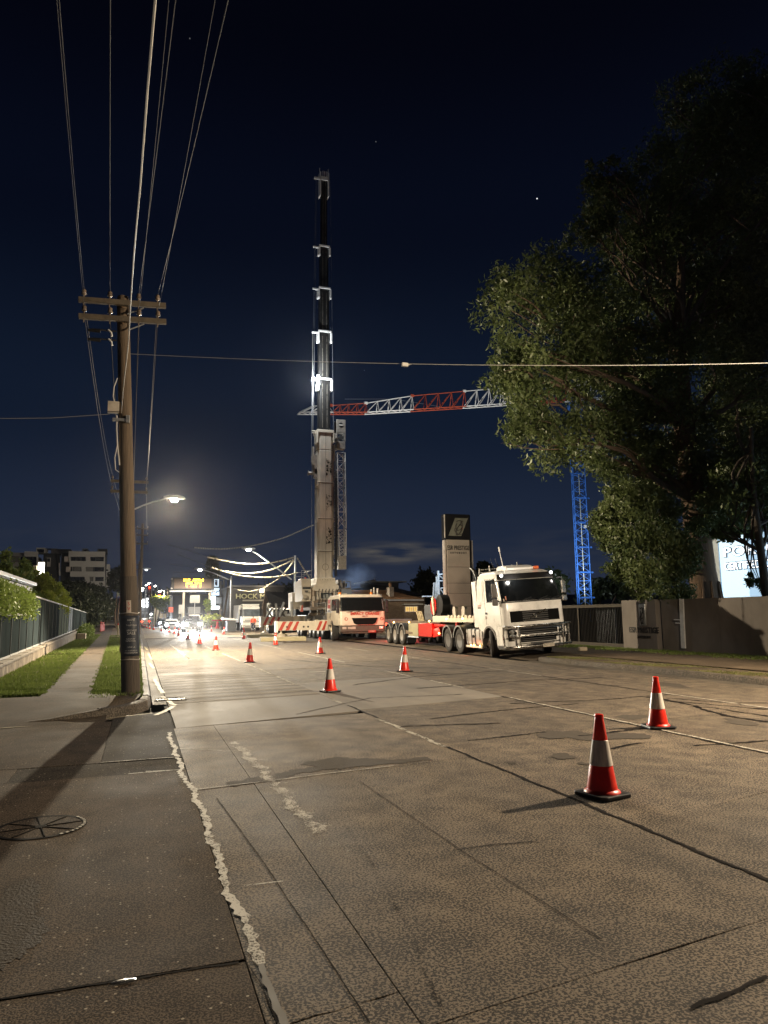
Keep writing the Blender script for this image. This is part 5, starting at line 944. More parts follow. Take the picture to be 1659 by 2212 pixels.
# ================================================================== wheels and vehicles
_wm = {}
def wheel_meshes(key, r, w, rimr, rimm, deep, nut=True):
    if key in _wm: return _wm[key]
    t = MB(); h = w/2
    t.lathe(cap=False, n=32, axis='x', prof=[(rimr, -h*.9), (rimr*1.08, -h), (r*.90, -h), (r*.97, -h*.86), (r, -h*.6), (r, -h*.2), (r*.985, -h*.17), (r*.985, -h*.07), (r, -h*.04), (r, h*.04), (r*.985, h*.07), (r*.985, h*.17), (r, h*.2), (r, h*.6), (r*.97, h*.86), (r*.90, h), (rimr*1.08, h), (rimr, h*.9)])
    m = MB(); d = -h*.9
    if deep: m.lathe([(rimr*1.02, d-.012), (rimr*.97, d-.012), (rimr*.93, d+.05), (rimr*.86, d+deep), (rimr*.5, d+deep+.01), (rimr*.46, d+deep-.04), (rimr*.40, d+deep-.13), (rimr*.2, d+deep-.15), (.001, d+deep-.15)], 28, 'x'); hub = d+deep
    else: m.lathe([(rimr*1.02, d-.012), (rimr*.95, d-.010), (rimr*.86, d+.05), (rimr*.74, d+.02), (rimr*.62, d-.05), (rimr*.45, d-.06), (rimr*.36, d-.02), (rimr*.30, d-.10), (.001, d-.11)], 28, 'x'); hub = d-.05
    if nut:
        for k in range(10): a = k*math.pi/5; m.tube((hub-.035, rimr*.60*math.cos(a), rimr*.60*math.sin(a)), (hub+.02, rimr*.60*math.cos(a), rimr*.60*math.sin(a)), .022, None, 6)
    _wm[key] = (t.mesh('wheel', RUBBER, 40), m.mesh('rim', rimm, 40)); return _wm[key]
def wheel(parent, key, loc, flip=False, steer=0):
    t, m = _wm[key]; o = link('wheel', t, parent, loc); o.rotation_euler = (0, 0, (math.pi if flip else 0)+steer); link('rim', m, o); return o
wheel_meshes('drive', .51, .30, .285, ALU, .15); wheel_meshes('steer', .51, .32, .285, ALU, 0); wheel_meshes('trail', .50, .32, .28, RIMM, .12); wheel_meshes('crane', .70, .46, .36, mat('crane_rim_cream', (.62, .53, .38), .5, var=.2), .07); wheel_meshes('car', .34, .22, .22, ALU, .03, False)

class Shell:      # body whose plan outline changes with height; patches of it become panels and panes that follow its curve
    def __init__(s, secs): s.secs = secs
    def sec(s, z):
        a = s.secs
        if z <= a[0][0]: return a[0][1:]
        for p, q in zip(a[:-1], a[1:]):
            if z <= q[0]: t = (z-p[0])/(q[0]-p[0]); return tuple(p[i]+(q[i]-p[i])*t for i in range(1, len(p)))
        return a[-1][1:]
    def pt(s, u, z, off=0):      # u: 0-1 near side rear to front, 1-2 near corner, 2-3 front, 3-4 far corner, 4-5 far side
        yf, yr, hw, rf, bow = s.sec(z)
        def base(u):
            if u <= 1: return (-hw, yr+(yf+rf-yr)*u)
            if u <= 2: a = (u-1)*math.pi/2; return (-hw+rf-rf*math.cos(a), yf+rf-rf*math.sin(a))
            if u <= 3: x = -hw+rf+(2*hw-2*rf)*(u-2); return (x, yf-bow*(1-((u-2.5)*2)**2))
            if u <= 4: a = (u-3)*math.pi/2; return (hw-rf+rf*math.sin(a), yf+rf-rf*math.cos(a))
            return (hw, yf+rf+(yr-yf-rf)*(u-4))
        x, y = base(u)
        if off:
            e = .02; (x0, y0), (x1, y1) = base(max(0, u-e)), base(min(5, u+e)); d = Vector((x1-x0, y1-y0, 0)).normalized(); x += d.y*off; y -= d.x*off
        return (x, y, z)
    def us(s): return [0, .25, .5, .75]+[1+i/6 for i in range(6)]+[2+i/8 for i in range(8)]+[3+i/6 for i in range(6)]+[4, 4.25, 4.5, 4.75, 5]
    def body(s, zs): return MB().loft([[s.pt(u, z) for u in s.us()] for z in zs])
    def patch(s, u0, u1, z0, z1, off=.008, nu=10, nz=4, th=.02, taper=None):
        m = MB(); g = lambda i, j, o: s.pt(u0+(u1-u0)*i/nu+((taper(j/nz) if taper else 0)*(1-2*i/nu)), z0+(z1-z0)*j/nz, o); n = nu+1
        vs = [g(i, j, off) for j in range(nz+1) for i in range(n)]+[g(i, j, off-th) for j in range(nz+1) for i in range(n)]; k = n*(nz+1)
        fs = [(j*n+i, j*n+i+1, (j+1)*n+i+1, (j+1)*n+i) for j in range(nz) for i in range(nu)]
        rim = [i for i in range(n)]+[j*n+nu for j in range(1, nz+1)]+[nz*n+i for i in range(nu-1, -1, -1)]+[j*n for j in range(nz-1, 0, -1)]
        fs += [(rim[i], k+rim[i], k+rim[(i+1) % len(rim)], rim[(i+1) % len(rim)]) for i in range(len(rim))]
        return m.add(vs, fs)

# ---- white prime mover
TK = thing('tractor_truck', 'white prime mover truck with a steel bull bar, front wheels turned toward the kerb', 'truck', (12.62, 24.94, 0), R(-3.2))
TK.rotation_euler = (0, R(-3.4), R(-3.2))
TX = 1.25       # near side wheel face is x=0 in the thing's own frame; the body is shifted by half its width
def tk(mb, name, m, **k): o = mb.obj(name, m, TK, **k); o.location = (TX, 0, 0); return o
cab = Shell([(.98, -1.34, .98, 1.22, .22, .05), (1.20, -1.38, .98, 1.245, .22, .06), (2.02, -1.33, .98, 1.245, .22, .09), (2.55, -1.13, .98, 1.215, .22, .08), (2.88, -.98, .98, 1.17, .24, .06), (3.06, -.86, .96, 1.12, .26, .05), (3.17, -.60, .92, 1.02, .28, .02), (3.21, -.40, .85, .90, .28, 0)])
CABO = tk(cab.body([1.16, 1.20, 1.6, 2.02, 2.3, 2.55, 2.88, 3.06, 3.17, 3.21]), 'cab', WHITEP, smooth=32)
def tkc(mb, name, m, par=None, **k): o = mb.obj(name, m, par or TK, **k); o.location = (TX, 0, 0) if par is None else (0, 0, 0); return o
ws = tkc(cab.patch(1.42, 3.58, 2.04, 2.83, .007, 26, 5), 'windscreen', GLASSD, smooth=40)
tkc(cab.patch(1.40, 3.60, 2.85, 3.06, .05, 24, 3, .05), 'sun_visor', mat('tinted_visor', (.010, .009, .009), .6, var=.3, spec=.12), smooth=40)
tkc(cab.patch(1.36, 3.64, 1.99, 2.035, .010, 24, 1), 'wiper_cowl', BLACK, smooth=40)
for x in (-.55, .1, .62): b = MB(); b.path([(x, -1.455, 2.02), (x+.25, -1.42, 2.10), (x+.48, -1.395, 2.15)], .012, 4); b.path([(x+.12, -1.44, 2.06), (x+.62, -1.40, 2.10)], .010, 4); tkc(b, 'wiper', BLACK)
# dashboard things seen through the glass
b = MB(); b.box(-1.0, 1.0, -1.05, -.7, 1.9, 2.06); tkc(b, 'dashboard', DGREY)
tkc(cab.patch(1.62, 1.74, 2.06, 2.15, .011, 3, 1, .004), 'sticker', mat('sticker_white', (.6, .55, .45), .6)); tkc(cab.patch(1.86, 1.98, 2.10, 2.24, .012, 3, 1, .004), 'badge_sticker', mat('sticker_red', (.5, .2, .12), .6))
# side: sleeper panel, door, window, seams
tkc(cab.patch(.04, .30, 2.08, 2.92, .014, 4, 5, .02), 'sleeper_panel', WHITEP, smooth=40)
dr = tkc(cab.patch(.43, 1.02, 1.26, 2.95, .008, 8, 8, .02), 'door', WHITEP, smooth=40); dr2 = tkc(cab.patch(3.98, 4.57, 1.26, 2.95, .008, 8, 8, .02), 'door', WHITEP, smooth=40)
for d_, (u0, u1) in ((dr, (.475, .965)), (dr2, (4.035, 4.525))):
    tkc(cab.patch(u0, u1, 2.07, 2.88, .012, 6, 4), 'window', GLASSD, d_, smooth=40); tkc(cab.patch(u0-.02, u1+.02, 2.045, 2.068, .016, 6, 1), 'window_sill', BLACK, d_); tkc(cab.patch(u0-.02, u1+.02, 2.882, 2.93, .02, 6, 1, .03), 'weather_shield', CHROME, d_)
b = MB(); b.box(-1.27, -1.25, .02, .20, 1.60, 1.68); tkc(b, 'handle', BLACK, dr)
for u in (.425, .36, 1.025): tkc(cab.patch(u, u+.008, 1.2, 2.98, .0045, 1, 8, .01), 'panel_seam', BLACK)
tkc(cab.patch(0.0, 1.02, 2.0, 2.008, .0035, 8, 1, .01), 'panel_seam', BLACK)
tkc(cab.patch(.02, .20, 1.92, 1.955, .006, 2, 1, .005), 'decal', mat('decal_red', (.4, .12, .06), .6)); tkc(cab.patch(.03, .17, 1.82, 1.90, .006, 2, 1, .005), 'decal', mat('decal_brown', (.22, .18, .15), .6)); tkc(cab.patch(.36, .42, 1.56, 1.62, .006, 2, 1, .005), 'decal', WHITE_); tkc(cab.patch(.345, .41, 1.42, 1.53, .006, 2, 1, .005), 'decal', mat('decal_brown', (.22, .18, .15), .6))
# side fairing behind the cab and lower side skirt with wheel arch
b = MB(); b.box(-1.24, -1.18, 1.0, 1.42, 1.10, 2.90); tkc(b, 'side_fairing', WHITEP, bevel=.02); b = MB(); b.box(1.18, 1.24, 1.0, 1.42, 1.10, 2.90); tkc(b, 'side_fairing', WHITEP, bevel=.02)
for sgn in (-1, 1):
    arc = [(.62*math.cos(a), .50+.66*math.sin(a)) for a in [R(18)+R(144)*i/12 for i in range(13)]]; poly = [(.98, 1.155), (-1.34, 1.155), (-1.36, .72), (-.66, .72)]+[p for p in reversed(arc)]+[(.66, .95), (.98, 1.05)]
    b = MB(); b.prism(poly, 'x', sgn*1.235, sgn*1.20); tkc(b, 'side_skirt', WHITEP)
    b = MB(); b.lathe([(.60, -.17), (.67, -.17), (.67, .17), (.60, .17)], 14, 'x', (sgn*1.10, 0, .50), 0, R(15), R(165)); tkc(b, 'wheel_arch', mat('grey_arch', (.16, .15, .14), .7), smooth=40)
    b = MB(); b.box(sgn*1.22, sgn*.80, -1.28, -.66, .36, .42); b.box(sgn*1.22, sgn*.85, -1.28, -.68, .62, .66); b.box(sgn*.84, sgn*.80, -1.28, -.66, .42, 1.1); b.box(sgn*1.235, sgn*1.215, -1.30, -.64, .34, .46); tkc(b, 'step', DGREY)
# bumper, grilles, lamps
bum = Shell([(.30, -1.36, -.62, 1.16, .30, .10), (.38, -1.46, -.62, 1.23, .32, .11), (.80, -1.48, -.62, 1.255, .32, .11), (1.10, -1.44, -.62, 1.25, .30, .10)])
tkc(bum.body([.30, .34, .38, .8, 1.06, 1.10]), 'bumper', WHITEP, smooth=32); tkc(cab.patch(1.3, 3.7, 1.12, 1.165, .004, 20, 1), 'bonnet_gap', BLACK, smooth=40)
gr1 = tkc(cab.patch(2.02, 2.98, 1.28, 1.68, .010, 14, 3), 'upper_grille', mat('grille_black', (.006, .006, .006), .8, spec=.08), smooth=40); fr = MB()
for z0, z1 in ((1.25, 1.28), (1.68, 1.71)): fr.v, fr.f, fr.m = fr.v, fr.f, fr.m; m_ = cab.patch(1.99, 3.01, z0, z1, .016, 14, 1); fr.add(m_.v, m_.f)
for u0, u1 in ((1.99, 2.02), (2.98, 3.01)): m_ = cab.patch(u0, u1, 1.28, 1.68, .016, 1, 3); fr.add(m_.v, m_.f)
tkc(fr, 'grille_surround', WHITEP, smooth=30)
for k in range(5):
    m_ = cab.patch(2.25, 2.75, 1.31+k*.075, 1.345+k*.075, .018, 8, 1); tkc(m_, 'grille_slat', DGREY)
pa, pb = Vector(cab.pt(2.26, 1.30, .05)), Vector(cab.pt(2.70, 1.68, .05)); b = MB(); b.path([pa, pa.lerp(pb, .5)-Vector((0, .015, 0)), pb], .028, 6); tkc(b, 'emblem_bar', CHROME); c = pa.lerp(pb, .5)-Vector((0, .03, 0)); b = MB(); b.lathe([(.075, .0), (.075, .03), (.055, .03), (.055, 0)], 20, 'y', (c.x, c.y-.01, c.z)); b.tube((c.x+.045, c.y, c.z+.045), (c.x+.09, c.y, c.z+.09), .016); b.box(c.x-.06, c.x+.06, c.y-.01, c.y+.005, c.z-.014, c.z+.014); tkc(b, 'emblem_ring', CHROME, smooth=40)
for z0, z1, u0, u1 in ((.84, 1.02, 2.08, 2.92), (.56, .74, 2.12, 2.88)):
    tkc(bum.patch(u0, u1, z0, z1, .008, 12, 2), 'lower_grille', mat('grille_black', (.006, .006, .006), .8, spec=.08), smooth=40)
    for k in range(2): tkc(bum.patch(u0+.02, u1-.02, z0+.04+k*.07, z0+.065+k*.07, .016, 10, 1), 'grille_slat', DGREY)
tkc(bum.patch(2.04, 2.96, .775, .805, .02, 12, 1), 'chrome_strip', CHROME, smooth=40); tkc(bum.patch(2.04, 2.96, .50, .535, .02, 12, 1), 'chrome_strip', CHROME, smooth=40)
for u0, u1 in ((1.55, 1.98), (3.02, 3.45)):
    hl = tkc(bum.patch(u0, u1, .62, 1.03, .010, 6, 3), 'headlight', mat('headlight_bezel', (.02, .02, .02), .3), smooth=40)
    for k in range(3): p = bum.pt((u0+u1)/2+(.1-.05*k)*(1 if u0 < 2 else -1), .70+.125*k, .02); b = MB(); b.lathe([(.055, -.015), (.058, 0), (.04, .012), (.001, .006)], 14, 'y', p); tkc(b, 'reflector', CHROME, hl, smooth=40)
    p = bum.pt(2.03 if u0 < 2 else 2.97, .90, .02); b = MB(); b.lathe([(.05, -.03), (.06, 0), (.001, .01)], 14, 'y', p); tkc(b, 'fog_lamp', DGREY, smooth=40)
tkc(bum.patch(1.22, 1.34, .90, 1.02, .012, 2, 2), 'side_marker', mat('red_marker', (.55, .06, .04), .3))
# bull bar
b = MB(); F_ = -1.72
def bbx(z, inset=0): return [(-1.30+inset, -1.40, z), (-1.27+inset, -1.58, z), (-1.05+inset, F_+.02, z), (-.5, F_-.06, z), (0, F_-.08, z), (.5, F_-.06, z), (1.05-inset, F_+.02, z), (1.27-inset, -1.58, z), (1.30-inset, -1.40, z)]
for z, r in ((1.14, .038), (.42, .038)): b.path(smooth_pts([Vector(p) for p in bbx(z)], 4), r, 10)
b.path(smooth_pts([Vector(p) for p in bbx(.80, .1)[1:-1]], 4), .030, 10)
for x, y0, y1 in ((-1.30, -1.40, -1.40), (1.30, -1.40, -1.40)): b.path([(x, y0, 1.14), (x*1.01, y0+.02, .78), (x, y1, .42)], .038, 10)
for x in (-.86, .86): b.path([(x*1.04, F_-.02, 1.14), (x, F_-.045, .78), (x*.98, F_-.03, .42)], .032, 10)
tkc(b, 'bull_bar', CHROME, smooth=50)
b = MB(); b.box(-.46, .46, F_-.10, F_-.06, .50, .56); b.tube((-.5, F_+.05, .80), (-.5, -1.45, .80), .03); b.tube((.5, F_+.05, .80), (.5, -1.45, .80), .03); b.tube((-.5, F_+.05, .44), (-.5, -1.3, .44), .03); b.tube((.5, F_+.05, .44), (.5, -1.3, .44), .03); tkc(b, 'bar_bracket', DGREY)
b = MB(); b.box(-.02, .42, F_-.135, F_-.12, .36, .47); pl = tkc(b, 'number_plate', mat('plate_pale', (.62, .56, .46), .5)); o = text('BGV 62G', .098, INKB, pl, (.20, F_-.138, .415), extrude=.002)
# mirrors, roof gear
for s_ in (-1, 1):
    b = MB(); b.box(s_*1.30, s_*1.52, -1.18, -1.08, 2.20, 2.72); b.box(s_*1.30, s_*1.52, -1.18, -1.06, 1.92, 2.16); tkc(b, 'mirror', mat('mirror_housing', (.10, .09, .08), .5) if s_ < 0 else CHROME, bevel=.045); b = MB(); b.path([(s_*1.18, -1.06, 2.80), (s_*1.36, -1.12, 2.80), (s_*1.40, -1.13, 2.70)], .025); b.path([(s_*1.22, -1.12, 2.06), (s_*1.36, -1.12, 2.10)], .025); tkc(b, 'mirror_arm', BLACK)
b = MB(); b.loft([[(x*(1-.25*k), y0+(y1-y0)*t, z) for x, t in ((-.56, 0), (-.60, .5), (-.56, 1), (.56, 1), (.60, .5), (.56, 0))] for k, y0, y1, z in ((0, -.52, .42, 3.20), (0, -.55, .42, 3.28), (.12, -.38, .40, 3.36), (.5, -.1, .35, 3.40))]); tkc(b, 'roof_cowl', WHITEP, smooth=40, bevel=.03)
b = MB(); b.tube((-.78, -.78, 3.1), (-.86, -.70, 3.92), .012); b.tube((-.86, -.70, 3.90), (-.87, -.69, 4.08), .028); tkc(b, 'aerial', WHITE_)
for x in (-.55, -.35): b = MB(); b.path([(x, .6, 3.2), (x-.12, .62, 3.75)], .006, 4); tkc(b, 'whip_aerial', DGREY)
b = MB(); b.box(.55, .74, -.62, -.46, 3.2, 3.31); tkc(b, 'beacon', mat('beacon_orange', (.75, .16, .05), .3), bevel=.02); b = MB(); b.tube((.10, -.1, 3.25), (.10, -.1, 3.52), .02); tkc(b, 'horn_post', CHROME)
for x, z, y in ((-1.02, 3.00, -1.02), (1.02, 3.02, -1.02)):
    b = MB(); b.ball((x, y, z), .055, 10); tkc(b, 'roof_lamp', BULBW); b = MB(); b.lathe([(.07, .0), (.06, .10), (.02, .14)], 10, 'y', (x, y+.02, z)); tkc(b, 'lamp_housing', CHROME, smooth=40)
lamp('POINT', 'roof_lamp_light', TK.matrix_world.to_translation()+Vector((12.62+.2, 24.94-1.25, 3.0)) if False else (12.9, 23.6, 3.05), 25, WHITE, size=.06); lamp('POINT', 'roof_lamp_light', (14.9, 23.55, 3.12), 12, WHITE, size=.06)
# chassis, stacks, headboard
b = MB(); b.box(-.48, -.36, -.6, 5.5, .72, .98); b.box(.36, .48, -.6, 5.5, .72, .98); b.box(-.36, .36, 1.4, 1.6, .74, .96); b.box(-.36, .36, 5.3, 5.5, .74, .96); b.box(-.9, .9, .9, 1.0, .8, 1.15); tkc(b, 'chassis', DGREY)
b = MB(); b.lathe([(.50, 0), (.50, .07), (.30, .09), (.06, .09)], 20, 'z', (0, 3.7, 1.08)); b.box(-.4, .4, 3.2, 4.2, .98, 1.08); tkc(b, 'fifth_wheel', DGREY, smooth=40)
for s_ in (-1, 1): b = MB(); b.path([(s_*1.02, 1.30, 1.0), (s_*1.02, 1.30, 3.05), (s_*1.05, 1.42, 3.30), (s_*1.10, 1.62, 3.46)], .075, 12); tkc(b, 'exhaust_stack', mat('dark_exhaust', (.06, .06, .06), .4, .6), smooth=50)
b = MB()
for z in (3.24, 3.36): b.tube((-.95, 1.18, z), (.95, 1.18, z), .022)
for x in (-.95, -.5, 0, .5, .95): b.tube((x, 1.18, 2.6), (x, 1.18, 3.48 if abs(x) == .5 else 3.38), .030)
b.tube((-.95, 1.18, 2.62), (.95, 1.18, 2.62), .03); tkc(b, 'roof_rail', CHROME, smooth=50)
# tank
for s_ in (-1, 1):
    tkb = tkc(MB().prism([(-.02, 0), (-.30, .0), (-.33, .04), (-.33, .56), (-.30, .62), (.25, .62), (.28, .58), (.28, .05), (.25, 0)], 'y', .78, 2.42), 'fuel_tank', mat('polished_tank', (.50, .48, .45), .4, .6), bevel=.03, smooth=40); tkb.location = (TX+s_*.90, 0, .40)
    if s_ > 0: tkb.scale = (-1, 1, 1)
    else:
        for yy in (.95, 1.38, 1.46, 1.80, 2.26): MB().prism([(-.345, -.01), (-.345, .575), (-.305, .635), (.25, .635), (.25, .625), (-.3, .625), (-.335, .57), (-.335, -.01)], 'y', yy, yy+.06).obj('tank_strap', DGREY if yy in (1.38, 1.80) else CHROME, tkb)
        MB().box(-.37, -.28, .78, 2.42, -.10, -.015).obj('tank_guard', mat('cream_guard', (.62, .56, .45), .5), tkb, bevel=.01); b = MB(); b.lathe([(.06, 0), (.06, -.05), (.001, -.05)], 12, 'x', (-.33, 1.62, .34)); b.obj('tank_cap', BLACK, tkb)
        for yy in (.92, 1.55, 1.85): b = MB(); b.ball((-.385, yy, .0), .030, 8); b.obj('marker_lamp', AMBG, tkb)
lamp('POINT', 'marker_light', (12.35, 26.6, .42), 6, (1, .15, .06), size=.05)
# drive wheels, guards, flaps
for yy in (3.20, 4.58):
    for s_ in (-1, 1):
        wheel(TK, 'drive', (TX+s_*1.10, yy, .51), s_ > 0); wheel(TK, 'drive', (TX+s_*.76, yy, .51), s_ > 0)
        b = MB(); b.lathe([(.58, -.34), (.63, -.345), (.63, .345), (.58, .34)], 12, 'x', (s_*.92, yy, .53), 0, R(12), R(172)); tkc(b, 'mudguard', mat('mudguard_dark', (.035, .035, .034), .55), smooth=40); b = MB(); b.lathe([(.575, 0), (.64, 0), (.64, .025), (.575, .025)], 14, 'x', (s_*1.27-.012, yy, .53), 0, R(12), R(172)); tkc(b, 'mudguard_edge', mat('mudguard_edge_grey', (.22, .22, .22), .5), smooth=40)
    b = MB(); b.tube((-1, yy, .51), (1, yy, .51), .12); tkc(b, 'axle', DGREY)
for s_ in (-1, 1): b = MB(); b.box(s_*.66, s_*1.24, 5.22, 5.24, .18, .72); tkc(b, 'mud_flap', BLACK); b = MB(); b.box(s_*.66, s_*1.24, 3.85, 3.87, .25, .62); tkc(b, 'mud_flap', BLACK)
for s_ in (-1, 1): wheel(TK, 'steer', (TX+s_*1.08, 0, .51), s_ > 0, R(-22))
b = MB(); b.tube((-1, 0, .51), (1, 0, .51), .08); tkc(b, 'axle', DGREY)

# ---- extendable trailer behind the prime mover
TR = thing('heavy_trailer', 'triaxle trailer with cream gooseneck and red tool box hitched to the white truck', 'trailer', (14.02, 28.6, .06), R(-3.2))
b = MB(); b.box(-.95, -.80, -1.5, 3.6, 1.22, 1.50); b.box(.80, .95, -1.5, 3.6, 1.22, 1.50); b.box(-.80, .80, -1.5, -1.3, 1.24, 1.48); b.box(-.80, .80, 1.0, 1.15, 1.24, 1.48); b.box(-.80, .80, 3.4, 3.6, 1.24, 1.48); b.box(-.8, .8, -1.28, .98, 1.30, 1.34); b.obj('gooseneck', CREAM, TR, bevel=.012)
for k in range(7): MB().box(-1.0, -.945, -1.3+k*.42, -1.12+k*.42, 1.42, 1.53).obj('lug', CREAM, TR, bevel=.01)
b = MB(); b.prism([(3.2, 1.5), (3.9, 1.30), (12.0, 1.22), (12.0, .98), (4.2, .95), (3.4, 1.15)], 'x', -.62, -.50); b.prism([(3.2, 1.5), (3.9, 1.30), (12.0, 1.22), (12.0, .98), (4.2, .95), (3.4, 1.15)], 'x', .50, .62)
for yy in (4.4, 6, 7.6, 9.2, 10.8, 11.85): b.box(-.495, .495, yy, yy+.12, 1.0, 1.18)
b.obj('frame', mat('trailer_brown_steel', (.16, .12, .085), .7, .1, var=.4), TR)
b = MB(); b.box(-1.22, -.64, 3.0, 5.0, .52, 1.16); b.obj('tool_box', mat('trailer_red_box', (.40, .022, .016), .4, var=.15), TR, bevel=.02); b = MB(); b.box(-1.235, -.64, 5.02, 6.6, .50, 1.14); b.obj('tool_box', mat('trailer_olive_box', (.30, .27, .17), .6, var=.25), TR, bevel=.02); MB().box(-1.25, -.64, 4.9, 6.65, .44, .495).obj('box_sill', GALV, TR)
for b in (MB().box(-1.10, -1.0, 1.5, 3.2, 1.02, 1.12), MB().prism([(2.0, .62), (3.0, .5), (3.0, .9), (2.2, 1.0)], 'x', -1.15, -1.05), MB().box(-1.05, -.9, .2, .35, .9, 1.22)): b.obj('red_bracket', mat('trailer_red_box', (.40, .022, .016), .4), TR, bevel=.015)
for yy in (7.75, 9.05, 10.35):
    for s_ in (-1, 1):
        wheel(TR, 'trail', (s_*1.10, yy, .50), s_ > 0); wheel(TR, 'trail', (s_*.74, yy, .50), s_ > 0); b = MB(); b.lathe([(.57, -.36), (.61, -.365), (.61, .365), (.57, .36)], 12, 'x', (s_*.90, yy, .52), 0, R(5), R(175)); b.obj('mudguard', mat('mudguard_dark', (.035, .035, .034), .55), TR, smooth=40); MB().lathe([(.565, 0), (.615, 0), (.615, .02), (.565, .02)], 14, 'x', (s_*1.27-.01, yy, .52), 0, R(5), R(175)).obj('mudguard_edge', mat('mudguard_edge_grey', (.22, .22, .22), .5), TR, smooth=40)
    b = MB(); b.tube((-1, yy, .5), (1, yy, .5), .09); b.obj('axle', DGREY, TR)
b = MB(); b.prism([(7.05, .60), (7.05, .80), (6.7, .74), (5.9, .70), (5.9, .60)], 'x', -1.26, -.70); b.obj('guard_plate', mat('trailer_brown_steel', (.16, .12, .085), .7), TR, bevel=.02); MB().box(-1.2, -.7, 6.95, 6.98, .12, .6).obj('mud_flap', BLACK, TR)
b = MB(); b.lathe([(.50, -.20), (.50, .20), (.30, .22), (.06, .22)], 24, 'x', (-.55, 3.2, 2.0)); b.lathe([(.06, -.22), (.30, -.22), (.50, -.20)], 24, 'x', (-.55, 3.2, 2.0)); b.box(-.8, -.3, 2.85, 3.55, 1.5, 1.62); b.obj('cable_drum', BLACK, TR, smooth=40)
b = MB(); b.lathe([(.42, 0), (.42, .02), (.001, .02)], 20, 'x', (-.80, 3.9, 1.98)); b.obj('reel_guard', REDP, TR); b = MB(); b.prism([(3.6, 1.55), (3.75, 1.55), (4.05, 2.35), (3.75, 2.45)], 'x', -.86, -.82); b.obj('sign_board', mat('faded_sign', (.62, .52, .38), .6, var=.4), TR); MB().box(-.7, .4, 4.4, 5.6, 1.28, 2.05).obj('power_pack', mat('power_pack_grey', (.085, .090, .10), .5, var=.3), TR, bevel=.03)
for yy in (5.5, 5.75, 6.0, 6.25): b = MB(); b.path([(-.75, yy, 1.25), (-.8, yy+.05, 1.5), (-.85, yy+.15, 1.75)], .04); b.obj('stake', mat('timber_stake', (.45, .36, .22), .8), TR)
for yy in (-.1, 1.0): b = MB(); b.prism([(yy-.18, 1.5), (yy+.18, 1.5), (yy+.18, 1.78), (yy+.1, 1.90), (yy-.1, 1.90), (yy-.18, 1.78)], 'x', -.86, -.70); b.obj('bolster', mat('pale_bolster', (.42, .37, .30), .6, var=.3), TR, bevel=.02)
for yy, z, x in ((-.4, 1.38, -1.0), (1.6, 1.36, -1.0), (3.2, 1.26, -1.26), (6.4, 1.20, -1.26), (9.2, 1.18, -1.26), (2.1, .72, -1.18)): b = MB(); b.ball((x, yy, z), .045, 8); b.obj('marker_lamp', AMBG, TR)
MB().box(-.95, -.35, 12.02, 12.05, .98, 1.10).obj('tail_lamp', REDG, TR); MB().box(.35, .95, 12.02, 12.05, .98, 1.10).obj('tail_lamp', REDG, TR)
lamp('SPOT', 'unseen_site_flood', (17.2, 50, 5.5), 2600, (1, .86, .66), (20.5, 68, 3.2), 75, .6, .2)  # unseen lamp without a fixture, added to brighten the brick house
lamp('POINT', 'tail_light_glow', (14.6, 41.2, .9), 150, (1, .045, .04), size=.12); lamp('POINT', 'tail_light_glow', (15.4, 41.2, .9), 110, (1, .045, .04), size=.12)
lamp('POINT', 'trailer_marker_light', (12.9, 31.6, .95), 14, (1, .08, .05), size=.08)

# ================================================================== mobile crane
CRN = thing('mobile_crane', 'big cream mobile crane on outriggers with its telescopic boom raised straight up', 'crane', (13.62, 47.0, 0), R(-2.9))
CKY = -.9             # the cab nose stands well ahead of the first axle
def ck(mb, name, m, par=None, **k):
    if CKY: mb.v = [(x, y+(CKY if y < -.2 else 0), z) for x, y, z in mb.v]
    return mb.obj(name, m, par or CRN, **k)
ccab = Shell([(1.02, -1.72, 1.5, 1.48, .16, .05), (1.35, -1.76, 1.5, 1.50, .18, .06), (1.92, -1.70, 1.5, 1.50, .18, .08), (2.75, -1.50, 1.5, 1.44, .18, .06), (2.90, -1.38, 1.4, 1.36, .2, .03)])
ck(ccab.body([1.02, 1.08, 1.35, 1.92, 2.4, 2.75, 2.84, 2.90]), 'carrier_cab', CREAM, smooth=30)
ck(ccab.patch(1.45, 3.58, 1.94, 2.74, .007, 20, 4), 'windscreen', GLASSD, smooth=40); ck(ccab.patch(.48, .92, 1.95, 2.70, .008, 5, 3), 'side_window', GLASSD, smooth=40); ck(ccab.patch(4.1, 4.5, 1.95, 2.70, .008, 5, 3), 'side_window', GLASSD)
ck(ccab.patch(.40, .96, 1.10, 1.90, .006, 6, 4), 'door', CREAM, smooth=40); ck(ccab.patch(.36, .40, 1.06, 2.72, .004, 1, 4, .01), 'panel_seam', BLACK)
for z0, z1, m in ((2.45, 2.72, REDS), (2.12, 2.38, REDS), (1.88, 2.04, MGREY)): ck(ccab.patch(.06, .33, z0, z1, .006, 3, 1, .004), 'decal', m)
for txt, z in (('IMPACT', 2.64), ('CRANES', 2.53)):
    pass
o = text('IMPACT CRANES', .24, REDS, CRN, (.10, -2.73, 1.74), (R(96), 0, 0), (1.05, 1, 1), extrude=.004, bold=.006); o = text('1800 771', .11, mat('dark_red_ink', (.20, .03, .02), .6), CRN, (.10, -2.74, 1.575), (R(94), 0, 0), extrude=.003, bold=.003)
b = MB(); p = [(-.75, 1.48), (.95, 1.48), (.80, 1.14), (.62, 1.06), (-.42, 1.06), (-.60, 1.14)]; b.prism(p, 'y', -1.85, -1.80); ck(b, 'grille', mat('grille_black', (.006, .006, .006), .8, spec=.08), bevel=.012)
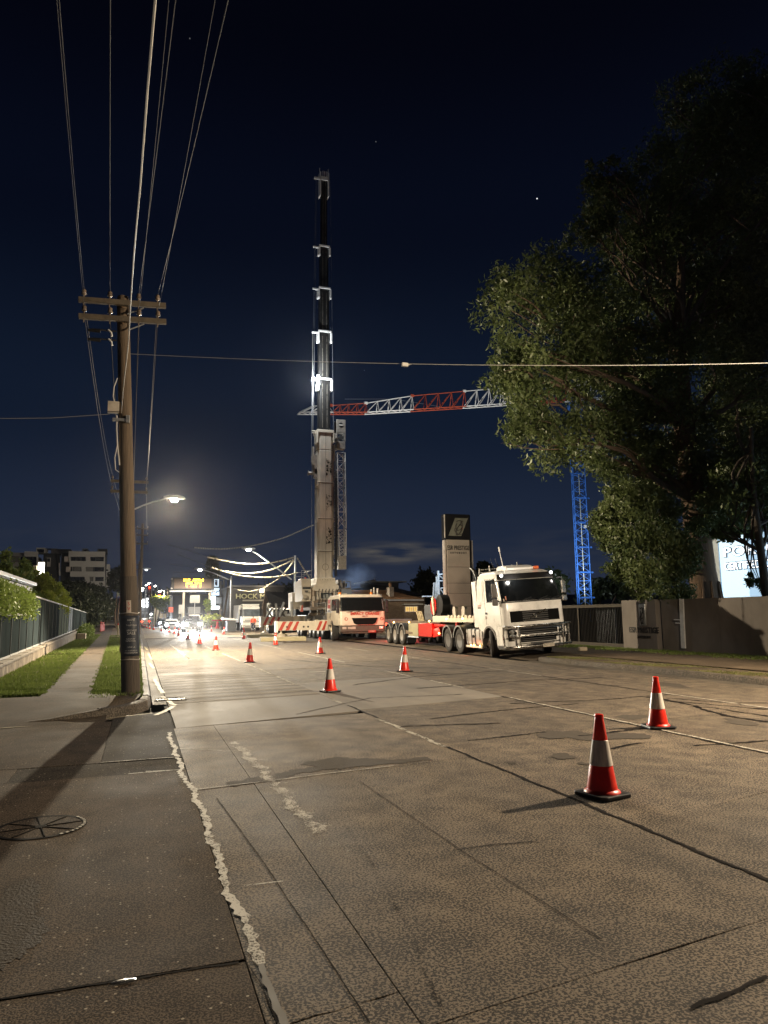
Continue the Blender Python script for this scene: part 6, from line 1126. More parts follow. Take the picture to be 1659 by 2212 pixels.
for x in (-1.1, 1.22): b = MB(); b.lathe([(.10, 0), (.10, .008), (.07, .008), (.07, 0)], 16, 'y', (x, -1.80, 1.42)); ck(b, 'round_badge', REDS)
for x in (-.9, -.4, .35, .85): b = MB(); b.path([(x, -1.80, 1.86), (x+.25, -1.80, 1.92), (x+.42, -1.76, 1.99)], .012, 4); b.path([(x-.2, -1.82, 1.84), (x+.22, -1.80, 1.88)], .016, 4); ck(b, 'wiper', BLACK)
b = MB(); b.box(-1.45, 1.45, -1.70, -1.2, .62, 1.01); b.prism([(-1.45, .62), (-1.25, .5), (1.25, .5), (1.45, .62)], 'y', -1.6, -1.2); ck(b, 'bumper', mat('bumper_grey_brown', (.085, .070, .055), .7, var=.3), bevel=.03)
for x in (-1.2, -.85, -.6, 1.2): b = MB(); b.box(x-.13, x+.13, -1.725, -1.702, .78, .93); ck(b, 'headlamp', mat('headlamp_clear', (.55, .50, .42), .15, .3), bevel=.01)
b = MB(); b.box(.35, .85, -1.72, -1.702, .55, .70); pl = ck(b, 'number_plate', mat('plate_red', (.35, .05, .04), .5)); text('71788C', .11, mat('plate_pale', (.62, .56, .46), .5), pl, (.60, -2.622, .625), extrude=.001)
b = MB(); b.box(-1.35, 1.3, -1.1, 1.3, 2.90, 2.98); b.box(-.9, .2, -1.3, -1.0, 2.88, 2.94); ck(b, 'roof_ledge', CREAM, bevel=.02)
for x, z in ((1.62, 2.35), (1.62, 1.95), (-1.6, 2.35), (-1.6, 1.95)): b = MB(); b.box(x-.10, x+.10, -1.62, -1.52, z-.24 if z > 2.1 else z-.15, z+.26 if z > 2.1 else z+.15); ck(b, 'mirror', BLACK, bevel=.03)
b = MB(); b.path([(1.45, -1.4, 2.7), (1.62, -1.55, 2.62)], .02); b.path([(-1.45, -1.4, 2.7), (-1.6, -1.55, 2.62)], .02); b.path([(1.66, -1.55, 1.8), (1.68, -1.55, 1.3)], .012); ck(b, 'mirror_arm', BLACK)
b = MB(); b.tube((1.75, .2, 2.9), (1.75, .2, 3.45), .10); b.tube((1.5, .2, 2.9), (1.5, .2, 3.5), .07); b.tube((1.35, .4, 2.9), (1.35, .4, 3.4), .06); b.box(1.2, 1.95, -.1, .6, 2.75, 3.05); ck(b, 'exhaust_cluster', mat('exhaust_mixed', (.28, .27, .25), .35, .7, var=.5))
for x, y, m in ((.85, -.6, ORANGE), (-1.2, -.4, ORANGE)): b = MB(); b.lathe([(.10, 0), (.10, .1), (.07, .16), (.001, .18)], 12, 'z', (x, y, 2.98)); ck(b, 'beacon', m, smooth=40)
# carrier chassis and deck
CKY = 0
b = MB(); b.box(-.75, .75, -1.2, 15.2, .75, 1.45); b.box(-1.40, 1.40, 2.2, 15.0, 1.45, 1.62); b.box(-1.48, -.8, 1.55, 2.1, .62, 1.6); b.box(.8, 1.48, 1.55, 2.1, .62, 1.6); ck(b, 'chassis', mat('chassis_grey', (.12, .12, .125), .55, .3, var=.3), bevel=.02)
b = MB(); b.box(-1.46, -1.36, 2.3, 14.6, 1.63, 1.70); b.box(-1.44, -.9, 7.0, 9.5, 1.63, 1.78); ck(b, 'deck_edge', ALU)
for yy in (2.35, 6.4, 9.9):
    lad = MB(); lad.box(-1.52, -1.47, yy, yy+.05, .55, 1.65); lad.box(-1.52, -1.47, yy+.45, yy+.50, .55, 1.65)
    for k in range(4): lad.box(-1.51, -1.48, yy+.052, yy+.448, .65+k*.27, .69+k*.27)
    ck(lad, 'ladder', MGREY)
b = MB(); b.box(-1.50, -1.15, 1.52, 2.1, 1.05, 1.9); b.prism([(-.75, 1.35), (-.55, 1.50), (.55, 1.50), (.75, 1.35), (.8, 1.62), (-.8, 1.62)], 'x', -1.5, -1.1); ck(b, 'wheel_arch', MGREY, bevel=.02)
for yy in (0.0, 3.3, 4.95, 6.75, 8.4, 12.6, 14.2):
    for s_ in (-1, 1): wheel(CRN, 'crane', (s_*1.27, yy, .70), s_ > 0, R(-6) if yy == 0 else 0)
    b = MB(); b.tube((-1.1, yy, .7), (1.1, yy, .7), .14); ck(b, 'axle', DGREY)
# outriggers
def stripes(mb, x0, x1, y, z0, z1, n, w_=.24, sk=.30):
    st = (x1-x0)/n
    for k in range(n):
        a = x0+k*st; q = [(a, z0), (a+w_, z0), (a+w_+sk, z1), (a+sk, z1)]; q = [(min(max(x, x0), x1), z) for x, z in q]; mb.prism(q, 'y', y-.008, y)
def outrigger(yy, x_out, z0, z1, step):
    o = ck(MB().box(x_out, -1.0, yy-.22, yy+.22, z0, z1), 'outrigger_beam', CREAM, bevel=.015); ck(MB().box(-x_out-.6, -1.0, yy-.22, yy+.22, z0, z1), 'outrigger_beam', CREAM) if False else None
    b = MB(); stripes(b, x_out+.04, x_out+1.45, yy-.222, z0+.02, z1-.02, 3); b.obj('warning_stripe', REDS, o)
    b = MB()
    for xx in (x_out+.62, x_out+1.75, x_out+2.05): b.lathe([(.07, 0), (.07, -.006), (.001, -.006)], 12, 'y', (xx, yy-.224, z0+.24))
    b.obj('pin_hole', BLACK, o); s_ = ck(MB().box(step, -1.42, yy-.30, yy+.30, z0-.04, z1+.05), 'outrigger_sleeve', CREAM, bevel=.015)
    b = MB(); b.box(x_out-.16, x_out+.02, yy-.2, yy+.2, z0-.12, z1+.02); b.obj('jack_housing', WHITE_, o, bevel=.02); b = MB(); b.tube((x_out+.25, yy, z0+.05), (x_out+.25, yy, .36), .075); b.lathe([(.08, .50), (.36, .31), (.38, .27), (.001, .27)], 20, 'z', (x_out+.25, yy, 0)); b.obj('jack', CREAM, o, smooth=40)
outrigger(1.75, -4.85, .68, 1.30, -2.3); outrigger(10.9, -4.90, .95, 1.62, -3.1)
b = MB(); stripes(b, -2.26, -1.5, 1.75-.303, .68, 1.28, 2, .2, .25); ck(b, 'warning_stripe', REDS)
for yy in (1.75, 10.9): ck(MB().box(1.0, 4.6, yy-.22, yy+.22, .75, 1.35), 'outrigger_beam', CREAM, bevel=.015); b = MB(); b.tube((4.3, yy, .8), (4.3, yy, .36), .075); b.lathe([(.08, .5), (.36, .31), (.38, .27), (.001, .27)], 16, 'z', (4.3, yy, 0)); ck(b, 'jack', CREAM)
def mats(cx, cy, label, rz, n=4, lay=1):
    t = thing('timber_mat', label, 'timber mat', (cx, cy, .004), rz, 'timber mats under the outriggers'); pal = mat('pale_timber', (.50, .44, .27), .8, var=.35, scale=2, stretch=(.5, 4, 4), bump=.4)
    for k in range(n): MB().box(-1.5+rnd.uniform(-.05, .05), 1.5+rnd.uniform(-.05, .05), -.62+k*.31, -.33+k*.31, 0, .26+rnd.uniform(-.008, .008)).obj('timber', pal, t, bevel=.012)
    for x in (-1.15, 1.15): MB().box(x-.03, x+.03, -.64, .62, .268, .276).obj('strap', mat('mat_strap', (.30, .26, .12), .6, .3), t)
cr_w = lambda x, y: Matrix.Rotation(R(-2.9), 3, 'Z')@Vector((x, y, 0))+Vector((13.62, 47, 0))
q = cr_w(-4.5, 1.75); mats(q.x, q.y, 'nearer stack of pale timber mats under the front outrigger foot', R(-2)); q = cr_w(-4.5, 10.9); mats(q.x, q.y, 'farther pale timber mats under the rear outrigger foot', R(3))
# superstructure (built in street axes about the boom foot)
BX_, BY_ = 13.30, 54.0
inv = (Matrix.Translation((13.62, 47, 0))@Matrix.Rotation(R(-2.9), 4, 'Z')).inverted()@Matrix.Translation((BX_, BY_, 0))
def su(mb, name, m, par=None, **k):
    mb.v = [tuple(inv@Vector(p)) for p in mb.v]; return mb.obj(name, m, par or CRN, **k)
b = MB(); b.lathe([(1.15, 1.62), (1.15, 1.85), (1.05, 1.90), (1.05, 2.05)], 32, 'z'); su(b, 'slew_ring', mat('greasy_steel', (.10, .075, .05), .6, .4, var=.4), smooth=40)
b = MB(); b.box(-1.35, 1.10, -1.35, 2.6, 2.06, 2.30); b.box(-1.05, .95, -1.30, 2.4, 2.305, 2.85); su(b, 'turntable_frame', mat('turntable_brown', (.20, .155, .11), .65, .2, var=.35), bevel=.03)
su(MB().box(-1.06, .5, -1.33, -1.305, 2.36, 2.62), 'name_panel', mat('name_panel_grey', (.13, .11, .09), .6)); o = text('(GROVE)', .26, mat('faint_letter', (.05, .045, .04), .6), CRN, tuple(inv@Vector((-.25, -1.335, 2.49))), (R(90), 0, R(2.9)), extrude=.003)
b = MB(); b.box(-1.90, -1.20, -1.0, 1.6, 2.72, 4.28); b.box(-1.95, -1.25, -1.05, .2, 3.80, 4.40); su(b, 'side_housing', CREAM, bevel=.04)
su(MB().box(-1.86, -1.24, -1.012, -1.0, 3.62, 3.78), 'vent', BLACK); o = text('LEFT H', .17, INKB, CRN, tuple(inv@Vector((-1.45, -1.02, 2.84))), (R(90), 0, R(2.9)), extrude=.002, bold=.003)
b = MB(); b.prism([(-1.15, 3.60), (-.95, 3.45), (.62, 3.45), (.85, 3.65), (.85, 3.85), (.62, 4.05), (.55, 4.45), (-.85, 4.45), (-.9, 4.0), (-1.15, 3.8)], 'y', -1.35, 1.5); su(b, 'boom_cradle', CREAM, bevel=.03)
b = MB(); b.box(-.80, .70, -1.25, -1.05, 2.72, 2.90); b.box(-.80, .70, -1.25, -1.05, 3.34, 3.44); b.box(-.80, -.52, -1.25, -1.05, 2.902, 3.338); b.box(.46, .70, -1.25, -1.05, 2.902, 3.338); su(b, 'front_frame', CREAM, bevel=.03); b = MB(); b.box(-.5, .45, -.7, .3, 2.9, 3.35); su(b, 'winch_bay', mat('winch_bay_pale', (.28, .29, .27), .6, var=.6, scale=4))
for x in (-1.02, .90): su(MB().tube((x, -1.0, 2.3), (x, -.9, 3.7), .19, None, 14), 'luffing_cylinder', mat('brown_cylinder', (.20, .155, .11), .4, .4, var=.3), smooth=50)
b = MB(); b.box(1.12, 1.92, -1.1, 1.2, 2.75, 3.60); su(b, 'power_unit', mat('power_unit_grey', (.14, .15, .16), .5, var=.2), bevel=.03)
b = MB(); b.box(1.15, 1.9, -.9, .8, 3.605, 3.72); b.tube((1.3, -.4, 3.7), (1.3, -.4, 4.15), .16); b.tube((1.6, -.2, 3.7), (1.6, -.2, 4.3), .10); b.path([(1.15, -.9, 3.72), (1.15, -.9, 4.2), (1.85, -.9, 4.2), (1.85, -.9, 3.72)], .03); b.ball((1.75, .3, 4.0), .22); b.box(1.0, 1.25, -.5, .5, 3.9, 4.35); su(b, 'machinery', mat('machinery_mix', (.16, .14, .12), .5, .3, var=.6, scale=4))
b = MB(); b.lathe([(.07, 4.40), (.07, 4.48), (.001, 4.52)], 10, 'z', (-1.6, -.8, 0)); su(b, 'beacon', mat('beacon_red', (.7, .06, .03), .3), smooth=40)
b = MB(); b.box(-1.9, 1.2, 2.6, 4.2, 2.2, 3.5); su(b, 'counterweight', CREAM, bevel=.04)
b = MB(); b.box(-2.02, -1.80, -.95, -.93, 1.95, 2.45); sp = su(b, 'hazard_plate', mat('hazard_cream', (.6, .53, .42), .5)); b = MB(); stripes(b, -2.02, -1.80, -.951, 1.95, 2.45, 3, .06, .12); su(b, 'warning_stripe', REDS)
for x0, x1 in ((-2.9, -2.75), (-2.6, -2.3)): pass
# boom: boxes with rounded bellies, collars and arms
def boomsec(z0, z1, w_, d_, name, m, bev=.05):
    b = MB(); h = w_/2; pr = [(-h, -d_*.35), (-h*.72, -d_*.5), (h*.72, -d_*.5), (h, -d_*.35), (h, d_*.3), (h*.6, d_*.5), (-h*.6, d_*.5), (-h, d_*.3)]; b.prism(pr, 'z', z0, z1); return su(b, name, m, bevel=bev)
zb = [4.35, 6.5, 9.0, 11.8, 14.4, 16.0]
for a, c in zip(zb[:-1], zb[1:]): boomsec(a+.018, c-.018, 1.28-.004*(a), 1.35, 'boom_base_section', CREAMD, .03)
boomsec(4.3, 16.0, 1.20, 1.27, 'boom_core', mat('boom_seam_dark', (.05, .042, .034), .8), .0)
for z in (6.5, 9.0, 11.8): b = MB(); b.box(-.66, .66, -.69, -.60, z+.02, z+.06); b.box(-.67, -.60, -.66, .2, z-.25, z+.02); b.box(.60, .67, -.66, .2, z-.25, z+.02); su(b, 'boom_rib', CREAM, bevel=.01)
su(MB().box(-.012, .012, -.683, -.676, 4.5, 15.8), 'boom_seam', mat('seam_line', (.10, .08, .06), .7))
gx = worn('grease_smear', (.018, .014, .010), .38, 3.4)
for z in (13.0, 10.2, 7.7): b = MB(); b.quad((.02, -.687, z-.65), (.48, -.687, z-.55), (.50, -.687, z+.55), (.05, -.687, z+.7)); su(b, 'grease_mark', gx)
b = MB(); b.lathe([(.25, 0), (.25, -.01), (.22, -.01), (.22, 0)], 24, 'y', (-.03, -.684, 5.3)); su(b, 'ring_mark', mat('ring_dark', (.2, .16, .11), .6))
b = MB(); b.box(-.68, .66, -.74, .7, 15.75, 15.98); b.box(-.72, -.60, -.74, .2, 14.9, 15.75); b.box(.60, .70, -.74, .2, 15.0, 15.75); b.box(-1.05, -.70, -.5, -.40, 15.85, 15.92); b.box(-1.05, -.70, -.5, -.40, 15.70, 15.76); su(b, 'head_collar', CREAM, bevel=.02)
tops = [(16.0, 20.15, .92), (20.15, 24.1, .86), (24.1, 27.78, .78), (27.78, 31.4, .68), (31.4, 37.7, .52)]
for i, (a, c, w_) in enumerate(tops):
    boomsec(a, c, w_, w_*1.05, 'boom_section', BOOMB, .03); h = w_/2
    if i < 4:
        z = c; b = MB(); k = .92-.05*i; b.box(-h-.13, h+.08, -h-.14, -h-.04, z-.10, z+.06); b.box(-h-.17, -h-.03, -h-.14, h*.3, z-1.0*k, z-.101); b.box(h+.02, h+.14, -h-.14, h*.3, z-.95*k, z-.101); b.box(-h-.62, -h-.14, -h-.02, -h+.10, z-.22, z-.08); b.lathe([(.08, -1.0*k-.12), (.11, -1.0*k), (.05, -1.0*k+.2)], 8, 'z', (-h-.10, -h-.05, z)); b.lathe([(.08, -.95*k-.12), (.11, -.95*k), (.05, -.95*k+.2)], 8, 'z', (h+.08, -h-.05, z)); su(b, 'section_collar', WHITE_, bevel=.02)
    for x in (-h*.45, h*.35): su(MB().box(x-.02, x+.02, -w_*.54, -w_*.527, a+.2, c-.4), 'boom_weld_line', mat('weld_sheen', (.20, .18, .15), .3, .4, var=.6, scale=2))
b = MB(); h = .30; b.box(-h-.08, h+.06, -.42, -.30, 37.2, 37.5); b.box(-h-.12, -h, -.42, .2, 35.8, 37.9); b.box(h-.02, h+.08, -.42, .2, 35.8, 37.9); b.box(-h-.55, -h-.12, -.3, -.2, 37.25, 37.42)
for x in (-.14, .0, .14, .26): b.tube((x, -.36, 37.5), (x, -.36, 38.0), .035)
b.tube((-h-.10, -.3, 37.9), (-h-.10, -.3, 38.25), .03); b.tube((h+.03, -.3, 37.9), (h+.03, -.3, 38.3), .03); su(b, 'boom_head', WHITE_, bevel=.01)
b = MB()
for x0, x1, r in ((-.80, -1.05, .014), (-.74, -.92, .012), (.42, .72, .012)): b.path([(x0+.1, -.25, 37.3), (x1, -.3, 15.8 if x0 < 0 else 16)], r, 5)
b.path([(-1.05, -.3, 15.8), (-1.0, -.3, 5.0)], .014, 5); su(b, 'hoist_rope', mat('steel_rope', (.30, .31, .33), .4, .6))
b = MB(); b.tube((-.98, -.3, 24), (-.95, -.3, 15.9), .035, None, 6); b.box(-1.0, -.92, -.34, -.26, 21.0, 21.25); b.box(-1.0, -.92, -.34, -.26, 19.1, 19.5); su(b, 'rope_guide', ALU)
b = MB(); b.box(-.9, -.64, -.5, .1, 12.5, 14.0); b.box(-1.02, -.88, -.6, -.2, 13.2, 14.6); b.box(-1.08, -.95, -.5, -.3, 13.4, 13.9); b.box(-.85, -.64, -.5, 0, 12.2, 12.9); b.lathe([(.22, -.16), (.22, -.14), (.12, -.13), (.12, .13), (.22, .14), (.22, .16)], 14, 'x', (-1.15, -.3, 12.55)); su(b, 'winch_fitting', mat('fitting_grey', (.32, .29, .25), .5, .2, var=.35), bevel=.015)
b = MB(); b.box(.66, .80, -.5, .2, 13.6, 14.9); b.box(.66, .76, -.4, 0, 6.0, 14.0); su(b, 'jib_bracket', mat('fitting_grey', (.32, .29, .25), .5, .2), bevel=.015)
# boom flood lamp and its light
b = MB(); b.ball((-.95, -.62, 20.05), .12, 10); b.ball((-.60, -.66, 20.22), .14, 10); b.ball((-.60, -.66, 19.6), .10, 10); su(b, 'flood_lamp', glow('boom_flood', (.92, .97, 1), 55), smooth=60)
lamp('POINT', 'boom_flood_light', (11.7, 52.3, 20.2), 2600, (.88, .95, 1), size=.15); lamp('SPOT', 'boom_flood_light', (12.3, 53.0, 19.8), 3500, (.92, .96, 1), (6.5, 40, 0), 95, .6, .15)
# folded lattice fly jib hanging beside the boom
JW = mat('jib_pale_grey', (.70, .67, .61), .5, .1, var=.2)
def lattice(mb, p0, p1, w0, w1, n, rc, rb, up=Vector((0, 0, 1)), x=False, tri=False):
    p0 = Vector(p0); p1 = Vector(p1); d = (p1-p0).normalized(); s_ = d.cross(up).normalized(); u_ = s_.cross(d)
    def cor(t):
        w_ = w0+(w1-w0)*t; c = p0.lerp(p1, t)
        return [c+s_*w_/2-u_*w_/2, c-s_*w_/2-u_*w_/2, c-s_*w_/2+u_*w_/2, c+s_*w_/2+u_*w_/2] if not tri else [c+s_*w_/2-u_*w_/2, c-s_*w_/2-u_*w_/2, c+u_*w_*.6]
    k = 3 if tri else 4; A, B = cor(0), cor(1)
    for i in range(k): mb.tube(A[i], B[i], rc, None, 6)
    for j in range(n):
        P_, Q_ = cor(j/n), cor((j+1)/n)
        for i in range(k):
            i2 = (i+1) % k; a, c = (P_[i], Q_[i2]) if (j+i) % 2 else (P_[i2], Q_[i]); mb.tube(a, c, rb, None, 5)
            if x: mb.tube(P_[i2] if (j+i) % 2 else P_[i], Q_[i] if (j+i) % 2 else Q_[i2], rb, None, 5)
            mb.tube(P_[i], P_[i2], rb, None, 5)
b = MB(); lattice(b, (1.30, -.2, 14.3), (1.36, -.2, 8.3), .62, .62, 9, .036, .018, Vector((0, 1, 0)), False); su(b, 'fly_jib_lattice', JW)
b = MB(); lattice(b, (1.36, -.2, 8.2), (1.40, -.2, 6.2), .62, .50, 4, .036, .018, Vector((0, 1, 0)), True); su(b, 'fly_jib_lattice', JW)
b = MB(); lattice(b, (.82, -.1, 12.8), (.86, -.1, 5.4), .28, .34, 12, .035, .02, Vector((0, 1, 0)), False); su(b, 'fly_jib_inner', mat('jib_inner_grey', (.34, .31, .27), .5, var=.3))
b = MB(); b.box(.92, 1.66, -.5, -.42, 15.9, 16.95); b.box(.92, 1.66, .1, .18, 15.9, 16.95); b.box(.95, 1.63, -.5, .15, 14.6, 15.2); b.box(.92, .99, -.5, .15, 15.2, 15.9); b.box(1.58, 1.66, -.5, .15, 15.2, 15.9); su(b, 'fly_jib_head', mat('fitting_grey', (.32, .29, .25), .5, .2), bevel=.015); b = MB(); b.lathe([(.19, 0), (.19, -.01), (.001, -.01)], 18, 'y', (1.28, -.503, 16.5)); su(b, 'sheave_hole', BLACK); su(MB().box(1.1, 1.46, -.53, -.515, 16.46, 16.54), 'sheave_pin', JW); su(MB().tube((1.28, -.52, 15.5), (1.28, .1, 15.5), .2, None, 14), 'sheave', DGREY)
b = MB(); b.box(1.02, 1.68, -.5, .1, 5.15, 6.2); b.box(1.2, 1.5, -.52, .12, 5.5, 6.0); b.ball((.75, -.3, 5.3), .14); su(b, 'fly_jib_foot', mat('jib_inner_grey', (.34, .31, .27), .5, var=.3), bevel=.03)
# rear deck clutter left of the superstructure
for b in (MB().box(-3.6, -2.5, 1.5, 2.6, 1.65, 2.05), MB().tube((-3.3, .5, 1.6), (-2.9, .8, 2.7), .10), MB().tube((-3.5, .5, 1.6), (-3.55, .6, 2.6), .09), MB().tube((-2.3, .7, 1.6), (-2.3, .8, 2.75), .11)): su(b, 'deck_fitting', mat('fitting_pale', (.42, .42, .40), .5, .2), bevel=.02)
# hoses, rails, lockers and small fittings that clutter a working crane
HOSE = mat('hydraulic_hose', (.02, .02, .02), .5, var=.3)
for k in range(6): x = -.75+k*.26; su(MB().path([(x, -1.36, 2.45+.06*(k % 3)), (x+.05, -1.50, 2.9), (x-.04, -1.46, 3.3), (x+.1, -1.36, 3.62)], .028, 5), 'hose', HOSE, smooth=60)
for k in range(4): su(MB().path([(.70+.05*k, -.72, 4.6), (.74+.05*k, -.74, 7.5+k), (.72+.05*k, -.70, 12.2)], .022, 5), 'hose', HOSE, smooth=60)
for k, (x, z, w_, h_) in enumerate(((-1.1, 2.9, .22, .34), (.98, 3.0, .24, .3), (-1.75, 3.05, .3, .26), (-1.6, 3.45, .18, .12), (1.3, 3.2, .3, .2))): su(MB().box(x-w_/2, x+w_/2, -1.42, -1.36 if abs(x) < 1.2 else -1.02, z-h_/2, z+h_/2), 'locker_door', mat('locker_shade%d' % (k % 2), ((.40, .35, .27), (.10, .09, .08))[k % 2], .6), bevel=.01)
for x0, x1, y_ in ((-1.95, -1.2, -1.06), (-1.95, -1.2, 1.5)):
    b = MB(); b.path([(x0, y_, 4.3), (x0, y_, 5.0), (x1, y_, 5.0), (x1, y_, 4.45)], .022, 5); b.path([(x0, y_, 4.68), (x1, y_, 4.68)], .018, 5); su(b, 'hand_rail', mat('rail_grey', (.35, .34, .31), .5))
su(MB().path([(-1.2, -1.06, 5.0), (-1.2, 1.5, 5.0)], .02, 5), 'hand_rail', mat('rail_grey', (.35, .34, .31), .5))
for k in range(7): su(MB().tube((-.62+.2*k, -1.355, 4.30), (-.62+.2*k, -1.375, 4.30), .025, None, 6), 'bolt', DGREY)
for yy, l_ in ((2.9, .9), (6.0, .8), (9.2, 1.0), (13.3, .8)): ck(MB().box(-1.47, -1.05, yy, yy+l_, .80, 1.42), 'locker', mat('locker_cream', (.42, .37, .29), .6, var=.35), bevel=.025)
for k, yy in enumerate((4.3, 5.1, 7.7, 8.9)): ck(MB().path([(-1.2, yy, 1.70), (-1.25, yy+.3, 2.15-.1*k), (-1.1, yy+.7, 1.72)], .035, 6), 'hose', HOSE, smooth=60)
b = MB(); b.path([(-1.42, 2.4, 1.7), (-1.42, 2.4, 2.55), (-1.42, 5.6, 2.55), (-1.42, 5.6, 1.7)], .022, 5); b.path([(-1.42, 2.4, 2.15), (-1.42, 5.6, 2.15)], .018, 5); ck(b, 'hand_rail', mat('rail_grey', (.35, .34, .31), .5))
ck(MB().lathe([(.09, 0), (.09, .38), (.04, .44), (.04, .50)], 12, 'z', (-1.42, 1.9, 1.0)), 'fire_extinguisher', REDP, smooth=40)
CKY = -.9
ck(ccab.patch(3.08, 3.4, 2.0, 2.66, .0085, 4, 3, .004), 'screen_glare', mat('screen_glare_tone', (.16, .17, .17), .5, var=.6, scale=5))  # pale patch on the glass paints a windscreen reflection
b = MB(); b.box(-.9, -.1, -1.55, -1.3, 1.93, 2.12); b.box(.3, .75, -1.5, -1.2, 1.93, 2.35); ck(b, 'dash_clutter', mat('dash_clutter', (.18, .17, .15), .7, var=.6, scale=6))
ck(ccab.patch(1.36, 3.64, 1.895, 1.935, .012, 20, 1), 'screen_seal', BLACK); ck(ccab.patch(1.36, 3.64, 2.745, 2.79, .014, 20, 1), 'screen_seal', BLACK); CKY = 0
b = MB()
for x in (-4.2, -3.7, -3.2): b.prism([(x, 1.6), (x+.14, 1.6), (x+.55, 2.25), (x+.40, 2.25)], 'y', 1.0, 1.15); b.prism([(x+.4, 1.6), (x+.54, 1.6), (x+.14, 2.25), (x, 2.25)], 'y', 1.2, 1.35)
su(b, 'folded_ladder', DGREY)
# exhaust haze behind the crane, its blue lighting also put into the colour
sm, n_, l_, bs = new_mat('exhaust_haze'); n_.remove(bs); pv = n_.new('ShaderNodeVolumePrincipled'); pv.inputs['Color'].default_value = (.55, .72, 1, 1); t_ = n_.new('ShaderNodeTexCoord'); ln = n_.new('ShaderNodeVectorMath'); ln.operation = 'LENGTH'; l_.new(t_.outputs['Object'], ln.inputs[0]); nz_ = n_.new('ShaderNodeTexNoise'); nz_.inputs['Scale'].default_value = .9; nz_.inputs['Detail'].default_value = 4; l_.new(t_.outputs['Object'], nz_.inputs[0])
m1 = n_.new('ShaderNodeMath'); m1.operation = 'MULTIPLY_ADD'; l_.new(ln.outputs['Value'], m1.inputs[0]); m1.inputs[1].default_value = -.14; m1.inputs[2].default_value = .10; m2 = n_.new('ShaderNodeMath'); m2.operation = 'MULTIPLY_ADD'; l_.new(nz_.outputs[0], m2.inputs[0]); m2.inputs[1].default_value = .55; m2.inputs[2].default_value = -.27; m3 = n_.new('ShaderNodeMath'); m3.operation = 'ADD'; l_.new(m1.outputs[0], m3.inputs[0]); l_.new(m2.outputs[0], m3.inputs[1]); m4 = n_.new('ShaderNodeMath'); m4.operation = 'MAXIMUM'; l_.new(m3.outputs[0], m4.inputs[0]); m4.inputs[1].default_value = 0; l_.new(m4.outputs[0], pv.inputs['Density']); l_.new(pv.outputs[0], n_['Material Output'].inputs['Volume'])
sk_ = MB().ball((0, 0, 0), 1.0, 16).obj('exhaust_smoke', sm, None); p = atY(765, 1248, 58); sk_.location = p; sk_.scale = (2.0, 1.6, 1.7); tag(sk_, 'faint blue exhaust smoke drifting beside the crane machinery', 'smoke', None, 'stuff')
lamp('SPOT', 'unseen_site_flood', (20, 62, 5), 2600, (.35, .6, 1), tuple(p), 40, .6, .2)  # unseen lamp added to light the smoke blue

# ================================================================== tower crane
TBL = mat('tower_blue_paint', (.060, .20, .62), .45, var=.15); TRD = mat('tower_red_paint', (.42, .075, .035), .5, var=.15); TWH = mat('tower_white_paint', (.78, .78, .76), .5, var=.08)
tw = thing('tower_crane', 'tower crane with blue lattice mast and red and white jib behind the boom', 'tower crane'); TY = 100.0
mb0 = atY(1263, 1303, TY); mxm = (mb0.x, TY)
for k in range(9):
    b = MB(); lattice(b, (mb0.x-.1*k*.0, TY, .1+k*4.0), (mb0.x, TY, .1+(k+1)*4.0-.06), 1.9, 1.9, 3, .075, .042, Vector((.42, .9, 0)), False); b.obj('mast_section', TBL, tw)
    b = MB(); s45 = 1.15
    b.box(mb0.x-1.15, mb0.x+1.15, TY-1.15, TY-1.0, 4.0*k+3.9, 4.0*k+4.15); b.obj('mast_collar', TBL, tw)
b = MB(); b.path([(mb0.x-.5, TY-.9, .1), (mb0.x-.5, TY-.9, 36)], .06, 5); b.obj('mast_cable', mat('pale_cable', (.6, .58, .45), .5), tw)
b = MB(); q = atY(1262, 1137, TY-1.3); b.box(q.x-.05, q.x+.85, TY-1.35, TY-1.25, q.z-.25, q.z+.2); b.obj('notice_plate', WHITE_, tw)
JP = [(645, 893, 886), (716, 893, 876), (790, 893, 871), (890, 887, 855), (1003, 880, 845), (1110, 873, 836), (1225, 866, 829), (1330, 858, 823)]
jm = [TWH, TRD, TWH, TRD, TWH, TRD, TWH]
for i in range(len(JP)-1):
    (xa, ba, ta), (xb, bb, tb_) = JP[i], JP[i+1]; A, B = atY(xa, ba, TY), atY(xb, bb, TY); At, Bt = atY(xa, ta, TY), atY(xb, tb_, TY); b = MB(); wd = .75
    if i == 0: At = atY(675, 877, TY)
    f0, f1 = A+Vector((0, -wd, 0)), B+Vector((0, -wd, 0)); g0, g1 = A+Vector((0, wd, .05)), B+Vector((0, wd, .05)); t0, t1 = At, Bt
    b.tube(f0, f1, .085, None, 6); b.tube(g0, g1, .085, None, 6); b.tube(t0, t1, .08, None, 6); n_ = 4 if i else 3
    for j in range(n_):
        a0, a1 = j/n_, (j+1)/n_; tm = t0.lerp(t1, a1 if i else (j+.5)/n_)
        for (u0, u1) in ((f0, f1), (g0, g1)): b.tube(u0.lerp(u1, a0), tm, .065, None, 5); b.tube(u0.lerp(u1, a1), tm, .065, None, 5)
        b.tube(f0.lerp(f1, a0), g0.lerp(g1, a1), .05, None, 5); b.tube(f0.lerp(f1, a0), g0.lerp(g1, a0), .05, None, 5)
    if i == 0: b.tube(f0, t0, .07, None, 5); b.tube(g0, t0, .07, None, 5); b.tube(f0, g0, .08)
    b.obj('jib_section', jm[i], tw)
    if i: bb_ = MB(); bb_.box(t0.x-.25, t0.x+.25, TY-.2, TY+.2, t0.z-.18, t0.z+.18); bb_.obj('jib_joint', jm[i], tw)
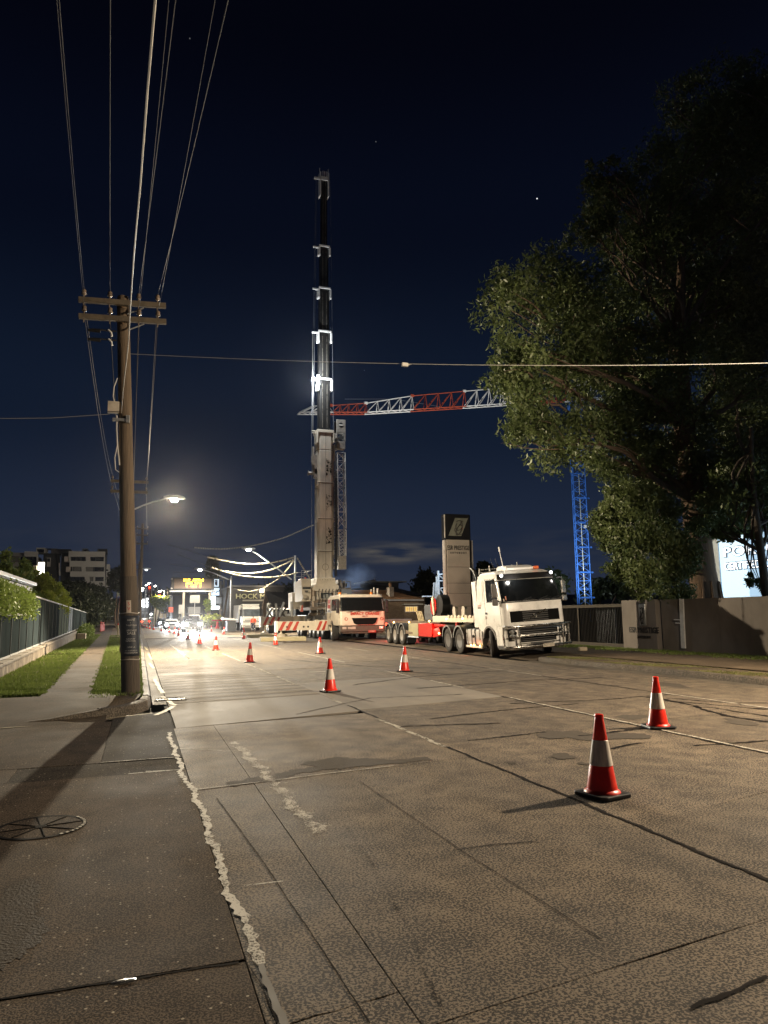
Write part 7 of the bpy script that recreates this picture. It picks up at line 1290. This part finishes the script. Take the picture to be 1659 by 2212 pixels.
b = MB(); e = atY(1262, 800, TY); b.tube(atY(1262, 860, TY), e, .3); b.box(mb0.x+2, mb0.x+4.5, TY-.8, TY+.8, e.z-2.5, e.z+.2); b.tube(e, atY(1390, 840, TY), .1); b.obj('slewing_top', TWH, tw); b = MB(); q = atY(1395, 855, TY); b.box(q.x-2, q.x+2, TY-1, TY+1, q.z-1.3, q.z+1.6); b.obj('counterweight', TWH, tw)
b = MB(); b.path([atY(745, 862, TY), atY(850, 862, TY), atY(960, 880, TY)], .03, 4); b.obj('pendant_rope', mat('steel_rope', (.3, .31, .33), .4, .6), tw)
for x, y, Y, tgt, pw, c in ((1205, 1300, 92, (mb0.x, TY, 14), 15000, (.75, .87, 1)),):
    q = atY(x, y, Y); lamp('SPOT', 'unseen_site_flood', (q.x, q.y, 5.0), pw, c, tgt, 95, .6, .3)
q = atY(900, 1300, 80); lamp('SPOT', 'unseen_site_flood', (40, 78, 9), 42000, (1, .97, .92), (42, TY, 34), 80, .6, .3)

# ================================================================== vehicles and signs further down the road
def simple_car(name, label, cat, loc, rz, paint, L=4.6, W=1.85, Hh=1.6, hood=.95, front='y', lights=True, wr=.34, boxy=0, glassm=GLASSB, group='cars in the headlight glare'):
    t = thing(name, label, cat, loc, rz, group); h = W/2
    prof = [(-L/2, .35), (-L/2, .62), (-L/2+.06, hood-.12), (-L/2+.25, hood), (-L/2+1.15, hood+.10), (-L/2+1.9, Hh-.06), (-L/2+2.3, Hh), (L/2-.9, Hh), (L/2-.15, hood+.12), (L/2, hood-.1), (L/2, .35)]
    def ring(x, k): return [(x, y, z) for y, z in prof]
    b = MB(); n = len(prof); secs = [(-h, .0), (-h*.97, 1), (h*.97, 1), (h, 0)]
    rings = []
    for x, sh in ((-h, .93), (-h*.86, 1.0), (0, 1.015), (h*.86, 1.0), (h, .93)):
        rings.append([(x*(1 if z < hood+.12 else .84), y*sh if abs(y) > L/2-.5 else y, z if sh > .95 else .35+(z-.35)*.96) for y, z in prof])
    b.loft(rings); b.obj('body', paint, t, smooth=35, bevel=.02)
    b = MB(); y0, y1 = -L/2+1.22, -L/2+1.95; b.add([(-h*.80, y0-.03, hood+.15), (h*.80, y0-.03, hood+.15), (h*.70, y1-.02, Hh-.08), (-h*.70, y1-.02, Hh-.08)], [(0, 1, 2, 3)]); o = b.obj('windscreen', glassm, t); sd = o.modifiers.new('thick', 'SOLIDIFY'); sd.thickness = .02
    for s_ in (-1, 1):
        b = MB(); b.box(s_*h*.845, s_*(h*.86), -L/2+2.0, L/2-1.0, hood+.16, Hh-.12); b.obj('side_window', glassm, t); b = MB(); b.box(s_*h, s_*(h+.2), -L/2+1.45, -L/2+1.6, hood+.10, hood+.28); b.obj('mirror', paint, t, bevel=.03)
        b = MB(); b.box(s_*(h-.42), s_*(h-.06), -L/2-.01, -L/2+.08, hood-.32, hood-.12); hl = b.obj('headlight', HEADG if lights else mat('headlamp_clear', (.55, .5, .42), .15, .3), t, bevel=.03)
        for yy in (-L/2+.85, L/2-.85): wheel(t, 'car', (s_*(h-.12), yy, wr), s_ > 0)
    b = MB(); b.box(-h*.55, h*.55, -L/2-.012, -L/2+.03, .52, hood-.14); b.obj('grille', BLACK, t, bevel=.01); b = MB(); b.box(-h*.9, h*.9, -L/2-.02, -L/2+.05, .36, .48); b.obj('bumper', DGREY, t, bevel=.02); b = MB(); b.box(-.24, .24, -L/2-.03, -L/2-.021, .44, .55); b.obj('number_plate', WHITE_, t); return t
suv = simple_car('dark_suv', 'dark four wheel drive with blazing headlamps facing the camera', 'car', (5.75, 84.5+2.3, 0), R(1), mat('dark_metallic_paint', (.030, .028, .027), .3, .3, coat=.4), 4.8, 1.95, 1.85, 1.12, glassm=GLASSD)
car = simple_car('white_sedan', 'white car with blue dazzling lamps behind and left of the dark four wheel drive', 'car', (4.3, 106, 0), R(1), mat('white_car_paint', (.70, .72, .75), .3, coat=.4), 4.6, 1.85, 1.5, .95)
for x, y, z, pw in ((5.05, 84.2, .92, 5200), (6.45, 84.2, .92, 5200)): lamp('SPOT', 'headlight_beam', (x, y, z), pw, (1, .93, .80), (x-.3, 50, .0), 62, .8, .06)
for x, y, z, pw in ((3.6, 103.5, .75, 5200), (5.0, 103.5, .75, 4200)): lamp('SPOT', 'headlight_beam', (x, y, z), pw, (.82, .92, 1), (x-.6, 70, .0), 62, .8, .06)
lamp('SPOT', 'headlight_beam', (5.05, 84.1, .92), 42000, (1, .94, .82), (3.6, 20, -.2), 16, 1, .06); lamp('SPOT', 'headlight_beam', (6.45, 84.1, .92), 42000, (1, .94, .82), (5.6, 20, -.2), 16, 1, .06)
van = simple_car('white_van', 'white utility vehicle with a grey load frame parked beneath the message board', 'van', (8.5, 122, 0), R(0), WHITEP, 4.8, 2.0, 2.15, 1.25, lights=False, group=None)
b = MB(); b.box(-.95, .95, .2, 2.4, 2.3, 3.35); b.box(-1.1, 1.1, -.2, 2.6, 2.18, 2.28); b.obj('load_frame', mat('load_grey', (.22, .23, .24), .6), van, bevel=.03)
tail_ = simple_car('red_tail_car', 'car with red tail lamps driving away beside the leaning pole', 'car', (1.35, 165, zr(165)), R(180), WHITEP, 4.5, 1.85, 1.6, .95, lights=False, group=None)
for s_ in (-1, 1): MB().box(s_*.9, s_*.55, 2.24, 2.28, .8, 1.0).obj('tail_lamp', REDG, tail_)
for i, (x, Y, lab) in enumerate(((6.6, 190, 'distant oncoming car with bright lamps on the hill road'), (4.5, 150, 'oncoming car just above the white sedan'), (6.9, 260, 'farthest oncoming car near the crest of the hill'), (3.9, 225, 'distant oncoming car in the inner lane'))): simple_car('distant_car', lab, 'car', (x, Y, zr(Y)), R(2), mat('silver_paint', (.45, .46, .48), .3, .4), group='cars coming down the hill')
lamp('SPOT', 'headlight_beam', (4.4, 147, 1.0), 5000, COOL, (4.2, 120, 0), 60, .8, .1); lamp('SPOT', 'headlight_beam', (6.4, 186, 2.3), 6000, COOL, (6.0, 150, .3), 60, .8, .1)
# ---- white tipper truck
wt = thing('tipper_truck', 'white flat fronted rigid truck parked facing us beyond the crane outriggers', 'truck', (12.55, 88.0, 0), R(0)); WK = Shell([(.70, -1.5, .5, 1.05, .12, .02), (1.6, -1.52, .5, 1.08, .12, .03), (2.75, -1.30, .5, 1.02, .14, .03), (2.95, -1.15, .4, .92, .14, .0)])
WK.body([.7, 1.2, 1.6, 2.3, 2.75, 2.88, 2.95]).obj('cab', WHITEP, wt, smooth=32); WK.patch(1.4, 3.6, 1.68, 2.55, .01, 14, 4).obj('windscreen', mat('reflecting_glass', (.10, .12, .14), .1, var=.5, scale=2), wt, smooth=40); WK.patch(.35, .95, 1.7, 2.5, .01, 4, 3).obj('side_window', GLASSD, wt)
WK.patch(2.1, 2.9, 1.18, 1.24, .012, 8, 1).obj('grille_slot', BLACK, wt); WK.patch(2.0, 3.0, 1.02, 1.10, .012, 8, 1).obj('grille_slot', BLACK, wt); WK.patch(2.1, 2.9, 1.36, 1.42, .012, 8, 1).obj('name_strip', MGREY, wt); MB().box(-1.1, 1.1, -1.62, -1.3, .42, .72).obj('bumper', WHITEP, wt, bevel=.04); MB().box(-.75, .75, -1.635, -1.622, .52, .62).obj('bumper_slot', BLACK, wt)
for s_ in (-1, 1):
    MB().box(s_*.95, s_*.70, -1.635, -1.61, .54, .66).obj('headlight', mat('headlamp_clear', (.55, .5, .42), .15, .3), wt); b = MB(); b.box(s_*1.18, s_*1.36, -1.55, -1.45, 1.75, 2.5); b.obj('mirror', BLACK, wt, bevel=.03); b = MB(); b.path([(s_*1.0, -1.3, 2.6), (s_*1.25, -1.5, 2.55)], .03); b.obj('mirror_arm', BLACK, wt)
    for yy in (-.35, 3.2): wheel(wt, 'trail', (s_*.95, yy, .5), s_ > 0)
b = MB(); b.box(-.45, .45, -.8, 5.5, .6, .9); b.obj('chassis', DGREY, wt); b = MB(); b.box(-1.22, 1.22, .8, 5.5, 1.0, 3.05); b.obj('body_box', WHITE_, wt, bevel=.03); b = MB(); b.box(-1.0, 1.0, -1.1, .4, 2.96, 3.15); b.obj('roof_spoiler', WHITEP, wt, bevel=.05)
ts = thing('side_tray', 'white tipped tray edge and dark toolbox standing left of the white truck', 'tray', (10.1, 86, 0)); b = MB(); b.prism([(-.9, 1.35), (.7, 1.25), (.7, 1.42), (-.9, 1.60)], 'y', -.6, 1.4); b.obj('tray', WHITE_, ts, bevel=.02); b = MB(); b.box(-.45, .55, -.5, 1.0, .05, 1.26); b.obj('toolbox', DGREY, ts, bevel=.03)
# ---- support truck behind the rear outrigger: three near wheels, flat deck, white cab
st_ = thing('support_truck', 'flat deck support truck with a small white cab parked behind the striped rear outrigger', 'truck', (13.3, 72, 0), R(-4)); b = MB(); b.box(-1.2, 1.2, -3.0, 5.5, 1.05, 1.25); b.box(-.5, .5, -3, 5.4, .7, 1.04); b.obj('deck', DGREY, st_)
for yy in (-2.0, -.5, 1.0): wheel(st_, 'crane', (-1.15, yy, .70)); wheel(st_, 'crane', (1.15, yy, .70), True)
b = MB(); b.prism([(-1.6, 1.26), (.4, 1.26), (.4, 2.35), (.2, 2.45), (-1.0, 2.45), (-1.35, 1.9), (-1.6, 1.85)], 'x', -1.05, .9); b.obj('cab', WHITEP, st_, bevel=.06); b = MB(); b.prism([(-1.2, 1.85), (-.3, 1.85), (-.3, 2.32), (-.95, 2.32)], 'x', -1.065, -1.052); b.obj('side_window', GLASSD, st_); MB().box(-.9, .75, -1.45, -1.38, 1.85, 2.3).obj('windscreen', GLASSD, st_); b = MB(); b.tube((-1.0, 1.2, 1.25), (-1.0, 1.2, 3.0), .22, None, 12); b.box(-.9, .9, 1.8, 5.3, 1.26, 1.9); b.obj('load', mat('load_dark', (.06, .06, .055), .6, var=.4), st_)
# ---- worker in orange
SKIN = mat('skin', (.30, .17, .10), .6); HIV = mat('orange_work_shirt', (.85, .07, .03), .6, var=.15); NAVY = mat('navy_trousers', (.022, .030, .055), .8); HATM = mat('dark_cap', (.03, .03, .04), .6)
pw_ = thing('worker', 'worker in an orange shirt and navy trousers standing before the white truck', 'person', (11.9, 80.5, .004), R(-30))
def skin(name, pts, edges, rad, m, par, sub=1):
    me = bpy.data.meshes.new(name); me.from_pydata(pts, edges, []); o = link(name, me, par); me.materials.append(m); sk = o.modifiers.new('skin', 'SKIN'); sk.use_smooth_shade = True
    for i, r in enumerate(rad): me.skin_vertices[0].data[i].radius = (r, r)
    me.skin_vertices[0].data[0].use_root = True; sb = o.modifiers.new('smooth', 'SUBSURF'); sb.levels = sub; sb.render_levels = sub; return o
bp_ = [(0, 0, .95), (0, -.01, 1.15), (0, 0, 1.35), (0, .0, 1.46), (0, -.02, 1.56), (0, -.03, 1.66), (-.10, 0, .90), (-.12, -.05, .50), (-.13, .0, .09), (-.14, -.14, .05), (.10, 0, .90), (.13, .04, .50), (.14, .08, .09), (.15, -.06, .05), (-.19, 0, 1.41), (-.25, .02, 1.14), (-.22, -.14, .92), (-.21, -.20, .85), (.19, 0, 1.41), (.27, .04, 1.14), (.24, -.10, .92), (.23, -.16, .85)]
be = [(0, 1), (1, 2), (2, 3), (3, 4), (4, 5), (0, 6), (6, 7), (7, 8), (8, 9), (0, 10), (10, 11), (11, 12), (12, 13), (2, 14), (14, 15), (15, 16), (16, 17), (2, 18), (18, 19), (19, 20), (20, 21)]
body = skin('body', bp_, be, [.14, .135, .15, .065, .06, .095, .095, .07, .05, .04, .095, .07, .05, .04, .065, .05, .038, .035, .065, .05, .038, .035], SKIN, pw_)
skin('shirt', [(0, 0, .97), (0, -.01, 1.15), (0, 0, 1.35), (0, 0, 1.43), (-.19, 0, 1.41), (-.25, .02, 1.14), (-.23, -.10, .98), (.19, 0, 1.41), (.27, .04, 1.14), (.25, -.06, .98)], [(0, 1), (1, 2), (2, 3), (2, 4), (4, 5), (5, 6), (2, 7), (7, 8), (8, 9)], [.165, .155, .17, .09, .085, .068, .056, .085, .068, .056], HIV, pw_)
skin('trousers', [(0, 0, .97), (-.10, 0, .88), (-.12, -.05, .50), (-.13, 0, .12), (.10, 0, .88), (.13, .04, .50), (.14, .08, .12)], [(0, 1), (1, 2), (2, 3), (0, 4), (4, 5), (5, 6)], [.16, .115, .085, .075, .115, .085, .075], NAVY, pw_)
b = MB(); b.lathe([(.115, 0), (.12, .02), (.105, .09), (.05, .135), (.001, .14)], 14, 'z', (0, -.03, 1.66)); b.prism([(-.08, -.13), (.08, -.13), (.06, -.22), (-.06, -.22)], 'z', 1.665, 1.68); b.obj('cap', HATM, pw_, smooth=50)
b = MB(); b.ball((0, -.135, 1.645), .018, 6); b.obj('nose', SKIN, pw_); b = MB(); b.ball((-.035, -.118, 1.665), .010, 6); b.ball((.035, -.118, 1.665), .010, 6); b.obj('eyes', BLACK, pw_)
for s_ in (-1, 1):
    hx, hy, hz = (-.21, -.20, .84) if s_ < 0 else (.23, -.16, .84)
    for k in range(5): b = MB(); a = (k-2)*.014; b.path([(hx+a*s_, hy-.01, hz), (hx+a*s_*1.2, hy-.03, hz-.05-.01*(k in (1, 2, 3))), (hx+a*s_*1.1, hy-.02, hz-.085-.012*(k in (1, 2, 3)))], [.010, .009, .007], 5); b.obj('finger', SKIN, pw_)
for z in (.36, .30): b = MB(); b.lathe([(.083, 0), (.083, .03)], 10, 'z', (-.125, -.035, z)); b.lathe([(.083, 0), (.083, .03)], 10, 'z', (.135, .055, z)); b.obj('reflective_band', WHITE_, pw_)
# second figure near the red lamps
# ---- amber message board on posts
VY_ = 118.0; vb = thing('message_board', 'large electronic message board with glowing amber text on two steel posts', 'sign'); A_, B_ = atY(369, 1274, VY_), atY(463, 1248, VY_)
MB().box(A_.x, B_.x, VY_, VY_+.5, A_.z, B_.z).obj('cabinet', mat('board_dark_frame', (.035, .032, .030), .5), vb, bevel=.04); c0, c1 = atY(376, 1271, VY_), atY(457, 1251, VY_); MB().box(c0.x, c1.x, VY_-.03, VY_-.005, c0.z, c1.z).obj('display_panel', mat('display_brown', (.13, .085, .055), .5), vb)
AMB = glow('amber_led', (1, .62, .05), 9.0); rows_ = ('OUT ABOUT', 'YOU CAN', 'TRANSIT'); rr = random.Random(4)
tx0, tx1, ty0, ty1 = atY(396, 1260, VY_).x, atY(440, 1260, VY_).x, atY(418, 1269.5, VY_).z, atY(418, 1250, VY_).z; hh = (ty1-ty0)/3
for r_, pat in enumerate(((1, 1, 1, 0, 1, 1, 1, 1, 1), (0, 1, 1, 1, 0, 1, 1, 1, 0), (0, 1, 0, 1, 1, 1, 0, 1, 0))):
    cw = (tx1-tx0)/9
    for k, on in enumerate(pat):
        if not on: continue
        b = MB()
        for i in range(3):
            for j in range(4):
                if rr.random() < .70: x = tx0+k*cw+.04+i*cw*.29; z = ty1-(r_+1)*hh+.06+j*hh*.22; b.box(x, x+cw*.23, VY_-.06, VY_-.035, z, z+hh*.17)
        if b.f: b.obj('led_character', AMB, vb)
MB().box(A_.x-.2, B_.x+.2, VY_-.1, VY_+.6, A_.z-.32, A_.z-.12).obj('beam', GALV, vb)
for px_ in (397, 453): x = atY(px_, 1290, VY_).x; MB().box(x-.16, x+.16, VY_+.1, VY_+.4, 0, A_.z-.325).obj('post', mat('post_cream', (.36, .33, .26), .6), vb)
b = MB(); b.path([(A_.x+.3, VY_+.4, B_.z), (A_.x+.3, VY_+.4, B_.z+.9), (B_.x-.5, VY_+.4, B_.z+.8), (B_.x-.5, VY_+.4, B_.z)], .04); b.obj('guard_rail', DGREY, vb)
for x in (A_.x+.12, ):
    for z in (A_.z+.2, B_.z-.2): b = MB(); b.lathe([(.14, 0), (.14, -.03), (.001, -.03)], 12, 'y', (x, VY_-.01, z)); b.obj('flasher', mat('flasher_grey', (.4, .38, .35), .4), vb)
lamp('POINT', 'message_board_light', ((tx0+tx1)/2, VY_-1.0, ty0), 90, (1, .45, .1), size=.4)
# ---- pylon sign of lit boxes
PYY = 124.0; pp = thing('shop_pylon', 'stack of white lit sign boxes on a steel frame right of the message board', 'sign'); LB = glow('lit_box_white', (.90, .96, 1), 3.0); LBB = glow('lit_box_pale', (.62, .74, .85), 1.1)
for x0, x1, y0, y1, m, nm in ((457, 474, 1270, 1286, LBB, 'sign_box'), (455, 466, 1288, 1307, LB, 'sign_box'), (456, 474, 1309, 1316, LB, 'sign_box'), (462, 473, 1251, 1267, LBB, 'logo_box'), (468, 479, 1290, 1304, mat('dull_sign', (.30, .29, .27), .6), 'sign_box')):
    a, c = atY(x0, y1, PYY), atY(x1, y0, PYY); MB().box(a.x, c.x, PYY, PYY+.4, a.z, c.z).obj(nm, m, pp, bevel=.03)
for yy in (1313, 1316.5, 1310): pass
a, c = atY(464, 1265, PYY), atY(470, 1253, PYY); b = MB(); b.box(a.x, c.x, PYY-.02, PYY-.005, c.z-.25, c.z); b.box(c.x-.25, c.x, PYY-.02, PYY-.005, a.z, c.z-.26); b.box(a.x, a.x+.2, PYY-.02, PYY-.005, c.z-.8, c.z-.3); b.obj('logo_mark', mat('navy_logo', (.02, .03, .06), .5), pp)
a = atY(459, 1281, PYY); b = MB(); b.box(a.x, a.x+.12, PYY-.02, PYY-.005, a.z-.1, a.z+.6); b.path([(a.x+.5, PYY-.02, a.z), (a.x+.8, PYY-.02, a.z+.3), (a.x+1.0, PYY-.02, a.z+.25), (a.x+1.2, PYY-.02, a.z+.6)], .07); b.obj('sign_glyph', mat('navy_logo', (.02, .03, .06), .5), pp)
for x in (476, 483, 492, 500): q = atY(x, 1340, PYY); MB().box(q.x-.12, q.x+.12, PYY+.5, PYY+.8, 0, atY(x, {476: 1255, 483: 1249, 492: 1251, 500: 1248}[x], PYY).z).obj('frame_post', mat('frame_brown_steel', (.14, .12, .10), .6), pp)
for y in (1250, 1290, 1318): a, c = atY(474, y, PYY), atY(502, y, PYY); MB().box(a.x, c.x, PYY+.55, PYY+.75, a.z-.12, a.z+.12).obj('frame_rail', mat('frame_brown_steel', (.14, .12, .10), .6), pp)
lamp('POINT', 'pylon_light', (atY(462, 1295, PYY).x, PYY-1.5, 4), 160, COOL, size=.5)
# ---- pawn shop with lettering, brick gable and sheds
sh = thing('shop', 'dark shop building with pale HOCK MY lettering beneath its parapet', 'building'); SY_ = 112; a, c = atY(500, 1330, SY_), atY(572, 1268, SY_); MB().box(a.x, c.x+3, SY_, SY_+14, 0, c.z).obj('wall', mat('shop_dark', (.018, .018, .019), .7, var=.3), sh); MB().box(a.x-.1, c.x+3.1, SY_-.1, SY_+14, c.z, c.z+.25).obj('parapet', mat('shop_parapet', (.06, .06, .06), .6), sh)
q = atY(546, 1288.5, SY_); text('HOCK MY', 1.02, mat('hock_letter_paint', (.26, .26, .15), .7), sh, (q.x, SY_-.05, q.z), scale=(1.12, 1, 1), extrude=.03, bold=.02); q = atY(546, 1297, SY_); MB().box(atY(524, 1297, SY_).x, atY(568, 1297, SY_).x, SY_-.04, SY_-.01, q.z-.12, q.z+.12).obj('small_print', mat('small_print_grey', (.22, .21, .18), .6), sh)
q = atY(565, 1276, SY_); b = MB(); b.box(q.x-.3, q.x+.3, SY_-.5, SY_-.1, q.z-.3, q.z+.3); b.obj('wall_lamp', glow('shop_lamp', (1, .86, .60), 4), sh, bevel=.05); lamp('POINT', 'shop_lamp_light', (q.x, SY_-1.2, q.z), 240, WARM, size=.2)
ga = thing('gabled_building', 'brick gable end with a long dark roof behind the white truck', 'building'); GY = 104; pa_, pb_, pc_ = atY(566, 1318, GY), atY(573, 1279, GY), atY(583, 1306, GY); b = MB(); b.add([(pa_.x, GY, 0), (pc_.x+.2, GY, 0), (pc_.x+.2, GY, pc_.z), (pb_.x, GY, pb_.z), (pa_.x, GY, pa_.z)], [(0, 1, 2, 3, 4)]); o = b.obj('gable_wall', BRICK, ga); sd = o.modifiers.new('thick', 'SOLIDIFY'); sd.thickness = .3
pd_, pe_ = atY(618, 1278, GY), atY(640, 1306, GY); b = MB(); b.add([(pb_.x, GY-.1, pb_.z+.1), (pc_.x, GY-.3, pc_.z-.1), (pe_.x, GY-.3, pe_.z), (pe_.x, GY+3, pb_.z+.1)], [(0, 1, 2, 3)]); o = b.obj('roof', mat('corrugated_dark', (.060, .058, .055), .6, var=.3, stretch=(2, .3, .3)), ga); sd = o.modifiers.new('thick', 'SOLIDIFY'); sd.thickness = .1; MB().box(pc_.x+.21, pe_.x, GY, GY+3, 0, pc_.z-.25).obj('side_wall', mat('shed_wall', (.10, .085, .07), .8), ga)
for k in range(1, 5): t_ = k/5; p, r_ = Vector((pb_.x, GY-.14, pb_.z+.13)).lerp(Vector((pe_.x, GY+2.9, pb_.z+.16)), t_), Vector((pc_.x, GY-.36, pc_.z-.05)).lerp(Vector((pe_.x, GY-.36, pe_.z+.04)), t_); MB().tube(p, r_, .06, None, 5).obj('roof_seam', mat('roof_seam', (.11, .105, .10), .6), ga)
# ---- traffic lights and small signs
def signal(label, x, y, Y, glowing=True):
    p = atY(x, y, Y); t = thing('traffic_light', label, 'traffic light', (p.x, Y, zr(Y)), 0, 'red traffic lights'); H_ = p.z-zr(Y); MB().tube((0, .2, 0), (0, .2, H_), .08).obj('pole', GALV, t); MB().box(-.32, .32, -.1, .15, H_-1.1, H_+.55).obj('target_board', BLACK, t, bevel=.03)
    for k, m in ((.25, REDG), (-.25, mat('unlit_amber', (.05, .03, .01), .3)), (-.75, mat('unlit_green', (.01, .04, .03), .3))): b = MB(); b.lathe([(.17, 0), (.16, -.05), (.001, -.09)], 12, 'y', (0, -.11, H_+k)); b.obj('lens', m, t, smooth=50); b = MB(); b.lathe([(.19, -.0), (.19, -.22)], 10, 'y', (0, -.11, H_+k), 0, 0, math.pi); o = b.obj('visor', BLACK, t); sd = o.modifiers.new('thick', 'SOLIDIFY'); sd.thickness = .015
    lamp('POINT', 'signal_light', (p.x, Y-1.0, p.z+.2), 60, (1, .05, .03), size=.2)
signal('red traffic light left of the leaning pole beside the round tree', 264, 1293, 100); signal('red traffic light high over the hill road', 323, 1272, 140); signal('small red traffic light above the yellow green tree', 345, 1288, 170)
def post_sign(name, label, x, y, Y, wd, ht, m, cat='sign', ground=None, group=None):
    p = atY(x, y, Y); t = thing(name, label, cat, (p.x, Y, zr(Y)), 0, group); H_ = p.z-zr(Y); MB().tube((0, .06, 0), (0, .06, H_+ht/2), .05).obj('post', GALV, t); MB().box(-wd/2, wd/2, -.02, .005, H_-ht/2, H_+ht/2).obj('plate', m, t, bevel=.008); return t
post_sign('road_sign', 'small pale square sign on a post under the message board', 421, 1294, 114, 1.5, 1.2, mat('faded_sign_plate', (.14, .14, .13), .6)); post_sign('road_sign', 'small orange red square sign at the right kerb below the hill', 369, 1317, 120, .7, .8, mat('orange_sign', (.75, .10, .05), .5)); post_sign('road_sign', 'narrow white plate on a post left of the message board leg', 392, 1316, 112, .8, 1.3, mat('white_sign', (.32, .32, .30), .5)); post_sign('road_sign', 'pale direction sign beside the footpath beyond the round tree', 268, 1315, 100, .8, .9, mat('white_sign', (.32, .32, .30), .5))
t = thing('bollard', 'short pale yellow bollard with a red cap on the left footpath', 'bollard', (-1.55, 62, .15)); b = MB(); b.tube((0, 0, 0), (0, 0, .95), .055); b.obj('shaft', mat('pale_yellow', (.60, .52, .30), .6), t); b = MB(); b.tube((0, 0, .951), (0, 0, 1.1), .058); b.obj('cap', REDP, t); MB().box(-.5, .9, -.5, .5, -.02, .05).obj('plinth', K_KERB, t)
bar = thing('mesh_barrier', 'red plastic barrier mesh by the far end of the left footpath', 'barrier', (FL(90)+1.0, 92, .1)); b = MB()
for k in range(9): b.box(0, .04, k*1.1, k*1.1+.9, .05, 1.15)
b.obj('mesh_panel', mat('red_barrier', (.62, .05, .03), .6), bar)
for k in range(10): MB().box(-.02, .06, k*1.1-.14, k*1.1-.06, 0, 1.25).obj('stake', mat('stake_red', (.40, .04, .03), .6), bar)
for i, (x, y, lab) in enumerate(((470, 1332, 'red and white barrier at the right of the message board post'), (497, 1326, 'red plastic barrier left of the white tipper truck'))):
    p = atY(x, y, 110); t = thing('plastic_barrier', lab, 'barrier', (p.x, 110, 0), 0, 'plastic road barriers'); MB().prism([(-.25, 0), (.25, 0), (.10, .5), (.08, 1.0), (-.08, 1.0), (-.10, .5)], 'y', -.7, .7).obj('body', mat('barrier_red', (.65, .035, .03), .5), t, bevel=.03); MB().box(-.8, .8, -.03, .03, 1.1, 1.3).obj('rail', mat('barrier_red', (.65, .035, .03), .5), t)
t = thing('shop_pole', 'leaning brown timber pole left of the white tipper truck', 'power pole', (atY(480, 1340, 100).x, 100, 0), 0, 'timber power poles'); MB().path([(0, 0, 0), (.7, 0, atY(484, 1270, 100).z)], [.17, .12], 10).obj('shaft', WOOD, t, smooth=50)
t = thing('shop_pole', 'thin timber pole far down the right kerb above the small cars', 'power pole', (atY(360, 1328, 150).x, 150, 0), 0, 'timber power poles'); MB().path([(0, 0, 0), (.1, 0, atY(362, 1274, 150).z)], [.16, .11], 10).obj('shaft', WOOD, t, smooth=50)
sb = thing('shed_row', 'row of low dark shop fronts behind the cars left of the message board', 'building', (0, 0, 0)); a, c = atY(372, 1335, 132), atY(500, 1281, 132); MB().box(a.x, c.x, 132, 142, 0, c.z-.5).obj('wall', mat('shed_row_blue_grey', (.030, .036, .045), .7, var=.4, scale=.5), sb)
MB().box(a.x-.3, c.x+.3, 131.5, 142.4, c.z-.49, c.z-.2).obj('roof', DTILE, sb)
for k in range(6): x = a.x+1+k*1.55; MB().box(x, x+1.0, 131.94, 131.98, .4, 2.4).obj('window', PANE, sb)
cot = thing('cottage', 'small pale walled house beside the yellow green tree on the hill', 'house', (0, 0, 0)); a, c = atY(334, 1324, 175), atY(360, 1309, 175); MB().box(a.x, c.x, 175, 183, zr(175)-.5, c.z).obj('wall', mat('cottage_cream', (.42, .36, .26), .8), cot); b = MB(); b.prism([(a.x-.4, c.z+.01), (c.x+.4, c.z+.01), ((a.x+c.x)/2, c.z+1.6)], 'y', 174.6, 183.4); b.obj('roof', DTILE, cot); MB().box(a.x+1.4, a.x+2.6, 174.95, 174.99, c.z-1.7, c.z-.6).obj('window', PANE, cot)
lt = thing('lit_shopfront', 'cluster of bright white lit signs at the foot of the hill', 'building', (0, 0, 0)); 
for i, (x0, x1, y0, y1) in enumerate(((306, 314, 1296, 1304), (315, 322, 1292, 1302), (309, 320, 1305, 1312), (302, 308, 1305, 1310))): a, c = atY(x0, y1, 260), atY(x1, y0, 260); MB().box(a.x, c.x, 260, 262, a.z, c.z).obj('lit_panel', glow('shopfront_white', (.95, .98, 1), 4), lt, bevel=.1)
a, c = atY(300, 1315, 262.2), atY(324, 1292, 262.2); MB().box(a.x, c.x, 262.1, 268, zr(262)-.5, c.z).obj('wall', mat('shopfront_grey', (.2, .2, .2), .7), lt)
# ---- thin haze volume added to give the lamps their halo
hm, hn, hl, hb = new_mat('lamp_halo_haze'); hn.remove(hb); hv = hn.new('ShaderNodeVolumePrincipled'); hv.inputs['Color'].default_value = (.92, .94, 1, 1); hv.inputs['Density'].default_value = .00005; hv.inputs['Anisotropy'].default_value = .92; hl.new(hv.outputs[0], hn['Material Output'].inputs['Volume'])
hz = MB().box(-2050, 2050, -90, 2650, -3.2, 62).obj('haze', hm); tag(hz, 'thin haze added over the whole street for lamp halos', None, None, 'stuff')
S.cycles.volume_bounces = 0
